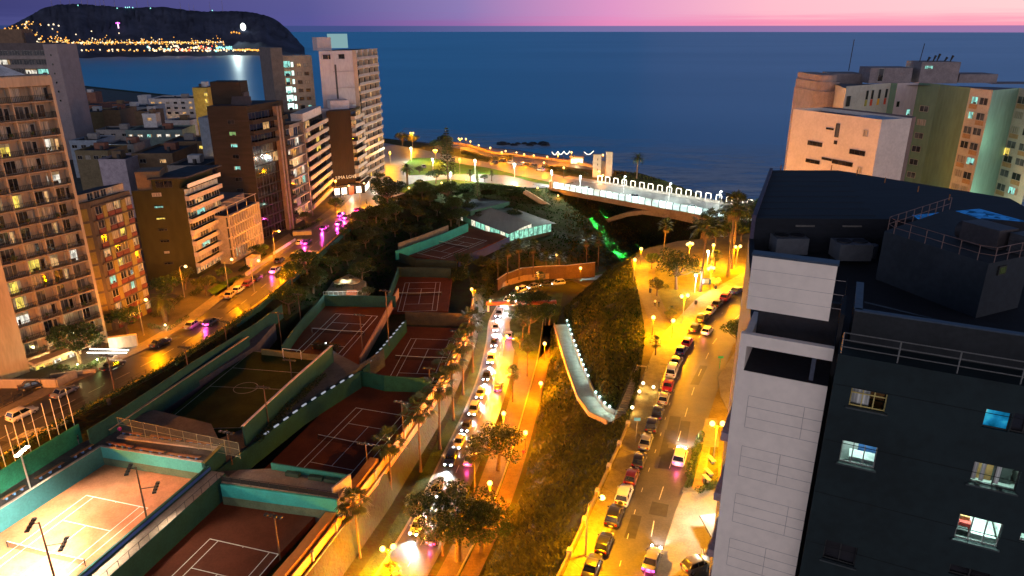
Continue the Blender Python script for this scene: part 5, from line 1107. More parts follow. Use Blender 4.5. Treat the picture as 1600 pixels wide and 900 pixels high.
for (sa, za), (sb, zb_) in zip(full, full[1:]):
    P = [BP(sa, 4, za), BP(sb, 4, zb_), BP(sb, WB-4, zb_), BP(sa, WB-4, za), BP(sa, 4, za+1.7), BP(sb, 4, zb_+1.7), BP(sb, WB-4, zb_+1.7), BP(sa, WB-4, za+1.7)]
    b.add(P, [(3, 2, 1, 0), (4, 5, 6, 7), (0, 1, 5, 4), (2, 3, 7, 6)])
b.obj('arch_rib', BCON, br)
for s in (1, LB_-6): MB().prism([BP(s-6, 1.5, 0), BP(s, 1.5, 0), BP(s, WB-1.5, 0), BP(s-6, WB-1.5, 0)], -8, -1.02).obj('abutment', mat('abutment_ochre', (.36, .22, .09), .9, .25, .3), br)
m = newmat('barrier_glass'); setctx(m); t1 = nd('ShaderNodeBsdfTranslucent'); t1.inputs[0].default_value = (.70, .92, .90, 1); t2 = nd('ShaderNodeBsdfDiffuse'); t2.inputs[0].default_value = (.6, .8, .78, 1); t3 = nd('ShaderNodeBsdfTransparent'); m1_ = nd('ShaderNodeMixShader'); m2_ = nd('ShaderNodeMixShader'); m1_.inputs[0].default_value = .35; m2_.inputs[0].default_value = .25
L.new(t1.outputs[0], m1_.inputs[1]); L.new(t2.outputs[0], m1_.inputs[2]); L.new(m1_.outputs[0], m2_.inputs[1]); L.new(t3.outputs[0], m2_.inputs[2]); L.new(m2_.outputs[0], nd('ShaderNodeOutputMaterial').inputs[0])
npst = 36; sp_ = 2.85; BPOST = mat('barrier_post', (.03, .035, .035), .5)
for k in range(npst):
    s = .5+k*sp_; c_ = [BP(s, .25, .1), BP(s, .05, 1.0), BP(s, .12, 1.9), BP(s, .55, 2.6)]
    MB().path(c_, .15, 6).obj('barrier_post', BPOST, br)
    if k < npst-1:
        g_ = MB()
        for (w0, z0), (w1, z1) in (((.25, .15), (.05, 1.0)), ((.05, 1.0), (.12, 1.9)), ((.12, 1.9), (.55, 2.55))): g_.quad(BP(s+.1, w0+.03, z0), BP(s+sp_-.1, w0+.03, z0), BP(s+sp_-.1, w1+.03, z1), BP(s+.1, w1+.03, z1))
        g_.obj('glass_panel', m, br)
MB().box((*BP(-.6, .4, 0).xy, 1.2), (1.1, 1.1, 3.0), math.atan2(dB.y, dB.x)).obj('end_pier', mat('abutment_ochre', (.36, .22, .09)), br)
for k in range(9): light('deck_strip_light', 'POINT', br, BP(4+k*11.8, 2.0, 1.3)-A, 1000, (.72, 1, .96), .25)  # bare point lights added along the deck to make the barrier glow
b = MB(); b.path([BP(s, WB-.4, 1.1) for s in range(-4, 112, 4)], .05, 5); [b.tube(BP(s, WB-.4, .1), BP(s, WB-.4, 1.1), .05, None, 5) for s in range(-4, 112, 4)]; b.obj('far_railing', RAIL_D, br)
HOOP = emit('hoop_white', (1, .90, .72), 5.0)
hx = [930, 943, 957, 971, 985.6, 1000.6, 1015, 1030.6, 1046, 1062, 1078, 1094.4, 1110.6, 1128, 1145, 1162.6, 1179]
hname = ['first', 'second', 'third', 'fourth', 'fifth', 'sixth', 'seventh', 'eighth', 'ninth', 'tenth', 'eleventh', 'twelfth', 'thirteenth', 'fourteenth', 'fifteenth', 'sixteenth', 'last']
def mk_hoop():
    t = thing('light_hoop', 'x', 'light hoop', (0, 0, 0), 0, 'light hoops along the far side of the bridge', True)
    c_ = [Vector((-1.05, 0, .5)), Vector((-1.05, 0, 1.9))]+[Vector((-.65-.4*math.cos(a*math.pi/8), 0, 1.9+.5*math.sin(a*math.pi/8))) for a in range(1, 5)]; c_ += [Vector((-p.x, 0, p.z)) for p in c_[::-1]]
    MB().path(c_, .11, 6).obj('lit_tube', HOOP, t); fb = MB(); [fb.box((x, 0, .25), (.35, .35, .5)) for x in (-1.05, 1.05)]; fb.obj('footing', mat('hoop_base', (.45, .42, .36)), t)
    return t
hp = mk_hoop()
for k, x in enumerate(hx):
    p = G(x, 286.0+(x-930)*.137); s = (p-A).dot(dB); q = BP(s, WB-1.4, .16); o = hp if k == 0 else copy_tree(hp)
    o.location = q; o.rotation_euler = (0, 0, math.atan2(dB.y, dB.x)); o['label'] = 'white glowing hoop on the far edge of the bridge, %s from the left' % hname[k]
    if k % 2 == 0: light('hoop_light', 'POINT', o, (0, -.5, 1.6), 520, (1, .92, .78), .3)

# ================================================================== tennis club
CLAY = mat('clay_court', (.13, .036, .019), .9, .16, .35, .15, fine=10); CLAYD = mat('clay_court_dry', (.44, .19, .095), .9, .2, .45, .15, fine=9)  # light put into colour: paler clay where floodlit, darker on the dim courts
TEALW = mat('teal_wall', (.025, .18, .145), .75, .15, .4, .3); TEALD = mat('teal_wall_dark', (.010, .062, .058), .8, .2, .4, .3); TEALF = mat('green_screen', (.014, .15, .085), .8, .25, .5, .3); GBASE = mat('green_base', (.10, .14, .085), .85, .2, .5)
LINE = mat('court_line', (.72, .70, .66), .7, .15, 1.5); CAPW = mat('wall_cap', (.38, .32, .26), .8, .2, .6); WALKC = mat('walkway_concrete', (.09, .08, .075), .85, .25, .5)
def vsub(a, b_): return Vector(a)-Vector(b_)
def court(label, quad, z, bl, br_, side, m=CLAY, lines=True, net=True, ext=None):
    q = [G(x, y, z) for x, y in quad]
    t = thing('tennis_court', label, 'tennis court', q[0], 0, 'clay courts of the tennis club')
    if ext: q[2] = q[2]+(q[2]-q[1]).normalized()*ext; q[3] = q[3]+(q[3]-q[0]).normalized()*ext
    MB().prism([(p.x, p.y) for p in q], z-1.5, z).obj('clay_surface', m, t)
    if not lines: return t
    a, c_ = G(*bl, z), G(*br_, z); u = (c_-a).normalized(); s = (G(*side, z)-a); v = Vector((u.y, -u.x, 0))
    if v.dot(s) < 0: v = -v
    sc = min(1.0, (c_-a).length/10.97); o = (a+c_)/2
    def P(x, y): return o+u*(x*sc)+v*(y*sc)+Vector((0, 0, .008))
    b = MB()
    def ln(x0, y0, x1, y1, w=.045):
        w = w*1.3
        if abs(x1-x0) < .01: b.quad(P(x0-w, y0), P(x0+w, y0), P(x0+w, y1), P(x0-w, y1))
        else: b.quad(P(x0, y0-w), P(x1, y0-w), P(x1, y0+w), P(x0, y0+w))
    for x in (-5.485, -4.115, 4.115, 5.485): ln(x, .06, x, 23.7)
    for y in (0, 23.77): ln(-5.53, y, 5.53, y, .06)
    for y in (5.485, 18.285): ln(-4.06, y, 4.06, y)
    ln(0, 5.54, 0, 18.23); ln(0, .07, 0, .25)
    b.obj('court_lines', LINE, t)
    if net:
        n_ = thing('tennis_net', net, 'net', P(0, 11.885), 0, 'nets across the clay courts')
        nb = MB(); 
        for i in range(16): x0, x1 = -6.3+12.6*i/16, -6.3+12.6*(i+1)/16; h = lambda x: .92+.15*(abs(x)/6.3); nb.quad(P(x0, 11.885)+Vector((0, 0, .05)), P(x1, 11.885)+Vector((0, 0, .05)), P(x1, 11.885)+Vector((0, 0, h(x1)-.08)), P(x0, 11.885)+Vector((0, 0, h(x0)-.08)))
        nb.obj('mesh', netm, n_); tb_ = MB(); tb_.path([P(x*.63, 11.885)+Vector((0, 0, .9+.15*abs(x)/10)) for x in range(-10, 11, 2)], .05, 5); tb_.obj('tape', LINE, n_)
        for x in (-6.4, 6.4): MB().tube(P(x, 11.885), P(x, 11.885)+Vector((0, 0, 1.1)), .06).obj('post', RAIL_D, n_)
    return t
netm = newmat('net_mesh'); setctx(netm); t2 = nd('ShaderNodeBsdfDiffuse'); t2.inputs[0].default_value = (.03, .03, .03, 1); t3 = nd('ShaderNodeBsdfTransparent'); mx = nd('ShaderNodeMixShader'); mx.inputs[0].default_value = .6; L.new(t2.outputs[0], mx.inputs[1]); L.new(t3.outputs[0], mx.inputs[2]); L.new(mx.outputs[0], nd('ShaderNodeOutputMaterial').inputs[0])
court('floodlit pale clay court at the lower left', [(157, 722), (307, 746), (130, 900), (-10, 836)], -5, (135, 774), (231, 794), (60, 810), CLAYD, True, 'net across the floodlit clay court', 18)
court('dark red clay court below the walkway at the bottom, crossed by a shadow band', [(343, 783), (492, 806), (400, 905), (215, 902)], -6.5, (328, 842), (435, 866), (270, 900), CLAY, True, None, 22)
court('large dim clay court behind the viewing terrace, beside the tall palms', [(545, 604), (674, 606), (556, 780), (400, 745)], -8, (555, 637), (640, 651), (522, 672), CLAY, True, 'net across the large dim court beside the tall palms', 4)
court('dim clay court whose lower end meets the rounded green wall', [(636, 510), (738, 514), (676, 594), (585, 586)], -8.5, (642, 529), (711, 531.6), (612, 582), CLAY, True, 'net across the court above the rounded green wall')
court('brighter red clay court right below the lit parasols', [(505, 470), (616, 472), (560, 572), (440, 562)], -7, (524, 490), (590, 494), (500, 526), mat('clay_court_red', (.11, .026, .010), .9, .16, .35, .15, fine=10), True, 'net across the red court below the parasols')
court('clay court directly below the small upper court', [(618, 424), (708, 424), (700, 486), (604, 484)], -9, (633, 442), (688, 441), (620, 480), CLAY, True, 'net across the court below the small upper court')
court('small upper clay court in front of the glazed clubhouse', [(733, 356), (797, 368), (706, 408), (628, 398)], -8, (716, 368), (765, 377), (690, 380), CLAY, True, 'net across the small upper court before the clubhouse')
def wallthing(name, label, px, zb, zt_, m, th=.25, cap=None, band=None, cat='wall', world=None):
    pts_ = world or [G(x, y, z) for x, y, z in px] if world or len(px[0]) == 3 else [G(x, y, zt_) for x, y in px]
    t = thing(name, label, cat, Vector((pts_[0].x, pts_[0].y, zb if not isinstance(zb, list) else zb[0])))
    zt2 = [p.z for p in pts_]; MB().wall(pts_, th, zb if not isinstance(zb, list) else zb, zt2).obj('panel' if cat != 'wall' else 'wall_face', m, t)
    if cap: MB().wall(pts_, th+.12, zt2, [z+.1 for z in zt2]).obj('cap', cap, t)
    if band: MB().wall(pts_, th+.06, zb, [zb+band[0]]*len(pts_)).obj('base_band', band[1], t)
    return t
wallthing('screen_fence', 'bright green screen fence behind the benches of the floodlit court', [(-90, 790), (0, 735), (122, 662)], -1.8, 1.5, TEALF, .2, None, None, 'fence')
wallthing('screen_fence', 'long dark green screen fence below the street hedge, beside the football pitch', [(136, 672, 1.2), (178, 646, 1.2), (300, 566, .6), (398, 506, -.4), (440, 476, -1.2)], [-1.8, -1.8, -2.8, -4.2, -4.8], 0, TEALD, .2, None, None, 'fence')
wallthing('court_wall', 'blue green wall along the left side of the floodlit court', [(-80, 845), (0, 795), (157, 697)], -5, -1.7, mat('bluegreen_wall', (.04, .17, .19), .75, .15, .4), .3, CAPW)
wallthing('court_wall', 'turquoise back wall of the floodlit court with a green grey base', [(157, 697), (316, 722)], -5, -1.7, mat('turquoise_wall', (.07, .36, .33), .7, .12, .5), .3, CAPW, (1.3, GBASE))
dv0, dv1 = G(327, 730, -2), G(110, 915, -2); dl = (dv1-dv0).normalized(); dn = Vector((-dl.y, dl.x, 0)); dn = dn if dn.x > 0 else -dn
t = thing('raised_walkway', 'raised walkway between the floodlit court and the dark red court', 'walkway', dv0)
far = dv0+dl*34
MB().prism([dv0+dn*.3, far+dn*.3, far+dn*2.7, dv0+dn*2.7], -6.6, -2.6).obj('wall_face', TEALD, t); MB().prism([dv0+dn*.31, far+dn*.31, far+dn*2.6, dv0+dn*2.6], -2.61, -2.56).obj('floor', mat('walkway_tan', (.36, .27, .2), .85, .2, .5), t)
MB().wall([dv0, far], .3, -6.6, -1.6).obj('side_wall', TEALD, t); MB().wall([dv0+dn*.18, far+dn*.18], .05, -2.35, -1.9).obj('blue_stripe', mat('stripe_blue', (.015, .07, .42), .5), t)
b = MB(); b.path([dv0+dn*2.6+dl*k*1.7+Vector((0, 0, .45)) for k in range(21)], .03, 5); [b.tube(dv0+dn*2.6+dl*k*1.7+Vector((0, 0, -.6)), dv0+dn*2.6+dl*k*1.7+Vector((0, 0, .45)), .03, None, 5) for k in range(21)]; b.obj('railing', RAIL_D, t)
wallthing('court_wall', 'turquoise end wall with a green base behind the dark red court', [(345, 756), (432, 768), (526, 780)], -6.5, -3.0, mat('turquoise_end', (.03, .33, .31), .7, .12, .5), .3, None, (1.4, GBASE))
b = thing('viewing_terrace', 'paved viewing terrace with a dark railing above the turquoise end wall', 'terrace', G(400, 750, -3))
tq = [G(345, 754, -3), G(528, 781, -3), G(545, 752, -3), G(425, 733, -3), G(372, 735, -3)]
MB().prism([(p.x, p.y+.15) for p in tq], -9, -3.0).obj('floor', mat('terrace_paving', (.25, .20, .16), .85, .2, .5), b)
MB().wall([tq[3], tq[2]], .25, -3, -1.9).obj('back_wall', TEALW, b); MB().wall([G(520, 774, -3), G(548, 752, -3)], .3, -9, -1.7).obj('side_wall', CAPW, b)
rb_ = MB(); pp = pline([tq[0], tq[1]], 12); rb_.path([p+Vector((0, .3, 1.0)) for p in pp], .04, 5); [rb_.tube(p+Vector((0, .3, 0)), p+Vector((0, .3, 1.0)), .04, None, 5) for p in pp]; rb_.wall([p+Vector((0, .34, 0)) for p in pp], .03, -2.95, -2.2); rb_.obj('railing', RAIL_D, b)
for u in (.3, .6, .8): q = lerp(tq[3], tq[2], u)+Vector((0, -.8, 0)); MB().box((q.x, q.y, -2.7), (2.2, .7, .6), -.25).obj('planter', mat('planter_green', (.03, .06, .04)), b)
# concourse slab between the courts
b = MB(); cq = [(340, 752), (372, 735), (425, 733), (335, 736), (396, 688), (474, 629), (554, 579), (600, 545), (560, 570), (520, 548), (385, 668), (330, 690), (322, 722)]
struct('club_concourse', MB().prism([(p.x, p.y) for p in [G(x, y, -4.4) for x, y in cq]], -9, -4.4), WALKC)
struct('club_walkway', MB().prism([(p.x, p.y) for p in [G(x, y, -1.85) for x, y in [(-90, 806), (0, 764), (132, 690), (164, 672), (240, 640), (330, 662), (345, 694), (318, 722), (157, 697), (0, 795), (-80, 845)]]], -7, -1.85), WALKC)
struct('pitch_corridor', MB().prism([(p.x, p.y) for p in [G(x, y, -3.0) for x, y in [(150, 690), (300, 602), (400, 540), (430, 505), (395, 525), (260, 612), (185, 662)]]], -7, -3.0), mat('corridor_dark', (.09, .07, .08), .9))
# football pitch
z = -4.0; q = [G(x, y, z) for x, y in ((388, 548), (502, 560), (384, 668), (235, 672))]
t = thing('football_pitch', 'small green five-a-side football pitch inside tall walls', 'football pitch', q[0])
MB().prism([(p.x, p.y) for p in q], -6, z).obj('turf', mat('pitch_turf', (.032, .045, .010), .95, .25, .3, .1, fine=10), t)
b = MB(); fl = [lerp(q[0], q[1], .06), lerp(q[0], q[1], .94), lerp(q[3], q[2], .94), lerp(q[3], q[2], .06)]; c_ = sum((p for p in fl), Vector())/4
for a_, e_ in zip(fl, fl[1:]+fl[:1]): b.wall([a_, e_], .10, z, z+.012)
ml, mr = (fl[0]+fl[3])/2, (fl[1]+fl[2])/2; b.wall([ml, mr], .10, z, z+.013); cc_ = lerp(ml, mr, .5); b.wall([cc_+Vector((2.2*math.cos(k*math.pi/12), 2.2*math.sin(k*math.pi/12), 0)) for k in range(25)], .10, z, z+.014)
b.wall([lerp(fl[0], fl[3], .25), lerp(fl[1], fl[2], .25)], .1, z, z+.012); b.obj('pitch_lines', mat('pitch_line', (.42, .40, .30), .8), t)
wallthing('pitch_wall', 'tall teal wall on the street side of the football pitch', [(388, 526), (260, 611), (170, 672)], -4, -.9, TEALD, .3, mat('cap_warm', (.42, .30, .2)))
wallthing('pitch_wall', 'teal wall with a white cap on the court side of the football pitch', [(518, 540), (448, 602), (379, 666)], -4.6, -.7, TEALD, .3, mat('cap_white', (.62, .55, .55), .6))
wallthing('goal_end_wall', 'low ochre wall behind the goal at the far end of the football pitch', [(408, 545), (502, 555)], -4, -2.7, mat('ochre_wall', (.22, .17, .06), .85), .25)
gp0, gp1 = G(443, 559, -4), G(471, 562, -4); t = thing('football_goal', 'white football goal at the far end of the small pitch', 'goal', gp0)
b = MB(); b.tube(gp0, gp0+Vector((0, 0, 2.1)), .06); b.tube(gp1, gp1+Vector((0, 0, 2.1)), .06); b.tube(gp0+Vector((0, 0, 2.1)), gp1+Vector((0, 0, 2.1)), .06); bk_ = Vector((.2, .9, 0)); b.tube(gp0+Vector((0, 0, 2.1)), gp0+bk_+Vector((0, 0, .05)), .03); b.tube(gp1+Vector((0, 0, 2.1)), gp1+bk_+Vector((0, 0, .05)), .03); b.obj('frame', LINE, t)
MB().quad(gp0+Vector((0, 0, 2.05)), gp1+Vector((0, 0, 2.05)), gp1+bk_+Vector((0, 0, .05)), gp0+bk_+Vector((0, 0, .05))).obj('netting', netm, t)
f0, f1 = G(183, 652, 1.0), G(372, 692, 1.0); t = thing('mesh_fence', 'wire mesh fence above the benches at the near end of the football pitch', 'fence', Vector((f0.x, f0.y, -1.8)))
b = MB(); 
for h in (.0, -1.2, -2.5): b.tube(f0+Vector((0, 0, h)), f1+Vector((0, 0, h)), .04, None, 5)
for k in range(10): q_ = lerp(f0, f1, k/9); b.tube(q_+Vector((0, 0, -2.8)), q_, .05, None, 6)
b.obj('posts', mat('fence_olive', (.22, .21, .13), .6), t); 
wm_ = newmat('wire_mesh'); setctx(wm_); t2 = nd('ShaderNodeBsdfDiffuse'); t2.inputs[0].default_value = (.2, .2, .14, 1); t3 = nd('ShaderNodeBsdfTransparent'); mx = nd('ShaderNodeMixShader'); mx.inputs[0].default_value = .8; L.new(t2.outputs[0], mx.inputs[1]); L.new(t3.outputs[0], mx.inputs[2]); L.new(mx.outputs[0], nd('ShaderNodeOutputMaterial').inputs[0])
MB().quad(f0+Vector((0, 0, -2.7)), f1+Vector((0, 0, -2.7)), f1, f0).obj('wire_mesh', wm_, t)
# the other court walls
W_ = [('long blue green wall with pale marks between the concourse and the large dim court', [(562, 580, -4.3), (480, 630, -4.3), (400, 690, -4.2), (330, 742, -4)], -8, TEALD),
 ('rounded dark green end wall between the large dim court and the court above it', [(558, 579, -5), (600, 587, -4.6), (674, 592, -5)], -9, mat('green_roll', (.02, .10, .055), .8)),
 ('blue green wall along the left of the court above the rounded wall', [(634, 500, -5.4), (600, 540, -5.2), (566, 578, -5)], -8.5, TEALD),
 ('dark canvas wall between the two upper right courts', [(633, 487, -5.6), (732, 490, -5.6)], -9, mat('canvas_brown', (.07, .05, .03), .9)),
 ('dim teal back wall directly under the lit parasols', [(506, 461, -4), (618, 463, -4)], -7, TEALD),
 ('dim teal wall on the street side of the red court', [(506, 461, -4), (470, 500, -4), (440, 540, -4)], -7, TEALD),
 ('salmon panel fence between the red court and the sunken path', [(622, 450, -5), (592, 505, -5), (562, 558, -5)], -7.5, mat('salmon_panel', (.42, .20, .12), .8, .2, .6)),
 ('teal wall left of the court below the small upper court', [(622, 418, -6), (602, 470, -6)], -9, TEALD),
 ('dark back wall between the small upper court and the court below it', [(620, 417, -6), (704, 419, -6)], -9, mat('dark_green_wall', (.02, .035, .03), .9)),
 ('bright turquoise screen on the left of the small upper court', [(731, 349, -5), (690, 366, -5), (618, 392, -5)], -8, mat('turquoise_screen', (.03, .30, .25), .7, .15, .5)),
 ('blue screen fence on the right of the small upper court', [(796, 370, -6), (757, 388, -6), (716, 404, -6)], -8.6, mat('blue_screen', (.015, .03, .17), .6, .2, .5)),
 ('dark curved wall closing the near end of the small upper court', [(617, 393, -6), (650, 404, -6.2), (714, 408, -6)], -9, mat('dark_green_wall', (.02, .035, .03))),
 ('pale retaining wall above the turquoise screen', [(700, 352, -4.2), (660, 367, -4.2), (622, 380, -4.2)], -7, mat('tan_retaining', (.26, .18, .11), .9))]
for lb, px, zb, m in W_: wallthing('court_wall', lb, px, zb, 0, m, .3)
chips = MB()
pp = pline([G(562, 580, -4.3), G(480, 630, -4.3), G(400, 690, -4.2)], 11)
for k, p in enumerate(pp[1:-1]): chips_t = tag(MB().box((p.x, p.y+.0, p.z+.12), (.25, 1.1, .22), -.45).obj('wall_lamp', emit('chip_pale', (.8, .85, 1), .45, sample=False)), 'small pale lamp strip on the blue green wall, %s from its far end' % hname[k], 'wall lamp', 'pale strips on the long blue green wall')
pp = pline([G(634, 500, -5.4), G(600, 540, -5.2), G(572, 572, -5)], 12)
for k, p in enumerate(pp[1:-1]): tag(MB().box((p.x, p.y, p.z+.1), (.22, .8, .18), -.45).obj('wall_lamp', emit('chip_pale', (.8, .85, 1), .45)), 'tiny pale lamp strip beside the upper court, %s from its far end' % hname[k], 'wall lamp', 'pale strips beside the upper court')
# benches around the floodlit court
BW = mat('bench_wood', (.26, .12, .055), .7, .25, 1.5); BBL = mat('bench_blue', (.10, .24, .55), .6)
def bench(label, a, c_, n_):
    t = thing('bench_row', label, 'bench', a, 0, 'brown spectator benches on blue feet'); d = (c_-a).normalized(); an = math.atan2(d.y, d.x); Lg = (c_-a).length
    MB().box((*((a+c_)/2).xy, a.z+.45), (Lg, .5, .08), an).obj('seat', BW, t)
    for k in range(n_): q_ = lerp(a, c_, (k+.5)/n_); MB().box((q_.x, q_.y, a.z+.205), (.25, .42, .40), an).obj('leg', BBL, t)
zb = -1.85
for lb, p, q_, n_ in [('front bench row on the right, above the turquoise wall', (262, 712), (314, 718), 4), ('front bench row in the middle, above the turquoise wall', (214, 703), (258, 710), 3), ('front bench row on the left, above the turquoise wall', (168, 694), (208, 702), 4), ('upper bench row on the right under the wire fence', (292, 692), (332, 697), 3), ('upper bench row in the middle under the wire fence', (236, 684), (284, 691), 4), ('upper bench row on the left under the wire fence', (188, 677), (222, 682), 3), ('bench row nearest the corner on the left walkway', (112, 718), (146, 698), 3), ('middle bench row on the left walkway', (56, 752), (100, 726), 3), ('bench row on the left walkway by the picture edge', (4, 784), (40, 762), 3)]:
    bench(lb, G(*p, zb), G(*q_, zb), n_)
MB
t = thing('stand_tier', 'pale step carrying the upper bench rows under the wire fence', 'step', G(190, 684, zb)); MB().wall([G(186, 683, zb), G(340, 702, zb)], .9, zb-.05, zb+.25).obj('step', CAPW, t)
t = thing('stand_side_wall', 'dark teal side wall with stepped planks at the right end of the bench rows', 'wall', G(318, 724, -5)); MB().wall([G(318, 724, -1.2), G(348, 694, -1.2)], .3, -5, -1.0).obj('wall_face', TEALD, t); MB().wall([G(318, 724, -1.0), G(348, 694, -1.0)], .45, -1.0, -.85).obj('cap', YEL, t)
tag(MB().box((*G(80, 703, -1.85).xy, -1.4), (.0001+1.4, 1.2, .9), .3).obj('cart', mat('cart_blue', (.05, .07, .2), .5)), 'small dark cart parked by the end of the green screen fence', 'cart') if False else None
bp0 = G(129, 735, -3.9); tag(MB().add([G(125, 744, -5)+Vector((0, .1, .02)), G(152, 726, -5)+Vector((0, .1, .02)), G(152, 722, -3.2)+Vector((0, .3, 0)), G(125, 736, -3.2)+Vector((0, .3, 0))], [(0, 1, 2, 3)]).obj('leaning_board', mat('board_green', (.16, .36, .24), .6)), 'pale green board leaning on the left wall of the floodlit court', 'board') if False else None
# clubhouse with glass walls, and the long green roof behind it
z = -9.0
c0, c1, c2 = G(735, 352, z), G(797, 377, z), G(862, 362, z); c3 = c2+(c0-c1)
t = bld_thing('clubhouse', 'low clubhouse with teal lit glass walls and pale sloping roofs above the courts', c0)
MB().prism([c0, c1, c2, c3], z-3, z).obj('base', mat('base_dark', (.04, .06, .05)), t)
h = 3.3; LIT = emit('clubhouse_glow', (.42, 1, .74), 1.1, .75); LITW = emit('clubhouse_warm', (1, .95, .72), 1.4, .7)
for a_, e_, n_ in ((c0, c1, 8), (c1, c2, 9)):
    dd = (e_-a_).normalized(); an = math.atan2(dd.y, dd.x); Lg = (e_-a_).length
    for k in range(n_): window(t, a_+dd*Lg*(k+.5)/n_-Vector((dd.y, -dd.x, 0))*.3, an, Lg/n_-.1, h-.1, LIT if (a_ is c1 or k % 3) else LITW, 1, mat('club_frame', (.10, .22, .18)), name='glass_wall')
MB().prism([c0+(c2-c1)*.05+(c1-c0)*.05, c1+(c2-c1)*.02-(c1-c0)*.04, c2-(c2-c1)*.05-(c1-c0)*.05, c3-(c2-c1)*.05+(c1-c0)*.05], z+.01, z+h-.1, 0, False).obj('inner_wall', mat('club_inner', (.3, .36, .32)), t)
m0, m1 = lerp(c0, c3, .5)+Vector((0, 0, h+2.0)), lerp(c1, c2, .52)+Vector((0, 0, h+1.5)); u_ = (c1-c0).normalized(); w_ = (c2-c1).normalized()
r0_, r1_ = c0-u_*1-w_*1.4+Vector((0, 0, h)), c1+u_*1.2-w_*1.4+Vector((0, 0, h)); s0_, s1_ = c3-u_*1+w_*1.2+Vector((0, 0, h+.2)), c2+u_*1.4+w_*1.2+Vector((0, 0, h-.1))
ROOFP = mat('club_roof', (.11, .095, .085), .6, .12, .4, .3, stretch=(2, .3, 1))
b = MB(); b.add([r0_, r1_, m1-u_*.5, m0, s0_, s1_], [(0, 1, 2, 3)]); b.add([p+Vector((0, 0, -.25)) for p in (r0_, r1_, m1-u_*.5, m0)], [(3, 2, 1, 0)]); b.obj('roof', ROOFP, t)
b = MB(); q0_, q1_ = m0-Vector((0, 0, .9)), m1-Vector((0, 0, .9))+u_*.3; b.add([q0_, q1_, s1_, s0_], [(0, 1, 2, 3)]); b.obj('lower_roof', mat('club_roof_dark', (.045, .05, .045), .6), t)
MB().add([c1+Vector((0, 0, h-.05)), lerp(c1, c2, .5)+Vector((0, 0, h-.05)), lerp(c1, c2, .5)+Vector((0, 0, h+1.3))], [(0, 1, 2)]).obj('gable_glass', LITW, t)
light('clubhouse_light', 'POINT', t, (c1+w_*4+u_*3+Vector((0, 0, 2.4)))-c0, 500, (.5, 1, .78), .4); light('clubhouse_light', 'POINT', t, (c0-w_*1.6+u_*2+Vector((0, 0, 2.6)))-c0, 260, (.6, 1, .8), .4)
z = -6.5; k0, k1, k2, k3, k4 = G(694, 314, z+3), G(762, 308, z+3), G(796, 315, z+3), G(735, 330, z+3), G(712, 326, z+3)
t = bld_thing('green_hall', 'long dark green hall with a flat felt roof behind the clubhouse', Vector((k4.x, k4.y, z)))
MB().prism([(p.x, p.y) for p in (k4, k3, k2, k1, k0)], -9, z+3, 0, True, False, 1).obj('wall', [mat('hall_green', (.03, .09, .06), .8), DARKR], t)
dd = (k2-k3).normalized(); nn_ = Vector((dd.y, -dd.x, 0)); window(t, lerp(k3, k2, .25)+nn_*.05+Vector((0, 0, -2.0)), math.atan2(dd.y, dd.x), 6, 1.2, PD, 4, DKF)
dd2 = (k3-k4).normalized(); window(t, lerp(k4, k3, .35)+Vector((dd2.y, -dd2.x, 0))*.05+Vector((0, 0, -5.0)), math.atan2(dd2.y, dd2.x), 2.0, 2.6, LITW, 2, mat('club_frame', (.1, .22, .18)))
# parasol terrace
z = -5.0; t = thing('parasol_terrace', 'small white lit terrace under parasols behind the red court', 'terrace', G(520, 462, z))
tq = [G(505, 462, z), G(566, 461, z), G(572, 440, z), G(545, 428, z), G(520, 440, z)]; MB().prism([(p.x, p.y) for p in tq], -8, z).obj('floor', CONC2, t)
b = MB(); pp = pline([tq[0], tq[1]], 8); b.path([p+Vector((0, .4, .9)) for p in pp], .05, 5); [b.tube(p+Vector((0, .4, 0)), p+Vector((0, .4, .9)), .04, None, 5) for p in pp]; b.obj('railing', RAIL_W, t)
light('terrace_light', 'POINT', t, G(520, 452, z+2.2)-Vector(t['_o']), 700, (.62, .95, 1), .3); light('terrace_light', 'POINT', t, G(556, 452, z+2.2)-Vector(t['_o']), 260, (.9, 1, .8), .3); light('terrace_light', 'POINT', t, G(540, 436, z+3.2)-Vector(t['_o']), 420, (.75, 1, .85), .3)
def parasol(lb, p, r, h, m):
    t = thing('parasol', lb, 'parasol', p, 0, 'parasols on the lit terrace'); n = 8
    MB().tube(p, p+Vector((0, 0, h+.7)), .05).obj('pole', RAIL_D, t)
    ap = p+Vector((0, 0, h+.6)); rim = [p+Vector((r*math.cos(2*math.pi*k/n), r*math.sin(2*math.pi*k/n), h)) for k in range(n)]
    b = MB(); [b.add([ap, rim[k], rim[(k+1) % n]], [(0, 1, 2)]) for k in range(n)]; [b.add([rim[k], rim[k]-Vector((0, 0, .25)), rim[(k+1) % n]-Vector((0, 0, .25)), rim[(k+1) % n]], [(0, 1, 2, 3)]) for k in range(n)]; b.obj('canopy', m, t)
CANV = mat('parasol_canvas', (.46, .33, .2), .8, .15, 1, transl=.4)
parasol('tan parasol at the left on the lit terrace', G(534, 452, z), 2.0, 2.3, CANV); parasol('tan parasol at the right on the lit terrace', G(552, 452, z), 2.0, 2.3, CANV)
MB
q_ = G(549, 461, z); tag(MB().box((q_.x, q_.y+.5, z+.35), (2.6, 1.1, .7), 0).box((q_.x, q_.y+1.0, z+.7), (2.6, .25, .6)).obj('sofa', mat('sofa_salmon', (.42, .16, .10), .9)), 'salmon sofa at the front of the parasol terrace', 'sofa')
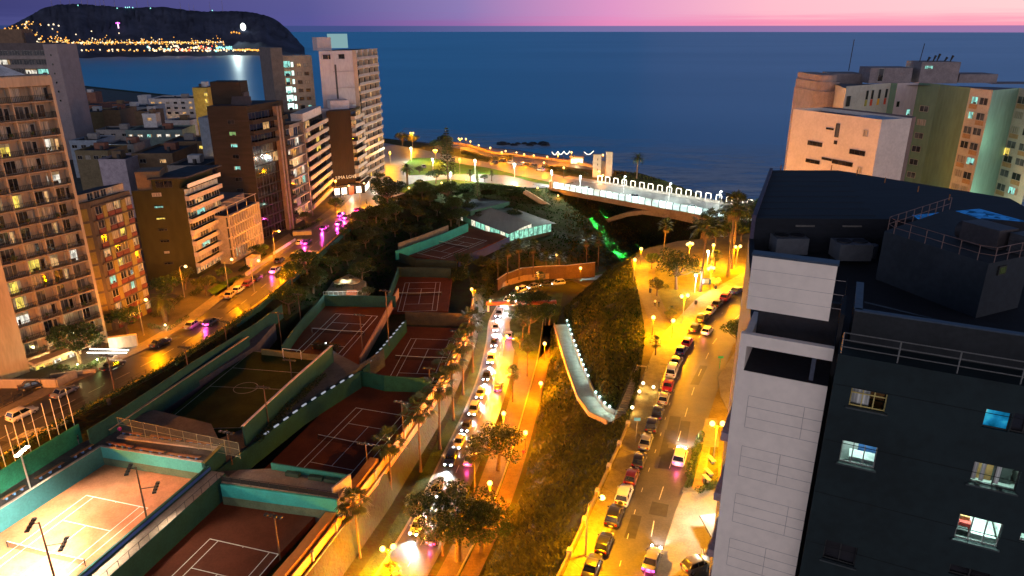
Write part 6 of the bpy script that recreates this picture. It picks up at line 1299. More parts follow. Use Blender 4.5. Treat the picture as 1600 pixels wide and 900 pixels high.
# orange lit retaining wall along the valley road
ow = [(-38, 40), (-26.7, 75.6), (-20.9, 96.6), (-14.4, 126.1), (-10.2, 155.3), (-10.2, 176)]
t = thing('retaining_wall', 'tall ochre retaining wall lit orange between the courts and the valley road', 'wall', (-26.7, 75.6, -14))
OCH = mat('ochre_plaster', (.44, .185, .05), .85, .16, .18, .2, fine=10, stretch=(1, 1, .4)); P_ = pline(VP(ow), 44)
base = [Vector((p.x+.55, p.y, 0)) for p in P_]
b = MB(); n = len(P_)
b.add([(p.x, p.y, -14.3) for p in base]+[(p.x, p.y, -7.4-max(0, (p.y-96)*.025)) for p in P_]+[(p.x-.6, p.y, -7.4-max(0, (p.y-96)*.025)) for p in P_], [(i, i+1, n+i+1, n+i) for i in range(n-1)]+[(n+i, n+i+1, 2*n+i+1, 2*n+i) for i in range(n-1)]); b.obj('wall_face', OCH, t)
zt_ = [-7.4-max(0, (p.y-96)*.025) for p in P_]
MB().wall([p+Vector((-.4, 0, 0)) for p in P_], .22, zt_, [z+1.7 for z in zt_]).obj('parapet', mat('parapet_ochre', (.46, .25, .08), .85, .15, .3), t)
MB().wall([p+Vector((.05, 0, 0)) for p in P_], .3, [z-.05 for z in zt_], [z+.12 for z in zt_]).obj('ledge', CAPW, t)
for k in range(0, n, 2): MB().box((P_[k].x-.32, P_[k].y, zt_[k]+.85), (.45, .4, 1.72), -.25).obj('pier', CAPW, t)
MB().wall([p+Vector((-.9, 0, 0)) for p in P_[:14]], .9, [z-1.5 for z in zt_[:14]], [z+2.0 for z in zt_[:14]]).obj('upper_wall', OCH, t) if False else None
t = thing('court_edge_wall', 'inner ochre wall between the dark red court and the tall orange lit wall', 'wall', (-28, 80, -9)); q_ = [p+Vector((-1.7, 0, 0)) for p in P_ if p.y < 100]
MB().wall(q_, 1.5, -9, [-5.3]*len(q_)).obj('wall_face', OCH, t)
# curved walls by the road bend and the walkway wall
wallthing('bend_wall', 'curved ochre wall above the far bend of the valley road', [(777, 437, -11.2), (790, 428, -11.2), (815, 419, -11.2), (850, 416, -11.2), (885, 415, -11.0), (930, 410, -10.5)], -15.5, 0, mat('bend_wall_tan', (.085, .05, .028), .9, .2, .3), .4, CAPW)
wallthing('bend_wall', 'lower tan kerb wall along the grass at the far bend', [(778, 446, -13.4), (795, 437, -13.4), (820, 430, -13.6), (860, 427, -13.6), (900, 425, -13.6)], -15.5, 0, mat('tan_retaining', (.26, .18, .11)), .3)
wl = [p for p in WALK]; t = thing('ramp_wall', 'curving tan wall below the stepped ramp with bright wall lights', 'wall', wl[2])
b = MB(); o_ = offs(wl, .15); b.wall(o_, .3, [p.z-3.2 if i < 5 else p.z-1.5 for i, p in enumerate(o_)], [p.z+.55 for p in o_]); b.obj('wall_face', mat('ramp_wall_tan', (.36, .25, .15), .85, .2, .3), t)
b = MB(); i_ = offs(wl, -3.15); b.wall(i_, .3, [p.z-.5 for p in i_], [p.z+1.1 for p in i_]); b.obj('lamp_wall', mat('ramp_lamp_wall', (.25, .22, .18), .85), t)
lw_px = [(871, 506), (873, 514.5), (874.3, 521.7), (876, 529), (884.5, 538), (887.5, 546), (890, 553.7), (891.7, 560.7), (895, 568.7), (898, 576.5), (901.7, 585), (905.7, 593.7), (921.7, 621.7), (927, 630.5), (938, 636.7), (951, 641.7), (966, 646)]
LEDT = emit('led_teal', (.62, 1, .94), 3.5, sample=False)
ww = pline([lerp(p, p, 0) for p in i_], 40)
def near_on(line, px, py, dz):
    best = None
    for p in pline(line, 220):
        z = p.z+dz; t_ = p.y*CP+(HC-z)*SP; x, y = 800+F*p.x/t_, 450+F*((HC-z)*CP-p.y*SP)/t_; d_ = (x-px)**2+(y-py)**2
        if best is None or d_ < best[0]: best = (d_, p)
    return best[1]
for k, (px, py) in enumerate(lw_px):
    p = near_on(i_, px, py, 1.1); t = thing('wall_light', 'small blue white light on the ramp wall, %s from the bottom of the ramp' % hname[min(k, 16)], 'wall light', p+Vector((0, 0, 1.1)), 0, 'blue white lights along the ramp wall')
    MB().ball((p.x, p.y, p.z+1.32), .24, 0, 8, 6).obj('lamp', LEDT, t); MB().box((p.x, p.y, p.z+1.12), (.3, .3, .06)).obj('base', RAIL_D, t)
    j = offs([p, p+Vector((0, -1, 0))], 1)[0]; light('glow', 'POINT', t, Vector((-.55, -.25, .10)), 105, (.62, 1, .95), .15)
# parapet of the right-hand pavement and the stairs down to the ramp
pw = [(-5.2, 39.6), (5.75, 65.9), (8.85, 73.6), (17.05, 94.3), (18.6, 98.5)]
t = thing('pavement_parapet', 'low tan parapet with piers between the bright pavement and the grass slope', 'wall', (5.75, 65.9, 0)); P_ = pline(VP(pw), 40)
MB().wall(P_, .3, -1.2, .75).obj('parapet', mat('parapet_tan', (.22, .17, .09), .85, .18, .4), t)
for k in range(0, 41, 4): MB().box((P_[k].x, P_[k].y, .15), (.6, .7, 1.7), -.35).obj('pier', CAPW, t)
b = MB(); s0, s1 = G(978, 672, 0), G(1008, 585, 0)
st = thing('outdoor_stairs', 'narrow lit stairs between the pavement and the planted slope', 'stairs', s0)
b = MB(); nS = 26
for k in range(nS): q_ = lerp(G(968, 660, -2.2), G(1004, 572, 0), k/(nS-1)); b.box((q_.x, q_.y, q_.z-.25), (2.2, .55, .5), -.28)
b.obj('steps', mat('stair_stone', (.30, .23, .14), .85, .2, .8), st)
b = MB(); 
for sx_ in (-1.2, 1.2): b.path([lerp(G(968, 660, -2.2), G(1004, 572, 0), k/12)+Vector((sx_, 0, .95)) for k in range(13)], .035, 5); [b.tube(lerp(G(968, 660, -2.2), G(1004, 572, 0), k/12)+Vector((sx_, 0, 0)), lerp(G(968, 660, -2.2), G(1004, 572, 0), k/12)+Vector((sx_, 0, .95)), .03, None, 5) for k in range(13)]
b.obj('handrail', RAIL_D, st)
for k, (px, py) in enumerate(((1005, 599), (999, 612), (988, 637), (1021, 605))):
    p = G(px, py, .9); t = thing('stair_lamp', 'low bright lamp beside the outdoor stairs, %s from the top' % ['first', 'second', 'third', 'right-hand one'][k].replace('right-hand one from', 'right-hand') if k < 3 else 'low bright lamp on the pavement right of the outdoor stairs', 'lamp', Vector((p.x, p.y, 0)), 0, 'bright low lamps by the outdoor stairs')
    MB().tube((p.x, p.y, 0), (p.x, p.y, .7), .06).obj('post', RAIL_D, t); MB().ball((p.x, p.y, .95), .3, 0, 10, 7).obj('globe', emit('globe_bright', (1, .86, .52), 4, sample=False), t); light('glow', 'POINT', t, (0, -.5, 1.0), 200, (1, .66, .18), .25)
# ================================================================== lamps
POLE = mat('lamp_pole', (.24, .22, .18), .5, .15, 2, metal=.3); POLED = mat('lamp_pole_dark', (.03, .03, .03), .5); POLEW = mat('lamp_pole_white', (.62, .62, .6), .5)
SOD = (1, .28, 0); SOD2 = (1, .37, 0); KL = 3.1; LED = (.80, 1, .92)
LENS = emit('lens_sodium', (1, .62, .20), 5, sample=False); GLOBE = emit('globe_sodium', (1, .58, .16), 4.5, sample=False); LEDE = emit('lens_led', (.85, 1, .97), 6, sample=False)
def mk_street():
    t = thing('street_lamp', 'x', 'street lamp', (0, 0, 0), 0, None, True); h = 8.0
    MB().tube((0, 0, 0), (0, 0, h-.9), .12, .075, 8).obj('pole', POLE, t)
    MB().path([(0, 0, h-.9), (0, .15, h-.35), (0, .6, h-.02), (0, 1.5, h+.06)], .05, 6).obj('arm', POLE, t)
    hd = MB().box((0, 1.85, h+.06), (.34, .85, .14)).obj('head', POLED, t); MB().ball((0, 1.88, h-.05), .38, 0, 10, 6, .8).obj('lens', LENS, hd)
    return t
def mk_globes(n, h):
    t = thing('globe_lamp', 'x', 'globe lamp', (0, 0, 0), 0, None, True)
    MB().tube((0, 0, 0), (0, 0, h-.25), .09, .06, 8).obj('post', POLED if h < 5 else POLE, t)
    if n == 1: MB().ball((0, 0, h), .44, 0, 10, 7).obj('globe', GLOBE, t)
    else:
        MB().path([(-.75, 0, h-.1), (-.5, 0, h-.35), (.5, 0, h-.35), (.75, 0, h-.1)], .04, 6).obj('crossarm', POLED, t)
        for x in (-.75, .75): MB().ball((x, 0, h+.12), .42, 0, 10, 7).obj('globe', GLOBE, t)
        if n == 3: MB().ball((0, 0, h+.35), .42, 0, 10, 7).obj('globe', GLOBE, t)
    return t
def mk_led(h):
    t = thing('led_lamp', 'x', 'lamp post', (0, 0, 0), 0, None, True)
    MB().tube((0, 0, 0), (0, 0, h), .10, .08, 8).obj('post', POLEW, t); MB().box((0, .3, h+.05), (.5, 1.0, .14)).obj('head', POLEW, t); MB().ball((0, .35, h-.1), .40, 0, 10, 6, .8).obj('lens', LEDE, t)
    return t
LPROTO = {}
def lamp(kind, label, px, py, zg_, h, power, col, rz=0, group=None, down=.55):
    key = (kind, h)
    first = key not in LPROTO
    if first: LPROTO[key] = mk_street() if kind == 's' else mk_led(h) if kind == 'l' else mk_globes(int(kind), h)
    hh = 8.0 if kind == 's' else h
    p = G(px, py, zg_+hh); off = Vector((0, 0, 0))
    if kind == 's': off = Vector((-math.sin(rz)*1.88, math.cos(rz)*1.88, 0))
    src = LPROTO[key]; o = src if first else copy_tree(src)
    if not first:
        for ch in list(o.children):
            if ch.type == 'LIGHT': bpy.data.objects.remove(ch)
    o.location = (p.x-off.x, p.y-off.y, zg_); o.rotation_euler = (0, 0, rz); o['label'] = label
    if group: o['group'] = group
    elif 'group' in o: del o['group']
    light('bulb_light', 'POINT', o, (0, 1.88, hh-.5) if kind == 's' else (0, -.3, hh-down), power*KL, col, .25)
    return o
KS = 1.0
for a in [('s', 'orange street lamp in front of the olive apartments by the small garden', 290, 416, 0, 8, 3000, SOD, -1.9),
 ('s', 'orange street lamp beside the large palm at the foot of the striped block', 228, 468, 0, 8, 4600, SOD, -1.6),
 ('s', 'orange street lamp between the olive apartments and the finned office', 362, 405, 0, 8, 2600, SOD, -1.6),
 ('s', 'orange street lamp by the white planters below the brown tower', 436, 361, 0, 8, 7000, SOD, -1.6),
 ('s', 'orange street lamp before the red panel of the corner shops', 545, 290, 0, 8, 6000, SOD, -1.5),
 ('1', 'small globe lamp on a thin post before the corner shops', 524, 283, 0, 6.5, 1500, SOD, 0),
 ('s', 'curved street lamp on the bright pavement beside the black parked car', 941, 777, 0, 8, 14000, SOD2, -1.2),
 ('2', 'double globe lamp close to the pale wall of the dark tower', 1121, 663, 0, 6.0, 9000, SOD2, 0)]: lamp(*a)
# the street also has lamps whose heads stand outside the picture or behind the towers
for k, (x, y, pw) in enumerate([(-86, 82, 26000), (-62.5, 160, 6500), (-55, 250, 5200)]):
    t = copy_tree(LPROTO[('s', 8)]); [bpy.data.objects.remove(c) for c in list(t.children) if c.type == 'LIGHT']; t.location = (x, y, 0); t.rotation_euler = (0, 0, -1.4); t['label'] = ['orange street lamp nearest the lower left corner by the parked white car', 'orange street lamp halfway along the left road under the finned office', 'orange street lamp beside the crossing at the far end of the left road'][k]
    light('bulb_light', 'POINT', t, (0, 1.88, 7.4), pw*KL, SOD, .25)
for k, (x, y, pw, rz) in enumerate([(37.5, 98, 5000, 1.2)]):
    t = copy_tree(LPROTO[('s', 8)]); [bpy.data.objects.remove(c) for c in list(t.children) if c.type == 'LIGHT']; t.location = (x, y, 0); t.rotation_euler = (0, 0, rz); t['label'] = 'curved street lamp at the bend of the right road near the tower'
    light('bulb_light', 'POINT', t, (0, 1.88, 7.4), pw*KL, SOD2, .25)
# valley lamps
zv = -14
VL = [('2', 'double globe lamp lowest in the picture on the valley road', 606, 857, 5.0, 7000), ('2', 'double globe lamp halfway along the valley side lane', 787, 527, 5.0, 4200), ('1', 'globe lamp below the double globe lamp on the valley side lane', 772, 581, 5.0, 3400),
 ('1', 'globe lamp on the red path beside the stepped ramp', 851, 537, 4.5, 2600), ('1', 'globe lamp on the red path below the first path lamp', 845, 599, 4.5, 2600), ('1', 'unlit looking post lamp halfway along the red path', 821, 676, 4.5, 700),
 ('1', 'globe lamp among the dark trees left of the footbridge beam', 737, 452, 4.5, 2200), ('1', 'globe lamp in the middle of the far bend grass', 840, 427, 4.5, 900), ('1', 'globe lamp on the bend behind the slim palms', 870, 398, 4.5, 900), ('1', 'globe lamp at the right end of the far bend', 907, 419, 4.5, 800), ('1', 'low globe lamp inside the curve of the far bend', 808, 450, 3.5, 500)]
for k, lb, px, py, h, pw in VL: lamp(k, lb, px, py, zv if py > 430 else -14.5, h, pw*3.0, SOD, .3)
for k, (x, y) in enumerate([(-3.6, 96), (-1.6, 118), (-15.5, 70)]):
    lamp('1', ['globe lamp hidden among the leaves of the largest tree', 'globe lamp half hidden by the round crowned tree beside the side lane', 'globe lamp on the verge below the lower picture edge'][k], 800, 450, zv, 5.0, 9500, SOD); o_ = [o for o in bpy.data.objects if o.get('label', '').startswith(['globe lamp hidden among', 'globe lamp half hidden', 'globe lamp on the verge below'][k])][0]; o_.location = (x, y, zv)
# park by the right road
PK = [('3', 'triple globe lamp at the back left of the lit park', 1078, 382, 6.5, 3800), ('1', 'globe lamp at the back of the park by the hedge of palms', 1115, 383, 5.5, 2400), ('2', 'double globe lamp at the back right of the park', 1153, 386, 6.0, 3200), ('1', 'globe lamp next to the dark tower roof at the back of the park', 1170, 395, 5.0, 1800), ('1', 'far globe lamp where the park path meets the bridge slope', 1002, 389, 4.5, 2000), ('1', 'globe lamp on a post at the top of the park path', 992, 406, 5.5, 2600),
 ('3', 'triple globe lamp over the planted bed in the middle of the park', 1111, 420, 5.0, 3600), ('2', 'double globe lamp on a tall post near the parked cars', 1070, 463, 6.5, 3800), ('1', 'globe lamp low on the slope edge left of the park path', 1021, 496, 4.0, 2000), ('1', 'globe lamp on the park path near the parked cars', 1052, 501, 4.0, 2000)]
for k, lb, px, py, h, pw in PK: lamp(k, lb, px, py, 0, h, pw*2.4, SOD2, .4)
lamp('l', 'white lamp beside the blue sign in the park', 1088, 430, 0, 4.5, 1600, (1, .95, .8)); lamp('l', 'small white lamp between the back park lamps', 1107, 393, 0, 4.0, 700, (1, .95, .85))
# plaza and sea front
SF = [('2', 'double globe lamp in front of the paired trees by the sea', 643.5, 208, 7.5, 2200), ('1', 'globe lamp on the road beside the white tower', 609, 238, 6, 2200), ('3', 'triple globe lamp on the sea side of the plaza lawn', 680, 235.5, 6, 2600), ('1', 'globe lamp right of the tall layered pine', 718, 249, 6.5, 2000), ('2', 'double globe lamp nearest the dark round trees by the sea', 719, 217, 7.5, 1800)]
for k, lb, px, py, h, pw in SF: lamp(k, lb, px, py, 0, h, pw*2.6, SOD2)
row = [(728, 217), (735, 221), (748, 227), (766, 231), (784, 238), (790, 236), (819, 241), (834, 243), (855, 245), (850, 254), (872, 242), (893, 238), (881, 262), (942, 242)]
for k, (px, py) in enumerate(row): lamp('1', 'sodium globe lamp on the clifftop walk, %s from the left' % (hname[k] if k < 13 else 'last'), px, py, 0, 4.5, 2400, SOD, 0, 'globe lamps along the clifftop walk')
lamp('s', 'tall orange lamp by the sea front car park', 807, 238, 0, 8, 4200, SOD, -1.5)
for k, (px, py) in enumerate([(941, 263), (936, 268), (942, 274)]): lamp('1', 'globe lamp at the foot of the beige monument, %s' % ['upper right', 'left of the three', 'lowest of the three'][k], px, py, 0, 3.0, 700, SOD)
for k, (lb, px, py, h, pw) in enumerate([('white lamp post at the top of the plaza lawn', 642, 231, 6.5, 4200), ('white lamp post in the middle of the plaza lawn', 676, 249, 6.5, 4200), ('white lamp post right of the layered pine on the median', 742, 250, 6.5, 4600), ('white lamp post on the loop road below the lawn', 704, 270, 6.5, 4200), ('white lamp post by the sea front car park', 804, 256, 6.0, 2600), ('white lamp post at the start of the bridge', 862, 267, 6.5, 5200), ('white lamp post just before the first hoops', 907, 275, 6.5, 5200)]): lamp('l', lb, px, py, 0, h, pw*1.0, LED)
for k, s in enumerate((26, 46, 66, 86)):
    p = BP(s, 12.4, .0); o = copy_tree(LPROTO[('l', 6.5)]); [bpy.data.objects.remove(c) for c in list(o.children) if c.type == 'LIGHT']; o.location = p; o.rotation_euler = (0, 0, -2.3); o['label'] = 'thin white lamp post in the middle of the bridge, %s from the left' % hname[k]; light('bulb_light', 'POINT', o, (0, .35, 6.0), 8000, LED, .25)
for k, (lb, px, py, zg_) in enumerate([('low garden light under the round tree at the plaza corner', 639, 294, 0), ('low garden light in the middle of the garden lawn', 690, 286, 0), ('low garden light at the right of the garden lawn', 728, 281, 0), ('low garden light at the bridge steps', 840, 294, 0), ('orange light on the bridge abutment', 872, 306, -3)]):
    p = G(px, py, zg_+.9); t = thing('garden_light', lb, 'garden light', Vector((p.x, p.y, zg_))); MB().tube((p.x, p.y, zg_), (p.x, p.y, zg_+.7), .07).obj('post', POLED, t); MB().ball((p.x, p.y, zg_+1.0), .36, 0, 10, 7).obj('globe', GLOBE, t); light('bulb_light', 'POINT', t, (0, -.6, 1.0), 1500, SOD2, .2)
# green spotlights on the bank below the bridge
from mathutils.bvhtree import BVHTree
gme = bpy.data.objects['ground'].data; BV = BVHTree.FromPolygons([v.co[:] for v in gme.vertices], [p.vertices[:] for p in gme.polygons])
def hit(px, py): return BV.ray_cast(Vector((0, 0, HC)), ray(px, py).normalized())[0]
for lb, p, q, pw in [('upper left one under the deck', (26.2, 274.3, -2.9), (37.0, 249, -15.0), 3500000), ('upper right one under the deck', (30.2, 276.4, -3.2), (46.5, 261.2, -16.6), 4000000), ('lower left one by the arch foot', (34.2, 257.4, -9.6), (39.6, 241, -17.5), 1500000), ('lower right one beyond the arch', (40.6, 264.8, -10.2), (52, 256.6, -20.5), 1500000)]:
    p, q = Vector(p), Vector(q); t = thing('green_spotlight', 'green spotlight on the planted bank below the bridge, '+lb, 'spotlight', p-Vector((0, 0, 1.5)), 0, 'green spotlights on the bank below the bridge')
    MB().tube((p.x, p.y, p.z-2.2), (p.x, p.y, p.z-.4), .08).obj('post', POLED, t); MB().box((p.x, p.y, p.z-.3), (.4, .4, .25)).obj('housing', POLED, t)
    light('beam', 'SPOT', t, (0, 0, 1.5), pw, (.03, 1, .10), .08, 11, q-p)
# court floodlights
FLG = emit('flood_lit', (1, .93, .76), 14, sample=False); FLD = mat('flood_dark', (.03, .03, .03), .5)
def flood_pole(label, base, h, bars, lit=False, rz=0, group=None):
    t = thing('floodlight_pole', label, 'floodlight', base, 0, group); b0 = Vector(base)
    MB().tube(b0, b0+Vector((0, 0, h)), .13, .09, 8).obj('pole', mat('flood_pole_brown', (.10, .055, .035), .6) if not lit else mat('flood_pole_pale', (.35, .36, .32)), t)
    for k, (hz, off) in enumerate(bars):
        c_ = b0+Vector((off*math.cos(rz), off*math.sin(rz), hz)); ax = Vector((-math.sin(rz), math.cos(rz), 0))
        b = MB().tube(b0+Vector((0, 0, hz)), c_, .05).tube(c_-ax*1.25, c_+ax*1.25, .05); b.obj('crossbar', FLD if not lit else POLEW, t)
        for j in range(4): q = c_+ax*(-1.05+.7*j); MB().box((q.x, q.y, q.z-.12), (.5, .42, .2), rz).obj('floodlight', FLD if not lit else FLG, t)
    return t
p = G(230, 812, -2.6); P1_ = flood_pole('tall brown floodlight pole on the raised walkway, nearer the benches', p, 8.4, [(8.3, -.9), (5.0, 1.9)], False, .25)
p2_ = G(86, 905, -2.6); P2_ = flood_pole('tall brown floodlight pole on the raised walkway, nearest the lower left corner', p2_, 8.4, [(8.3, -.9), (5.0, 1.9)], False, .25)
p3_ = G(48, 765, -1.8); P3_ = flood_pole('pale floodlight pole with a lit bar behind the left walkway benches', p3_, 6.6, [(6.5, .3)], True, 0)
for P, pos, aim, pw in ((P2_, (2.3, .5, 4.4), (9, 6, -7), 5500), (P1_, (2.3, .2, 4.4), (8, -4, -7), 3000), (P1_, (-1.2, -.3, 7.7), (-9, -9, -8.5), 17000), (P2_, (-1.2, -.3, 7.7), (-8, 1.5, -8.5), 95000), (P3_, (.6, -.2, 6.2), (8.5, -1.5, -9), 14000), (P3_, (.6, .3, 6.2), (14, -5, -7), 16000)): light('flood_beam', 'SPOT', P, pos, pw, (1, .84, .62), .25, 110, aim)
fl_ = [('beside the mesh fence at the football pitch corner', 358, 672, 363, 726, -4.4), ('in the middle of the white capped pitch wall', 410, 602, 420, 664, -4.4), ('at the far end of the white capped pitch wall', 452, 560, 458, 606, -4.4), ('on the corridor beside the tall pitch wall', 292, 540, 297, 592, -3), ('by the street hedge at the start of the football pitch', 168, 553, 180, 612, 0), ('on the corridor near the far end of the pitch', 351, 500, 356, 545, -3), ('beside the net of the red court', 562, 490, 567, 552, -7), ('in the dark path left of the upper court', 606, 452, 608, 540, -6), ('between the dark red court and the terrace', 428, 802, 438, 875, -6.5), ('on the palm side of the large dim court', 567, 690, 575, 740, -8), ('by the second palm beside the large dim court', 627, 625, 631, 690, -8), ('at the palm side of the court above the rounded wall', 669, 573, 672, 608, -8.5), ('at the far palm side of the court above the rounded wall', 708, 515, 714, 555, -8.5), ('beside the hedge at the left end of the red court', 436, 487, 441, 545, -7), ('left of the street fence near the far courts', 466, 458, 470, 500, -5)]
for lb, hx_, hy, bx_, by, zb in fl_:
    p = G(bx_, by, zb); h = ZT(hy, p.x, p.y)-zb; flood_pole('dark unlit floodlight pole '+lb, p, max(3.5, h), [(max(3.5, h)-.15, -.2)], False, 1.3, 'unlit floodlight poles of the tennis club')
p = G(509, 536, -2.6); t = thing('wall_lamp', 'single blue white lamp on the far end of the white capped pitch wall', 'lamp', p); MB().ball(tuple(p), .16, 0, 8, 6).obj('bulb', LEDE, t); light('glow', 'POINT', t, (.4, -.4, .2), 45, (.7, .9, 1), .1)
# garden uplights by the tower entrance
for k, (px, py, cl, pw) in enumerate([(121, 570, (1, .82, .3), 900), (152, 562, (.85, 1, .3), 700), (70, 566, (1, .75, .3), 700), (258, 508, (1, .8, .4), 380)]):
    p = G(px, py, .4); t = thing('garden_uplight', ['uplight under the tree before the cream tower', 'uplight at the street end of the tower garden', 'uplight beside the lobby of the cream tower', 'uplight at the foot of the large street palm'][k], 'uplight', Vector((p.x, p.y, 0))); MB().tube((p.x, p.y, 0), (p.x, p.y, .35), .12, .16).obj('housing', POLED, t); MB().ball((p.x, p.y, .42), .2, 0, 8, 5).obj('lens', emit('uplight_lens', (1, .9, .5), 8, sample=False), t); light('beam', 'POINT', t, (.2, -.5, .8), pw, cl, .15)
b = MB(); a_ = [G(140, 545, .6), G(170, 546, .6), G(200, 548, .6)]; t = thing('light_strip', 'white strip lights edging the driveway beside the cream tower', 'light strip', Vector((a_[0].x, a_[0].y, 0)))
for k, (q0, q1) in enumerate(((G(140, 545, .3), G(201, 547, .3)), (G(136, 551, .3), G(198, 551, .3)))): MB().tube(q0, q1, .09).obj('strip', emit('strip_white', (1, .93, .75), 7), t); light('glow', 'POINT', t, lerp(q0, q1, .6)+Vector((.2, -.6, .9))-Vector(t['_o']), 420, (1, .9, .7), .2)

# ================================================================== cars
TYRE = mat('tyre', (.012, .012, .012), .8); RIM = mat('rim', (.35, .35, .36), .3, .1, 3, metal=.7); CGL = glassm('car_glass', (.012, .013, .016), .05); HLO = mat('headlight_off', (.5, .5, .48), .15); TLO = mat('taillight_off', (.22, .008, .008), .2); PLT = mat('number_plate', (.5, .48, .4), .5); TRIM = mat('car_trim', (.02, .02, .02), .6)
HLI = emit('headlight_lit', (.95, .98, 1), 22, sample=False); TLI = emit('taillight_lit', (1, .05, .16), 6, sample=False); TLM = emit('taillight_magenta', (1, .06, .42), 7, sample=False)
PAINT = {k: mat('paint_'+k, c, .28, .04, 1, .5, m, coat=.6) for k, (c, m) in {'black': ((.010, .010, .012), .1), 'white': ((.5, .49, .46), 0), 'silver': ((.24, .24, .25), .5), 'red': ((.30, .012, .012), .1), 'darkred': ((.09, .008, .012), .1), 'blue': ((.015, .03, .12), .2), 'grey': ((.04, .04, .043), .3), 'beige': ((.26, .22, .15), .1)}.items()}
def loftb(b, st, prof, mi=0):     # stations (y, halfwidth, z0, z1); rounded section
    rings = []
    for y, w, z0, z1 in st: rings.append([(w*px_, y, z0+(z1-z0)*pz) for px_, pz in prof])
    n = len(prof); P = [p for r in rings for p in r]; f = []
    for k in range(len(rings)-1): f += [(k*n+i, k*n+(i+1) % n, (k+1)*n+(i+1) % n, (k+1)*n+i) for i in range(n)]
    f += [tuple(range(n))[::-1], tuple((len(rings)-1)*n+i for i in range(n))]
    f = [tuple(reversed(q)) for q in f]; b.add(P, f, mi)
PROF = [(-.82, 0), (-1, .18), (-1, .62), (-.94, .88), (-.74, 1), (.74, 1), (.94, .88), (1, .62), (1, .18), (.82, 0)]
CARP = {}
SPEC = {'sedan': (4.5, .88, .92, 1.45, (-1.55, -1.0, .35, 1.05)), 'hatch': (4.0, .86, .95, 1.50, (-1.85, -1.35, .25, 1.0)), 'suv': (4.6, .94, 1.08, 1.72, (-2.1, -1.75, .35, 1.05)), 'van': (4.9, .95, 1.15, 2.0, (-2.35, -2.2, .9, 1.7))}
def car_proto(kind, col, hl, tl, spare=False, simple=False):
    key = (kind, col, hl, tl, spare, simple)
    if key in CARP: return CARP[key], False
    Lc, w, zb, zr, (yb0, yr0, yr1, yb1) = SPEC[kind]; hL = Lc/2; m = PAINT[col]
    t = thing('car', 'x', 'car', (0, 0, 0), 0, None, True)
    b = MB(); back = 1.0 if kind == 'sedan' else 1.03
    loftb(b, [(-hL, w*.80, .42, zb*.86*back), (-hL+.12, w*.93, .28, zb*.97*back), (-hL*.55, w, .22, zb), (0, w, .2, zb), (hL*.42, w, .22, zb*.97), (hL*.78, w*.95, .24, zb*.84), (hL-.1, w*.84, .3, zb*.70), (hL, w*.68, .4, zb*.60)], PROF)
    # roof and pillars
    loftb(b, [(yr0-.02, w*.74, zr-.07, zr-.01), (yr0+.12, w*.78, zr-.07, zr+.02), ((yr0+yr1)/2, w*.79, zr-.06, zr+.04), (yr1-.1, w*.77, zr-.07, zr+.01), (yr1+.04, w*.72, zr-.08, zr-.03)], PROF)
    for s in (-1, 1):
        b.tube((s*w*.90, yb1, zb-.03), (s*w*.74, yr1, zr-.04), .045, .04, 5); b.tube((s*w*.90, yb0, zb-.03), (s*w*.75, yr0, zr-.04), .06, .05, 5); b.tube((s*w*.92, (yb0+yb1)/2-.05, zb-.03), (s*w*.78, (yr0+yr1)/2, zr-.03), .045, .04, 5)
        b.box((s*(w+.09), yb1-.25, zb+.04), (.18, .12, .13))
    b.obj('body', m, t, True)
    b = MB(); wl_, wu = w*.90, w*.75
    P = [(-wl_, yb0, zb-.04), (wl_, yb0, zb-.04), (wl_, yb1, zb-.04), (-wl_, yb1, zb-.04), (-wu, yr0, zr-.05), (wu, yr0, zr-.05), (wu, yr1, zr-.05), (-wu, yr1, zr-.05)]
    b.add(P, [(0, 1, 5, 4), (1, 2, 6, 5), (2, 3, 7, 6), (3, 0, 4, 7), (4, 5, 6, 7)]); b.obj('windows', CGL, t)
    for sy in (-1, 1):
        for s in (-1, 1):
            x, y = s*(w-.13), sy*hL*.62; wb_ = MB().tube((x-.11, y, .33), (x+.11, y, .33), .33, .33, 16).obj('wheel', TYRE, t)
            if not simple: MB().tube((x+s*.10, y, .33), (x+s*.125, y, .33), .20, .19, 12).obj('rim', RIM, wb_)
    for s in (-1, 1):
        MB().box((s*w*.60, hL-.09, zb*.64), (.34, .22, .16)).obj('headlight', HLI if hl else HLO, t); MB().box((s*w*.68, -hL+.035, zb*.80), (.30, .16, .20)).obj('taillight', {0: TLO, 1: TLI, 2: TLM}[tl], t)
        if hl and not simple: MB().ball((s*w*.6, hL+.02, zb*.64), .16, 0, 8, 6).obj('headlight_lens', HLI, t)
    if not simple: MB().box((0, -hL-.005, zb*.55), (.5, .03, .13)).obj('number_plate', PLT, t); MB().box((0, hL-.0, .42), (w*1.1, .08, .14)).obj('grille', TRIM, t)
    if spare: MB().tube((0, -hL-.16, .85), (0, -hL+.02, .85), .34, .34, 16).obj('spare_wheel', TYRE, t)
    CARP[key] = t; return t, True
def car(kind, col, label, p, rz, hl=0, tl=0, group=None, pw=0, tp=0, spare=False, simple=False, tcol=(1, .06, .3)):
    t, new = car_proto(kind, col, hl, tl, spare, simple); o = t if new else copy_tree(t)
    for ch in list(o.children):
        if ch.type == 'LIGHT': bpy.data.objects.remove(ch)
    o.location = p; o.rotation_euler = (0, 0, rz); o['label'] = label
    if group: o['group'] = group
    elif 'group' in o: del o['group']
    hL = SPEC[kind][0]/2
    if pw: light('headlight_beam', 'SPOT', o, (0, hL+.5, .75), pw, (.92, .97, 1), .2, 100, (0, 1, -.13))
    if tp: light('taillight_glow', 'POINT', o, (0, -hL-.45, .8), tp, tcol, .2)
    return o
def heading(line, p):      # direction of the nearest segment of a polyline
    best = min(range(len(line)-1), key=lambda i: ((line[i]+line[i+1])/2-p).length); d = line[best+1]-line[best]; return math.atan2(-d.x, d.y)
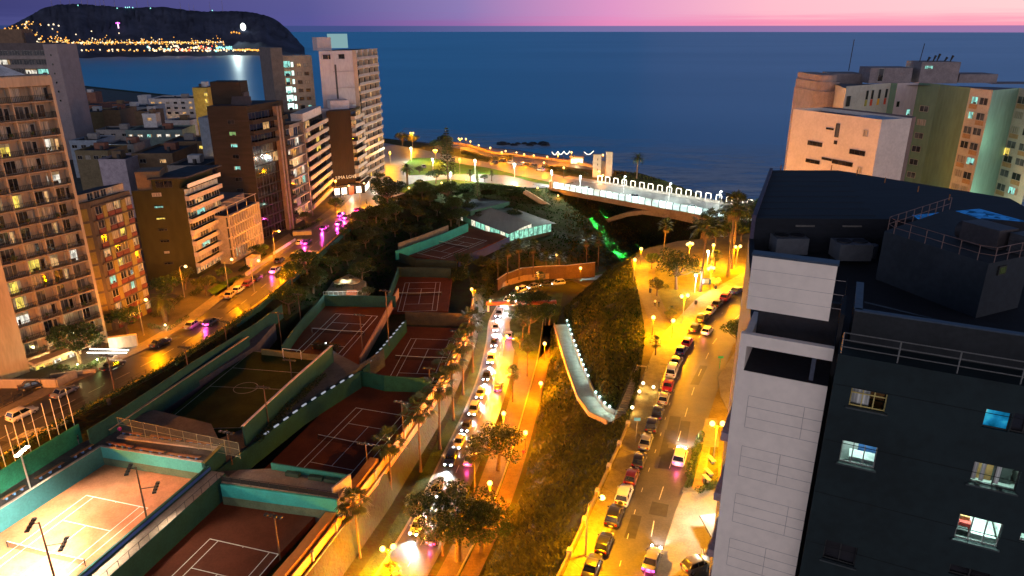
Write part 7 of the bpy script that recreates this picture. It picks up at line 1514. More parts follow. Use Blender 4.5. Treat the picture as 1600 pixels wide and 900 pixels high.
PARK = [(925, 886, 'sedan', 'grey', 'dark grey parked saloon at the very bottom of the row'), (944, 850, 'hatch', 'black', 'black parked hatchback, second from the bottom of the row'), (960, 807, 'suv', 'black', 'black parked off-roader beside the curved lamp'), (975, 775, 'suv', 'white', 'white parked off-roader with a spare wheel on its back'), (987, 746, 'hatch', 'darkred', 'dark red parked hatchback ahead of the white off-roader'), (999, 720, 'hatch', 'black', 'black parked hatchback ahead of the dark red one'), (1009, 691, 'sedan', 'silver', 'silver grey parked saloon between black cars'), (1019, 665, 'suv', 'black', 'black parked off-roader below the outdoor stairs'), (1028, 645, 'sedan', 'black', 'black parked saloon beside the bright stair lamps'), (1037, 623, 'hatch', 'beige', 'beige parked hatchback beside the outdoor stairs'), (1044, 602, 'sedan', 'red', 'bright red parked saloon behind the white van'), (1050, 581, 'van', 'white', 'white parked van near the top of the stairs'), (1057, 566, 'sedan', 'beige', 'beige parked saloon ahead of the white van'), (1065, 548, 'hatch', 'blue', 'dark blue parked hatchback behind a red one'), (1074, 535, 'hatch', 'red', 'red parked hatchback in the middle of the curve'), (1086, 513, 'sedan', 'grey', 'grey parked saloon beside the passing white car'), (1098, 498, 'suv', 'grey', 'dark grey parked off-roader above the passing white car'), (1110, 486, 'sedan', 'white', 'white parked saloon in the upper row'), (1121, 475, 'hatch', 'black', 'black parked hatchback above the white saloon'), (1134, 465, 'suv', 'red', 'dark red parked off-roader near the top of the row'), (1151, 455, 'sedan', 'blue', 'dark parked saloon at the very top of the row')]
for px, py, k, c, lb in PARK:
    p = G(px, py, .4); p.z = .01; car(k, c, lb+' on the right road', p, heading(rl, p), 0, 0, 'cars parked along the right road', spare='spare wheel' in lb)
p = G(1062, 714, .5); p.z = .01; car('suv', 'white', 'white off-roader braking on the right road with lit headlights', p, heading(rl, p), 1, 1, None, 5000, 200)
p = G(1019, 874, .5); p.z = .01; car('sedan', 'silver', 'silver saloon with glowing tail lights at the bottom of the right road', p, heading(rl, p)-.05, 1, 2, None, 1500, 240)
p = G(1105, 517, .5); p.z = .01; car('hatch', 'white', 'white car driving past the parked row on the right road', p, heading(rl, p), 0, 1, None, 0, 60)
p = G(1090, 882, .5); p.z = .01; car('hatch', 'silver', 'silver hatchback with a dark roof nosed in beside the garage', p, -1.15)
LP = [(251, 536, 'sedan', 'black', 'black saloon parked on the left road by the stone wall'), (301, 508, 'sedan', 'silver', 'silver saloon parked at the small turning circle'), (360, 461, 'sedan', 'beige', 'beige saloon parked below the olive apartments'), (373, 453, 'hatch', 'white', 'white hatchback parked below the finned office'), (437, 407, 'hatch', 'grey', 'grey hatchback parked just beyond the finned office'), (401, 435, 'sedan', 'black', 'black saloon parked between the white and grey hatchbacks'), (177, 572, 'sedan', 'black', 'black saloon stopped before the tower garden'), (35, 648, 'suv', 'white', 'white off-roader parked at the lower left by the crossing'), (470, 379, 'hatch', 'white', 'white hatchback at the planters below the brown tower'), (101, 613, 'sedan', 'silver', 'silver saloon moving past the driveway at the left'), (388, 444, 'hatch', 'darkred', 'dark red hatchback parked next to the black saloon')]
for px, py, k, c, lb in LP:
    p = G(px, py, .4); p.z = .01; car(k, c, lb, p, heading(Ls, p), 0, 0)
p = G(52, 604, .4); p.z = .14; car('sedan', 'black', 'black saloon in the walled driveway before the cream tower', p, -.95)
for px, py, k, c, lb in [(507, 356, 'sedan', 'black', 'dark saloon with magenta tail lights, lowest of the queue'), (530, 349, 'hatch', 'white', 'white hatchback with glowing magenta tail lights in the queue'), (541, 339, 'sedan', 'silver', 'silver saloon in the middle of the queue'), (559, 328, 'hatch', 'red', 'red hatchback at the head of the queue by the crossing'), (534, 336, 'suv', 'blue', 'dark blue off-roader in the outer lane of the queue'), (480, 378, 'sedan', 'grey', 'grey saloon with red tail lights joining the queue'), (430, 422, 'sedan', 'white', 'white saloon with red tail lights halfway down the left road'), (330, 503, 'hatch', 'grey', 'grey hatchback with red tail lights before the turning circle')]:
    p = G(px, py, .5); p.z = .01; car(k, c, lb+' on the left road', p, heading(Ls, p), 0, 2, 'cars queueing on the left road', 0, 1300 if px > 470 else 500, tcol=(1, .05, .45))
# valley traffic, headlights toward the camera on the near-left lane
vq = [Vector((p.x, p.y, p.z)) for p in vl]
def on_v(px, py, dz=.5):
    best = None
    for ln in (1.75, 5.2):
        for q in pline(offs(vq, ln), 260):
            t_ = q.y*CP+(HC-q.z-dz)*SP; x, y = 800+F*q.x/t_, 450+F*((HC-q.z-dz)*CP-q.y*SP)/t_; d_ = (x-px)**2+(y-py)**2
            if best is None or d_ < best[0]: best = (d_, q, ln)
    return best[1], best[2]
vc = [(606, 822, 'white'), (650, 764, 'silver'), (699, 716, 'blue'), (711, 690, 'white'), (722, 664, 'grey'), (733, 640, 'white'), (742, 614, 'silver'), (749, 588, 'black'), (756, 562, 'white'), (762, 536, 'grey'), (767, 512, 'white'), (772, 490, 'silver'), (781, 469, 'white'), (795, 456, 'grey'), (812, 448, 'white'), (832, 442, 'silver'), (852, 439, 'black'), (873, 437, 'white')]
ords = ['first', 'second', 'third', 'fourth', 'fifth', 'sixth', 'seventh', 'eighth', 'ninth', 'tenth', 'eleventh', 'twelfth', 'thirteenth', 'fourteenth', 'fifteenth', 'sixteenth', 'seventeenth', 'last']
pts_v = offs(vq, 1.75)
for k, (px, py, c) in enumerate(vc):
    best = None
    for q in pline(pts_v, 300):
        t_ = q.y*CP+(HC-q.z-.5)*SP; y = 450+F*((HC-q.z-.5)*CP-q.y*SP)/t_; x = 800+F*q.x/t_; d_ = abs(y-py)+.6*abs(x-px)
        if best is None or d_ < best[0]: best = (d_, q)
    p = best[1].copy(); p.z += .06; car(['sedan', 'hatch', 'suv'][k % 3], c, '%s car with lit headlights coming down the valley road, %s from the bottom' % (c, ords[k]), p, heading(vq, p)+math.pi, 1, 0, 'cars coming along the valley road', 17000)
for k, s in enumerate((.30, .40, .53, .66)):
    p = pline(offs(vq, 5.2), 100)[int(s*100)].copy(); p.z += .06; car(['hatch', 'sedan'][k % 2], ['grey', 'white', 'black', 'silver'][k], '%s car with red tail lights driving away on the valley road, %s from the bottom' % (['grey', 'white', 'black', 'silver'][k], ords[k]), p, heading(vq, p), 0, 1, 'cars leaving along the valley road', 0, 260)
# bridge and plaza cars
for k, (s, w, c) in enumerate([(12, 7, 'white'), (34, 7.4, 'silver'), (58, 7, 'white'), (78, 7.4, 'grey')]): car('sedan', c, '%s car with headlights on the bridge, %s from the left' % (c, ords[k]), BP(s, w, .02), math.atan2(-dB.x, dB.y)+math.pi, 1, 0, 'cars crossing the bridge', 2600, simple=True)
for k, (px, py, c) in enumerate([(772, 256, 'grey'), (785, 253, 'black'), (797, 256, 'white'), (813, 258, 'silver'), (824, 258, 'black'), (833, 261, 'grey')]): car('hatch', c, '%s car standing in the sea front car park, %s from the left' % (c, ords[k]), G(px, py, .02), .9, 0, 0, 'cars in the sea front car park', simple=True)
car('hatch', 'white', 'white car with a bright red tail light on the sea front road', G(844, 267, .02), .95, 0, 1, None, 0, 80, simple=True)
car('sedan', 'silver', 'silver car turning on the loop road beside the lawn', G(662, 262, .02), .3, 1, 0, None, 1500, simple=True)
# ================================================================== vegetation
BARK = mat('bark', (.12, .085, .06), .9, .3, 1.2, .1, stretch=(1, 1, .3)); BARKP = mat('palm_bark', (.10, .066, .042), .9, .25, 2, .1, stretch=(1, 1, 4))
LEAF = mat('leaf_dark', (.020, .036, .010), .6, .5, .5, .3, isl=.6, transl=.25); LEAF2 = mat('leaf_mid', (.034, .062, .014), .6, .5, .5, .3, isl=.6, transl=.25); LEAFP = mat('palm_leaf', (.038, .055, .012), .5, .45, .8, .35, isl=.6, transl=.2); DEADP = mat('palm_dead', (.15, .10, .05), .8, .3, 1, .1, isl=.5); LEAFO = mat('leaf_olive', (.05, .058, .016), .6, .5, .5, .3, isl=.6, transl=.25)
def leaves(b, C, r, n, size, rs, mi=0, flat=.8):
    d = rs.normal(size=(n, 3)); d /= np.linalg.norm(d, axis=1)[:, None]; q = rs.uniform(.35, 1, n)**.5; P = np.array(C)+d*(q*r)[:, None]*np.array([1, 1, flat])
    nr = d*.6+rs.normal(size=(n, 3))*.7; nr /= np.linalg.norm(nr, axis=1)[:, None]; a = np.cross(nr, rs.normal(size=(n, 3))); a /= np.linalg.norm(a, axis=1)[:, None]; c_ = np.cross(nr, a); s = size*rs.uniform(.6, 1.35, n)[:, None]
    V_ = np.stack([P-a*s, P-c_*s*.5, P+a*s, P+c_*s*.5], 1).reshape(-1, 3); o = len(b.v); b.v += [tuple(v) for v in V_]; b.f += [(o+4*i, o+4*i+1, o+4*i+2, o+4*i+3) for i in range(n)]; b.m += [mi]*n
def mk_tree(seed, R_, H_, nl=1300, leaf=LEAF, ls=.26, flat=.62, umbrella=False):
    rs = np.random.RandomState(seed); t = thing('broadleaf_tree', 'x', 'tree', (0, 0, 0), 0, None, True)
    tr = MB(); fork = Vector((rs.uniform(-.3, .3), rs.uniform(-.3, .3), H_*(.5 if umbrella else .38))); tr.path([(0, 0, 0), (fork.x*.4, fork.y*.4, fork.z*.5), fork], [R_*.065+.08, R_*.05+.06, R_*.04+.05], 8)
    cr = MB(); K = int(11+R_*1.1); ga = rs.uniform(0, 6.3)
    for k in range(K):
        a = ga+k*2.4; rr_ = R_*math.sqrt((k+.5)/K)*rs.uniform(.72, 1.0); up = (1-(rr_/R_)**2)**.5 if rr_ < R_ else 0
        c_ = Vector((math.cos(a)*rr_, math.sin(a)*rr_, H_*(.80 if umbrella else .62)+up*R_*flat*rs.uniform(.25, .95)+rs.uniform(-.3, .25)*R_*(.25 if umbrella else .7)))
        m_ = lerp(fork, c_, .55)+Vector((0, 0, -.08*R_)); tr.path([fork, m_, c_], [R_*.028+.04, R_*.016+.03, .025], 5)
        leaves(cr, c_, R_*rs.uniform(.26, .46), int(1.9*nl/K*rs.uniform(.7, 1.3)), .72*ls*rs.uniform(.8, 1.25), rs, 0, .66)
    tr.obj('trunk', BARK, t, True); cr.obj('crown', leaf, t); return t
def mk_fan(seed, H_, Rc=1.7, skirt=True):
    rs = np.random.RandomState(seed); t = thing('fan_palm', 'x', 'palm tree', (0, 0, 0), 0, None, True); bx, by = rs.uniform(-.35, .35, 2)*H_/10
    pts_ = [Vector((bx*(u**2), by*(u**2), H_*u)) for u in (0, .08, .25, .5, .75, 1)]; MB().path(pts_, [.26, .19, .16, .145, .14, .17], 8).obj('trunk', BARKP, t, True)
    top = pts_[-1]; b = MB()
    def frond(az_, el_, Ls, mi):
        d = Vector((math.cos(az_)*math.cos(el_), math.sin(az_)*math.cos(el_), math.sin(el_))); sd_ = Vector((-math.sin(az_), math.cos(az_), 0)); up = d.cross(sd_)*-1
        hb = top+d*Ls*.55; b.tube(top, hb, .025, .015, 4, mi); nb = 9
        for j in range(nb):
            a = (j/(nb-1)-.5)*2.2; dr = d*math.cos(a)+sd_*math.sin(a); ln = Ls*.60*(1-.35*abs(a)/1.25)*rs.uniform(.85, 1.1); tip = hb+dr*ln+Vector((0, 0, -.30*ln)); md = hb+dr*ln*.55; w = (sd_*math.cos(a)-d*math.sin(a))*ln*.065
            b.add([hb, md-w, tip, md+w], [(0, 1, 2, 3)], mi)
    for k in range(36):
        u = (k+.5)/36; frond(k*2.4+rs.uniform(-.25, .25), R(80)-u*R(118)+rs.uniform(-.15, .15), Rc*rs.uniform(.8, 1.15), 0)
    if skirt:
        for k in range(16): frond(k*2.4, R(-58)-rs.uniform(0, .35), Rc*.75, 1)
    b.obj('crown', [LEAFP, DEADP], t); return t
def mk_date(seed, H_, Rc=2.8, n=38, rt=.3):
    rs = np.random.RandomState(seed); t = thing('date_palm', 'x', 'palm tree', (0, 0, 0), 0, None, True); MB().path([(0, 0, 0), (0, 0, H_*.3), (0, 0, H_*.9), (0, 0, H_)], [rt*1.2, rt, rt*.95, rt*1.35], 10).obj('trunk', BARKP, t, True); b = MB(); top = Vector((0, 0, H_))
    for k in range(n):
        az_ = k*2.4; el_ = R(82)-((k+.5)/n)*R(100)+rs.uniform(-.1, .1); Lf = Rc*rs.uniform(.85, 1.1); p = top.copy(); h = Vector((math.cos(az_), math.sin(az_), 0)); sd_ = Vector((-math.sin(az_), math.cos(az_), 0)); e = el_; ns = 8; prev = p
        for j in range(ns):
            e -= R(11); q = prev+(h*math.cos(e)+Vector((0, 0, math.sin(e))))*Lf/ns; w = .42*math.sin(math.pi*min(.95, (j+.8)/ns))*Rc/2.8+.05
            for s in (-1, 1):
                for g in (0, .5): o = lerp(prev, q, g); b.add([o, lerp(prev, q, g+.35), o+sd_*s*w+(q-prev)*.9+Vector((0, 0, -.14*w))], [(0, 1, 2)])
            prev = q
    b.obj('crown', LEAFP, t); return t
TP = {}
def plant(kind, label, base, rz=0, sc=1.0, group=None, mk=None):
    if kind not in TP: TP[kind] = mk(); o = TP[kind]
    else: o = copy_tree(TP[kind])
    o.location = base; o.rotation_euler = (0, 0, rz); o.scale = (sc,)*3; o['label'] = label
    if group: o['group'] = group
    elif 'group' in o: del o['group']
    return o
rv = random.Random(21)
# tall palms between the orange wall and the valley road
PB = [((484, 900), 858), ((548, 866), 800), ((566, 871), 783), ((615, 780), 690), ((660, 737), 640), ((690, 702), 602), ((711, 657), 560), ((726, 617), 535), ((741, 582), 500)]
for k, (bp, cy_) in enumerate(PB):
    p = G(*bp, -13.9); h = ZT(cy_, p.x, p.y)+13.9; plant('fan%d' % (k % 4), 'tall fan palm against the orange wall, %s from the bottom' % ords[k], p-Vector((.3, 0, 0)), rv.uniform(0, 6), h/10.0, 'fan palms along the orange wall', lambda k=k: mk_fan(30+k, 10.0, 2.5))
for lb, bp, z, cy_, kd in [('fan palm at the bottom edge in front of the double globe lamp', (612, 925), -13.9, 893, 0), ('fan palm in front of the large dark tree by the traffic', (692, 868), -13.9, 800, 1), ('fan palm between the two large dark trees', (742, 770), -13.9, 708, 2), ('fan palm on the side lane beside the red path', (801, 628), -13.9, 582, 3), ('fan palm on the side lane above the middle globe lamp', (824, 588), -13.9, 540, 0), ('fan palm near the footbridge beam on the side lane', (816, 548), -13.9, 500, 1), ('short fan palm inside the curve of the far bend', (843, 452), -14.5, 432, 2),
   ('slim palm on the far bend, leftmost of its row', (778, 446), -13.5, 402, 3), ('slim palm on the far bend, second from the left of its row', (793, 442), -13.5, 390, 0), ('slim palm on the far bend, third from the left of its row', (811, 437), -13.8, 384, 1), ('slim palm on the far bend, fourth from the left of its row', (833, 433), -14, 384, 2), ('slim palm on the far bend, fifth from the left of its row', (853, 428), -14, 403, 3), ('slim palm on the far bend next to the orange wall lamp', (873, 428), -14, 402, 0), ('slim palm beyond the bend below the arch foot', (916, 424), -14.5, 376, 1), ('slim palm beyond the bend right of the arch foot', (934, 424), -15, 374, 2),
   ('tall palm at the back left of the lit park', (1036, 404), -.05, 352, 3), ('very tall palm in the middle of the lit park', (1094, 456), -.05, 352, 0), ('very tall palm at the back right of the park, left one', (1137, 432), -.05, 324, 1), ('very tall palm at the back right of the park, right one', (1143, 420), -.05, 322, 2), ('low palm in the planted bed in the park', (1116, 424), -.05, 400, 3), ('small palm beside the steps at the park edge', (1024, 556), -.05, 534, 0), ('small palm near the parked cars in the park', (1048, 494), -.05, 484, 1),
   ('small palm on the garden lawn left of the topiary cone', (735, 284), 0, 270, 2), ('small palm on the garden lawn right of the topiary cone', (768, 283), 0, 271, 3)]:
    p = G(*bp, z); h = max(1.8, ZT(cy_, p.x, p.y)-z); s = max(.55, min(1.15, h/10)); key = 'fan%d' % kd if h > 6.5 else 'sfan%d' % (kd % 2)
    plant(key, lb, p, rv.uniform(0, 6), h/10.0 if h > 6.5 else h/3.2, None, (lambda kd=kd: mk_fan(60+kd, 3.2, 1.5, False)) if h <= 6.5 else (lambda kd=kd: mk_fan(30+kd, 10.0, 2.5)))
p = G(637, 290); plant('date_a', 'feathery date palm on the loop road in front of the plaza lawn', p, 0, 1.0, None, lambda: mk_date(3, ZT(262, p.x, p.y), 4.2, 40, .42))
p2 = G(259, 503); plant('date_b', 'large date palm glowing at its foot beside the striped block', p2, 0, 1.0, None, lambda: mk_date(4, ZT(468, p2.x, p2.y), 4.0, 46, .5))
p3 = G(995, 279, .6); plant('date_c', 'lone palm on the grassy knoll against the sea', p3, 0, 1.0, None, lambda: mk_date(5, ZT(246, p3.x, p3.y)-.6, 4.2, 44, .3))
p4 = G(672, 312, -2); plant('date_d', 'dark bushy date palm on the slope below the garden lawn', p4, .7, 1.0, None, lambda: mk_date(6, 3.4, 4.2, 46, .5))
# broadleaf trees
BT = {'big': lambda: mk_tree(1, 6.6, 10.5, 3000, LEAF, .30, .5), 'mid': lambda: mk_tree(2, 4.8, 8.5, 2000, LEAF, .27, .55), 'mid2': lambda: mk_tree(3, 4.2, 7.5, 1700, LEAF2, .27, .6), 'small': lambda: mk_tree(4, 2.6, 4.6, 900, LEAFO, .22, .65), 'small2': lambda: mk_tree(5, 2.9, 5.0, 900, LEAF2, .24, .7), 'round': lambda: mk_tree(6, 6.4, 9.5, 3000, LEAF, .34, .75), 'umbrella': lambda: mk_tree(7, 4.2, 5.6, 1200, LEAF, .28, .35, True), 'dark': lambda: mk_tree(8, 3.8, 6.0, 1200, LEAF, .28, .7), 'dark2': lambda: mk_tree(9, 3.3, 5.0, 1000, LEAFO, .28, .7)}
for kd, lb, bp, z, sc in [('big', 'largest dark spreading tree over the valley traffic', (716, 876), -13.9, 1.05), ('mid', 'dark round crowned tree beside the side lane above the largest tree', (778, 735), -13.9, 1.05), ('mid2', 'dark tree right of the largest tree by the red path', (752, 862), -13.9, 1.0), ('mid', 'dark tree under the footbridge beam end near the red path', (826, 523), -13.9, .95), ('mid2', 'small dark tree at the ramp foot by the beam', (852, 508), -13.9, .7), ('small', 'low tree between traffic and palms near the largest tree', (655, 812), -13.9, .9), ('mid2', 'dark tree on the bend lawn nearest the gantry', (812, 492), -13.9, .8), ('dark', 'dark tree in the middle of the bend lawn', (838, 486), -13.9, .95), ('mid', 'dark tree at the right of the bend lawn by the ramp foot', (858, 508), -13.9, .75), ('small2', 'little tree at the lower end of the bend lawn', (812, 545), -13.9, .8),
   ('round', 'huge round dark tree at the plaza corner', (606, 326), 0, 1.0), ('dark', 'left dark tree of the pair by the sea', (629, 228), 0, 1.1), ('dark2', 'right dark tree of the pair by the sea', (645, 229), 0, 1.15), ('round', 'tall dark round tree by the sea beside the layered pine', (690, 245), 0, .95), ('umbrella', 'flat topped small tree on the garden lawn', (681, 287), 0, .85), ('small', 'little tree on the bright plaza lawn', (655, 272), 0, .7), ('small2', 'small round tree on the garden lawn by the loop road', (757, 284), 0, .6),
   ('mid', 'broad dark tree in the middle of the lit park', (1056, 452), 0, 1.12), ('small', 'low dark tree left of the broad park tree', (1026, 462), 0, .85), ('small2', 'yellow lit small tree at the top of the park path', (1018, 420), 0, .8), ('small', 'bushy tree at the lower park edge by the path', (1047, 502), 0, .5), ('mid2', 'tree leaning over the bend beside the tower', (1150, 545), 0, .75),
   ('mid2', 'dark leafy tree lit from below before the cream tower', (126, 568), 0, 1.0), ('small2', 'small tree between the stone wall and the striped block', (200, 522), 0, 1.15), ('small2', 'leafy tree at the left corner of the olive apartments', (262, 472), 0, 1.2), ('small', 'leafy tree by the small bright lawn on the left pavement', (322, 462), 0, 1.0), ('small2', 'shrub tree beside the white kiosk', (408, 404), 0, .8), ('small', 'shrubby tree in the small garden of the olive apartments', (290, 452), 0, 1.1), ('small2', 'shrub tree in front of the olive apartments by the steps', (352, 440), 0, .7), ('small', 'dark shrub tree below the white planters', (478, 352), 0, .95), ('small2', 'dark shrub tree before the corner shops', (524, 330), 0, .9), ('small', 'shrub tree at the foot of the white tower', (592, 286), 0, .9),
   ('mid', 'green lit tree over the parasol terrace', (566, 440), -5.5, .75), ('small2', 'green lit shrub tree left of the parasol terrace', (500, 447), -5.0, .9), ('small', 'low tree between the salmon fence and the small path', (575, 470), -6.5, .8), ('dark', 'dark tree left of the gantry among the courts', (716, 452), -13.2, 1.0), ('dark2', 'dark tree just behind the gantry lamp', (742, 470), -14, .9), ('dark', 'dark tree beside the blue screen fence', (727, 425), -10, .9), ('dark2', 'dark tree below the clubhouse corner', (757, 425), -12, .95), ('small', 'small dark tree by the far orange wall', (757, 446), -13.5, .9)]:
    plant(kd, lb, G(*bp, z), rv.uniform(0, 6), sc, None, BT[kd])
for k, (px, py) in enumerate([(1132, 372), (1150, 366), (1166, 362), (1180, 366), (1118, 380), (1176, 352), (1160, 350), (1190, 358), (1146, 356), (1100, 376), (1126, 362), (1140, 378), (1158, 376), (1172, 372), (1186, 346), (1110, 368)]):
    p = G(px, py, -.05); plant(['dark', 'dark2', 'mid2'][k % 3], 'bushy tree in the orange lit clump behind the park', p, rv.uniform(0, 6), rv.uniform(.75, 1.0), 'trees clumped behind the park', BT[['dark', 'dark2', 'mid2'][k % 3]])
k = 0
for tries in range(2000):
    if k >= 72: break
    y = rv.uniform(150, 281); x = rv.uniform(-56, 2); z, sl = zat([(x, y)])
    if np.isnan(z[0]) or z[0] > -1.0 or z[0] < -9.0 or sl[0] < .12: continue
    if y > 262 and x > -12: continue
    q = Vector((x, y, float(z[0])-.1)); k += 1
    plant(['dark', 'dark2', 'small', 'small2', 'mid2'][k % 5], 'dark broadleaf tree on the planted slope below the left road', q, rv.uniform(0, 6), rv.uniform(.6, 1.05), 'dark trees on the slope below the left road', BT[['dark', 'dark2', 'small', 'small2', 'mid2'][k % 5]])
# layered pine, topiary cone
p = G(700, 284); H_ = ZT(196, p.x, p.y); t = thing('layered_pine', 'tall layered pine standing on the plaza lawn', 'tree', p, 0, None, True); rs = np.random.RandomState(12); MB().tube((0, 0, 0), (0, 0, H_), .3, .05, 8).obj('trunk', BARK, t, True); b = MB(); tr = MB()
for i in range(19):
    z = H_*(.14+.85*i/19); r_ = (1-i/19)*4.2*rs.uniform(.85, 1.1)+.3
    for j in range(7):
        a = j*.9+i*.5; e = Vector((math.cos(a)*r_, math.sin(a)*r_, z+.25*r_*.3)); tr.tube((0, 0, z), e, .05, .02, 4)
        for g in (.4, .6, .8, 1.0): leaves(b, lerp(Vector((0, 0, z)), e, g), .40, 6, .26, rs, 0, .5)
tr.obj('branches', BARK, t); b.obj('foliage', LEAF, t)
p = G(746, 305, -.6); H_ = ZT(267, p.x, p.y)+.6; t = thing('topiary_cone', 'slim clipped cone tree glowing green on the bank below the plaza', 'tree', p, 0, None, True); b = MB(); rs = np.random.RandomState(5)
for i in range(26): u = i/25; leaves(b, (0, 0, H_*u), 1.35*(1-u)+.25, 46, .17, rs, 0, .8)
MB().tube((0, 0, 0), (0, 0, H_*.8), .18, .05).obj('trunk', BARK, t); b.obj('foliage', mat('leaf_topiary', (.09, .14, .03), .6, .4, .6, .3, isl=.5), t)
# hedges and shrubs as single plantings
def hedge(name, label, line, w, h, n, leaf, sz=.16, cat='hedge'):
    rs = np.random.RandomState(len(label)); b = MB(); pp = pline(line, max(2, int(sum((q-p_).length for p_, q in zip(line, line[1:]))/.9)))
    for p_ in pp: leaves(b, (p_.x+rs.uniform(-.2, .2), p_.y+rs.uniform(-.2, .2), p_.z+h*.45), max(w, h)*.5*rs.uniform(.8, 1.2), n, sz, rs, 0, h/max(w, h))
    t = thing(name, label, cat, line[0]); MB().path([p_+Vector((0, 0, .1)) for p_ in pp[::3]], .06, 5).obj('stems', BARK, t); b.obj('foliage', leaf, t); return t
hl_ = offs([p for p in Rs if 60 < p.y < 148], 1.9)
hedge('street_hedge', 'loose green hedge between the left road and the long screen fence', hl_, 2.0, 1.5, 44, LEAF2, .2)
hedge('clipped_hedge', 'clipped hedge ring around the large street palm', [G(236, 512), G(262, 518), G(292, 498)], 1.2, 1.0, 60, LEAF2, .13)
hedge('street_verge_hedge', 'tall verge hedge lit at the street corner by the tower', [G(1074, 762), G(1083, 722), G(1094, 684)], 1.0, 1.2, 90, LEAF2, .14)
hedge('garden_bed', 'bright bed of low plants at the foot of the cream tower', [G(84, 574), G(112, 578), G(146, 574), G(160, 562)], 2.2, .8, 60, LEAF2, .16, 'plants')
hedge('garden_bed', 'green garden bed in front of the olive apartments', [G(334, 440), G(352, 446), G(378, 434)], 1.8, .8, 60, LEAF2, .16, 'plants')
hedge('garden_bed', 'dark planting under the white planters by the left road', [G(462, 362), G(482, 356), G(500, 344)], 2.0, .9, 60, LEAF, .16, 'plants')
hedge('garden_bed', 'dark shrub bed along the foot of the olive apartments', [G(300, 462), G(318, 452), G(330, 444)], 2.4, 1.1, 70, LEAF, .17, 'plants')
hedge('garden_bed', 'shrub bed between the striped block and the small garden', [G(244, 494), G(262, 484), G(282, 468)], 2.2, 1.2, 70, LEAF, .17, 'plants')
hedge('garden_bed', 'narrow shrub bed along the finned office front', [G(376, 424), G(396, 411), G(414, 398)], 1.4, .9, 60, LEAF, .15, 'plants')
hedge('bank_hedge', 'rolling green hedge on the bank under the loop road', [G(640, 305, -.5), G(690, 298, -.5), G(745, 295, -.6), G(800, 299, -1), G(838, 305, -2)], 4.2, 2.6, 190, LEAF2, .24)
hedge('bank_hedge', 'second rolling hedge lower on the bank beside the bridge steps', [G(780, 303, -2), G(812, 308, -3), G(838, 318, -5)], 5.0, 2.4, 200, LEAF2, .24)
hedge('pitch_planting', 'planted strip between the white capped wall and the concourse', [G(404, 690, -4.3), G(450, 640, -4.3), G(505, 590, -4.3)], 1.6, 1.1, 55, LEAF, .16, 'plants')
hedge('clipped_bush', 'pair of dark bushes at the near end of the red court', [G(492, 545, -7), G(528, 548, -7)], 2.2, 1.8, 110, LEAF, .17, 'bush')
hedge('tower_planter', 'raised planter of shrubs beside the garage', [G(1094, 770), G(1122, 756)], 1.2, 1.0, 80, LEAF2, .15, 'plants')
# grass and ground cover on the slopes
def scatter(name, label, n, region, size, leaf, blades=3, seed=1, zmin=-13.6, zmax=-.2, smin=.18):
    rs = np.random.RandomState(seed); x0, x1, y0, y1 = region; P = np.stack([rs.uniform(x0, x1, n), rs.uniform(y0, y1, n)], 1); z, sl = zat(P); k = ~np.isnan(z) & (sl > smin) & (sl < 4) & (z > zmin) & (z < zmax); P, z = P[k], z[k]
    for i_ in range(len(WALK)-1):
        a_, c_ = np.array(WALK[i_][:2]), np.array(WALK[i_+1][:2]); e_ = c_-a_; ln_ = np.hypot(*e_); u_ = ((P-a_)@e_)/ln_; w_ = (e_[0]*(P-a_)[:, 1]-e_[1]*(P-a_)[:, 0])/ln_; kk = ~((u_ > -1.6) & (u_ < ln_+1.6) & (w_ > -.4) & (w_ < 3.6)); P, z = P[kk], z[kk]
    n = len(P); b = MB(); vs = []; 
    for j in range(blades):
        a = rs.uniform(0, 6.28, n); s = size*rs.uniform(.5, 1.4, n); tilt = rs.uniform(.3, 1.0, n); dx, dy = np.cos(a), np.sin(a); w = s*.42
        B = np.stack([P[:, 0], P[:, 1], z-.05], 1)
        A0 = B+np.stack([-dy*w, dx*w, 0*z], 1); A1 = B+np.stack([dy*w, -dx*w, 0*z], 1); T = B+np.stack([dx*s*tilt, dy*s*tilt, s*rs.uniform(.5, 1.0, n)], 1); vs.append(np.stack([A0, A1, T], 1).reshape(-1, 3))
    V_ = np.concatenate(vs); b.v = [tuple(v) for v in V_]; b.f = [(3*i, 3*i+1, 3*i+2) for i in range(len(V_)//3)]; b.m = [0]*len(b.f)
    return tag(b.obj(name, leaf), label, 'grass', kind='stuff')
GRS = mat('grass_blades', (.072, .070, .013), .85, .5, .18, .15, isl=.25, transl=.2, col2=(.040, .045, .009)); SCB = mat('scrub_brown', (.075, .055, .016), .95, .5, .2, .02, isl=.5); SCR = mat('scrub_leaves', (.012, .036, .005), .95, .5, .3, .02, isl=.6)  # scrub under the bridge gets its own brown: orange lamplight put into colour
scatter('slope_grass', 'rough grass covering the steep slope and mound beside the ramp', 150000, (-8, 46, 40, 215), .46, GRS, 2, 1, -13.9, -.1)
scatter('slope_scrub', 'dark low scrub covering the bank between the left road and the courts', 15000, (-62, 30, 120, 300), .55, SCR, 3, 2, -16, -.1)
scatter('knoll_grass', 'short grass on the clifftop knoll behind the bridge', 5000, (36, 80, 262, 330), .4, GRS, 2, 3, -40, 1.6, .05)
scatter('cliff_scrub', 'scrub on the valley sides under the bridge', 9000, (20, 100, 195, 300), .6, SCB, 3, 4, -40, -.4)
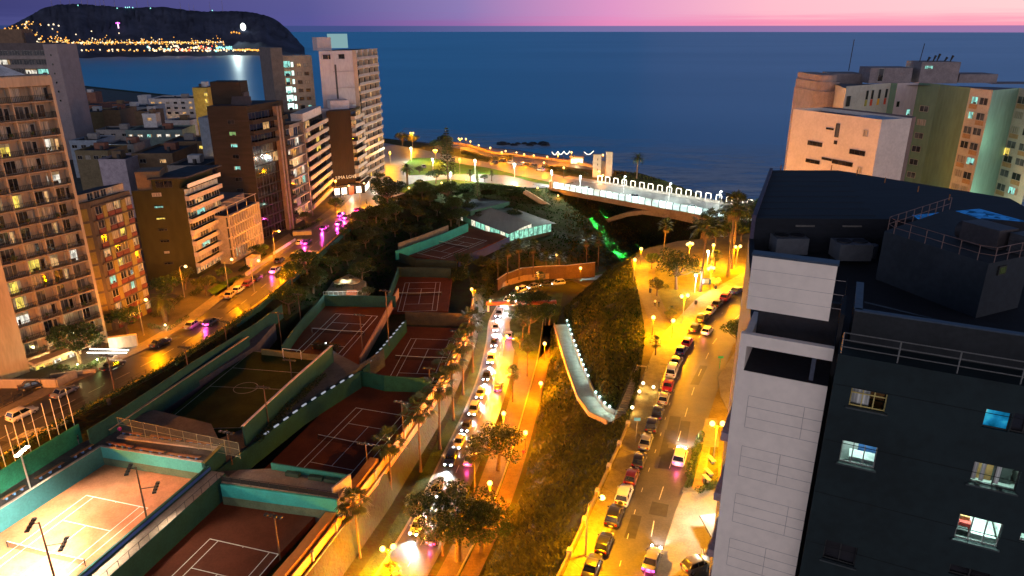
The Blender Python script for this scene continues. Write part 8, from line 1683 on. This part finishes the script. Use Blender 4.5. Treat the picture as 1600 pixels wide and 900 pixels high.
# ================================================================== street furniture, sea front, people
# white flagpoles behind the green screen
FPL = [((9, 729), 692), ((24, 720), 665), ((33, 706), 655), ((48, 704), 649), ((62, 697), 641), ((79, 686), 631), ((92, 678), 624), ((104, 671), 620), ((116, 663), 608)]
for k, (bp, ty) in enumerate(FPL):
    p = G(*bp, 0); p.z = -1.8; h = ZT(ty, p.x, p.y)+1.8; t = thing('flagpole', 'white flagpole behind the bright green screen, %s from the left' % ords[k], 'flagpole', p, 0, 'white flagpoles by the lower left road')
    MB().tube(p, p+Vector((0, 0, h)), .07, .045, 8).obj('pole', POLEW, t); MB().ball((p.x, p.y, p.z+h), .08, 0, 8, 5).obj('finial', POLEW, t)
# guard fence on the valley side of the left road
fl2 = offs(Rs, .75); t = thing('guard_fence', 'thin guard fence of posts and wires along the valley side of the left road', 'fence', fl2[0])
fp_ = pline([p for p in fl2 if p.y > 60], 62); b = MB()
for h in (.55, 1.05, 1.5): b.path([p+Vector((0, 0, h)) for p in fp_], .018, 4)
b.obj('rails', POLED, t); b = MB(); [b.tube(p, p+Vector((0, 0, 1.6)), .045, None, 5) for p in fp_]; b.obj('posts', POLED, t)
wallthing('road_wall', 'retaining wall with a low fence below the far half of the left road', None, -3, 0, TEALD, .3, None, None, 'wall', [p+Vector((0, 0, .25)) for p in offs([p for p in Rs if 140 < p.y < 246], 1.1)])
# planters, walls and steps along the left pavement
def block(nm, lb, cat, px0, px1, d, h, m, zb=0, cap=None):
    a, c_ = G(*px0, zb), G(*px1, zb); t = thing(nm, lb, cat, a); MB().wall([a, c_], d, zb, zb+h).obj('wall', m, t); MB().wall([a, c_], d+.15, zb+h, zb+h+.12).obj('cap', cap or CAPW, t); return t
block('stone_wall', 'pale stone wall with an engraved panel at the street by the striped block', 'wall', (172, 545), (216, 540), .8, 2.4, CREAM2)
block('garden_wall', 'low pale wall edging the garden of the cream tower', 'wall', (80, 590), (150, 582), .4, .6, CREAM2)
block('driveway_wall', 'long pale wall around the driveway before the cream tower', 'wall', (-30, 606), (90, 606), .3, 1.6, CREAM2)
block('driveway_wall', 'pale wall end between the driveway and the garden', 'wall', (90, 606), (120, 590), .5, 1.5, CREAM2)
block('planter', 'white planter box before the banded apartments', 'planter', (458, 368), (487, 366), 1.6, 1.2, mat('planter_yellow', (.42, .32, .14)))
block('garden_wall', 'low white wall below the finned office', 'wall', (385, 432), (425, 404), .5, .9, WHT)
block('kiosk', 'small white kiosk with a flat roof below the finned office', 'kiosk', (392, 418), (402, 412), 2.4, 2.5, WHT)
t = thing('cafe_terrace', 'pale paved terrace with a white rail by the brown tower', 'terrace', G(440, 392)); MB().prism([(p.x, p.y) for p in (G(428, 400), G(462, 378), G(452, 366), G(425, 384))], 0, .35).obj('floor', CONC2, t); MB().wall([G(428, 400), G(462, 378)], .08, .35, 1.2).obj('rail', RAIL_W, t)
t = thing('swing_gate', 'dark sliding gate frame at the lower left driveway', 'gate', G(0, 640)); b = MB(); a, c_ = G(-10, 645), G(80, 600)
for h in (.2, 1.1, 2.0): b.tube(a+Vector((0, 0, h)), c_+Vector((0, 0, h)), .05, None, 5)
for k in range(7): q = lerp(a, c_, k/6); b.tube(q, q+Vector((0, 0, 2.1)), .06, None, 5)
b.obj('frame', POLED, t)
# overhead gantry across the valley road
a, c_ = G(763, 489, -13.9), G(866, 487, -13.9); t = thing('road_gantry', 'red brown beam spanning the valley road with lamps on top', 'gantry', a); RB_ = mat('gantry_red', (.30, .07, .03), .6, .2, 1)
z0 = ZT(474, a.x, a.y); MB().box((*((a+c_)/2).xy, z0), ((c_-a).length+1, 1.1, .9), math.atan2((c_-a).y, (c_-a).x)).obj('beam', RB_, t)
for q in (a, c_): MB().box((q.x, q.y, (z0-13.9)/2), (.5, .5, z0+13.9-.9)).obj('post', POLEW, t)
b = MB(); b.path([lerp(a, c_, k/8)+Vector((0, .45, z0+13.9+1.3)) for k in range(9)], .04, 5); [b.tube(lerp(a, c_, k/8)+Vector((0, .45, z0+13.9+.4)), lerp(a, c_, k/8)+Vector((0, .45, z0+13.9+1.3)), .04, None, 5) for k in range(9)]; b.obj('railing', POLED, t)
for u, m_, pw, cl in ((.03, LENS, 500, SOD), (.42, LEDE, 1200, LED), (.30, LENS, 500, SOD)): q = lerp(a, c_, u); MB().ball((q.x, q.y-.3, z0+.75), .3, 0, 8, 6).obj('lamp', m_, t); light('bulb_light', 'POINT', t, Vector((q.x, q.y-1.2, z0+.5))-a, pw, cl, .2)
# park sign, statue, bins
p = G(1102, 452); t = thing('park_sign', 'blue and white sign board on two posts in the park', 'sign', p); b = MB(); h0 = ZT(443, p.x, p.y); [b.tube((p.x+s, p.y, 0), (p.x+s, p.y, h0), .05) for s in (-.9, .9)]; b.obj('posts', POLE, t)
MB().box((p.x, p.y-.08, h0+.55), (2.4, .08, 1.5)).obj('board', mat('sign_blue', (.03, .10, .35), .5), t); MB().box((p.x-.2, p.y-.14, h0+.6), (1.7, .05, 1.0)).obj('panel', mat('sign_white2', (.65, .65, .66), .5), t)
p = G(1116, 448); t = thing('white_sculpture', 'pale bushy sculpture lit white in the park bed', 'sculpture', p); b = MB(); rs = np.random.RandomState(2); [leaves(b, (p.x+rs.uniform(-1, 1), p.y+rs.uniform(-.6, .6), 1.0+rs.uniform(0, .8)), .8, 40, .25, rs) for _ in range(5)]; b.obj('foliage', mat('pale_agave', (.36, .36, .30), .7, .3, 1, isl=.4), t); MB().tube(p, p+Vector((0, 0, 1.2)), .2).obj('stem', BARK, t)
for k, (px, py, lb) in enumerate([(1087, 476, 'dark litter bin on the park lawn by the parked cars'), (1016, 457, 'dark litter bin on the park path'), (1118, 452, 'dark litter bin beside the park sign'), (171, 632, 'dark litter bin on the verge of the left road')]):
    p = G(px, py); t = thing('litter_bin', lb, 'litter bin', p); MB().tube(p, p+Vector((0, 0, 1.0)), .3, .36, 10).obj('body', POLED, t); MB().tube(p+Vector((0, 0, 1.0)), p+Vector((0, 0, 1.12)), .4, .3, 10).obj('lid', POLED, t)
p = G(790, 680, 0); p = G(793, 762, 0)
q = G(993, 692); t = thing('street_sign', 'tall thin sign post with a small blue plate below the stairs', 'sign', q); h0 = ZT(652, q.x, q.y); MB().tube(q, q+Vector((0, 0, h0)), .05).obj('post', POLE, t); MB().box((q.x, q.y-.07, h0-.3), (1.0, .06, .55)).obj('plate', mat('plate_blue', (.05, .2, .5), .5), t)
q = G(1124, 576); t = thing('direction_sign', 'green sign post on the pavement at the bend by the tower', 'sign', q); MB().tube(q, q+Vector((0, 0, 2.6)), .05).obj('post', mat('post_green', (.02, .30, .12), .5), t); MB().box((q.x, q.y-.07, 2.4), (1.0, .06, .4)).obj('plate', mat('post_green', (.02, .30, .12)), t)
for k, (px, py) in enumerate([(1107, 742), (1111, 722), (1104, 752)]):
    p = G(px, py); t = thing('garden_bench', 'pale bench on the tower lawn, %s' % ['middle one', 'farthest one', 'nearest one'][k], 'bench', p, 0, 'pale benches on the tower lawn'); MB().box((p.x, p.y, .62), (.6, 1.6, .1), .3).obj('seat', CAPW, t); [MB().box((p.x+s*.3*-.3, p.y+s*.55, .36), (.5, .15, .45), .3).obj('leg', CAPW, t) for s in (-1, 1)]
p = G(862, 694, -13.9)
# sea front: parapet, monument, kiosk with string lights, rock
sp = [G(690, 222), G(730, 228), G(770, 240), G(805, 244), G(850, 249), G(895, 255), G(925, 262)]
t = thing('clifftop_wall', 'low ochre wall along the clifftop walk', 'wall', sp[0]); MB().wall(sp, .5, -.2, 1.1).obj('wall', mat('clifftop_ochre', (.36, .22, .1), .85), t)
hedge('clifftop_bushes', 'rounded bushes between the car park and the clifftop wall', [G(725, 240), G(760, 250), G(790, 250), G(800, 246)], 3.4, 1.8, 120, LEAFO, .24, 'bushes')
hedge('clifftop_bushes', 'dark bushes below the clifftop lamps near the monument', [G(850, 262), G(880, 268), G(915, 274)], 3.2, 1.6, 120, LEAFO, .24, 'bushes')
a, c_ = G(926, 277), G(954, 275); h0 = ZT(241, a.x, a.y); t = thing('stone_monument', 'tall beige stone monument of two slabs on the clifftop', 'monument', a); MONU = mat('monument_stone', (.40, .31, .20), .85, .15, .6)
MB().box((lerp(a.x, c_.x, .2), a.y, h0/2), ((c_.x-a.x)*.42, 1.6, h0)).obj('slab', MONU, t); MB().box((lerp(a.x, c_.x, .84), a.y+.6, h0/2+.5), ((c_.x-a.x)*.34, 1.6, h0+1)).obj('slab', MONU, t); MB().box((lerp(a.x, c_.x, .52), a.y+1.2, h0*.35), ((c_.x-a.x)*.24, .6, h0*.7)).obj('link_wall', mat('monument_dark', (.12, .09, .06)), t)
for k in range(3): MB().box((lerp(a.x, c_.x, .22), a.y-.82, h0*(.35+.22*k)), (.5, .06, .9)).obj('slot', mat('monument_dark', (.12, .09, .06)), t)
a = G(901, 256); t = thing('sea_kiosk', 'brightly lit kiosk at the end of the clifftop walk', 'kiosk', a); MB().box((a.x, a.y, 1.6), (6.0, 3, 3.0)).obj('wall', MONU, t); MB().box((a.x, a.y, 3.25), (6.8, 3.8, .25)).obj('roof', MONU, t)
for k in range(4): window(t, a+Vector((-2.2+k*1.45, -1.52, .5)), 0, 1.2, 2.1, emit('kiosk_glow', (1, .72, .38), 5), 1, WHF)
light('kiosk_light', 'POINT', t, (0, -3, 2.2), 900, (1, .68, .3), .4)
for k, (x0, x1) in enumerate(((862, 890), (912, 927))):
    a, c_ = G(x0, 251.5), G(x1, 250); t = thing('string_lights', 'sagging white string of lights on the clifftop, %s of the lit kiosk' % ['left', 'right'][k], 'string lights', a); n = 3 if k == 0 else 1; b = MB()
    for j in range(n):
        s0_, s1_ = lerp(a, c_, j/n), lerp(a, c_, (j+1)/n); b.path([lerp(s0_, s1_, u/6)+Vector((0, 0, 4.4-1.5*math.sin(math.pi*u/6))) for u in range(7)], .13, 5)
    b.obj('bulb_string', emit('string_white', (1, .82, .62), 4), t); pb = MB(); [pb.tube(lerp(a, c_, j/n), lerp(a, c_, j/n)+Vector((0, 0, 4.6)), .08) for j in range(n+1)]; pb.obj('posts', POLED, t)
p = G(818, 226, -70); rs = np.random.RandomState(4); b = MB(); Nr = 22
for i in range(9):
    cx, cy_ = p.x+(i-4)*7+rs.uniform(-3, 3), p.y+rs.uniform(-6, 6); b.ball((cx, cy_, -70.5), rs.uniform(4, 8), 0, 9, 6, .55)
for i, v in enumerate(b.v): b.v[i] = (v[0]+rs.uniform(-.8, .8), v[1]+rs.uniform(-.8, .8), v[2]+rs.uniform(-.7, .7))
tag(b.obj('sea_rock', mat('wet_rock', (.03, .028, .03), .6, .4, .2)), 'dark low rock outcrop in the surf beyond the clifftop lamps', 'rock')
p = G(995, 690)
# bridge steps and left abutment
t = thing('bridge_steps', 'ochre stepped ramp going down from the plaza beside the bridge', 'steps', G(820, 298)); pp = [G(822, 299, -.2), G(843, 312, -3), G(862, 323, -5.5)]; b = MB()
for k in range(18): q = pline(pp, 17)[k]; b.box((q.x, q.y, q.z-.4), (1.1, 2.6, .9), -.6)
b.obj('steps', mat('step_ochre', (.34, .24, .13)), t); MB().wall([p+Vector((-.4, -1.2, 0)) for p in pp], .25, [p.z-.6 for p in pp], [p.z+1.0 for p in pp]).obj('side_wall', MONU, t)
# small people
def person(lb, p, rz, shirt, legs, hold=None):
    t = thing('person', lb, 'person', p, rz, None, True); me = bpy.data.meshes.new('body'); J = [((0, 0, .95), .15), ((0, 0, 1.2), .155), ((0, 0, 1.42), .14), ((0, 0, 1.52), .06), ((0, .01, 1.62), .095), ((0, .01, 1.72), .085), ((-.10, 0, .88), .10), ((-.11, .04, .48), .07), ((-.12, -.02, .08), .05), ((-.12, .12, .03), .045), ((.10, 0, .88), .10), ((.11, -.04, .48), .07), ((.12, -.12, .08), .05), ((.12, .02, .03), .045), ((-.21, 0, 1.40), .065), ((-.27, .0, 1.12), .05), ((-.25, .12, .88), .04), ((.21, 0, 1.40), .065), ((.27, .02, 1.12), .05), ((.26, .14, .90), .04)]
    E_ = [(0, 1), (1, 2), (2, 3), (3, 4), (4, 5), (0, 6), (6, 7), (7, 8), (8, 9), (0, 10), (10, 11), (11, 12), (12, 13), (2, 14), (14, 15), (15, 16), (2, 17), (17, 18), (18, 19)]
    me.from_pydata([j[0] for j in J], E_, []); o = bpy.data.objects.new('body', me); COL.objects.link(o); md = o.modifiers.new('skin', 'SKIN'); 
    for i, j in enumerate(J): me.skin_vertices[0].data[i].radius = (j[1], j[1])
    me.skin_vertices[0].data[0].use_root = True; sb = o.modifiers.new('sub', 'SUBSURF'); sb.levels = 1; sb.render_levels = 1
    dg = bpy.context.evaluated_depsgraph_get(); m2 = bpy.data.meshes.new_from_object(o.evaluated_get(dg)); bpy.data.objects.remove(o); m2.name = 'body'
    m2.materials.clear(); [m2.materials.append(x) for x in (mat('skin', (.38, .22, .14), .6), mat('cloth_'+shirt[0], shirt[1], .8), mat('cloth_'+legs[0], legs[1], .8))]
    for f in m2.polygons: z = f.center.z; x = abs(f.center.x); f.material_index = 0 if z > 1.47 or (x > .22 and z < 1.0) else (1 if z > .93 else (2 if z > .09 else 2)); f.use_smooth = True
    ob = bpy.data.objects.new('body', m2); COL.objects.link(ob); ob.parent = t; MB().ball((0, -.015, 1.72), .105, 0, 8, 6).obj('hair', mat('hair_dark', (.02, .014, .01), .7), t); return t
PINK = ('pink', (.62, .03, .22)); BLUE = ('blue', (.05, .12, .42)); WHT_ = ('white', (.6, .6, .58)); DRK = ('dark', (.02, .02, .025)); GRY = ('grey', (.15, .15, .16))
person('person in a pink top standing by the end of the mesh fence', G(189, 680, -1.85), .5, PINK, DRK)
person('person in a blue top behind the one in pink by the mesh fence', G(188, 668, -1.85), 1.0, BLUE, DRK)
person('person in dark clothes standing by the end of the green screen fence', G(124, 694, -1.85), 2.0, DRK, GRY)
person('person in white walking on the park path, left of a pair', G(1023, 478), .4, WHT_, DRK); person('person in dark clothes walking on the park path, right of a pair', G(1029, 480), .5, DRK, DRK)
person('person in grey crossing the road before the corner shops', G(573, 319), 1.2, GRY, DRK)
person('person in dark clothes standing before the lit shop window', G(532, 309), .2, DRK, DRK)
person('person in pink walking by the lamp post on the red path', G(818, 714, -13.9), .3, PINK, DRK)
for o in list(bpy.data.objects):
    if '_o' in o: del o['_o']
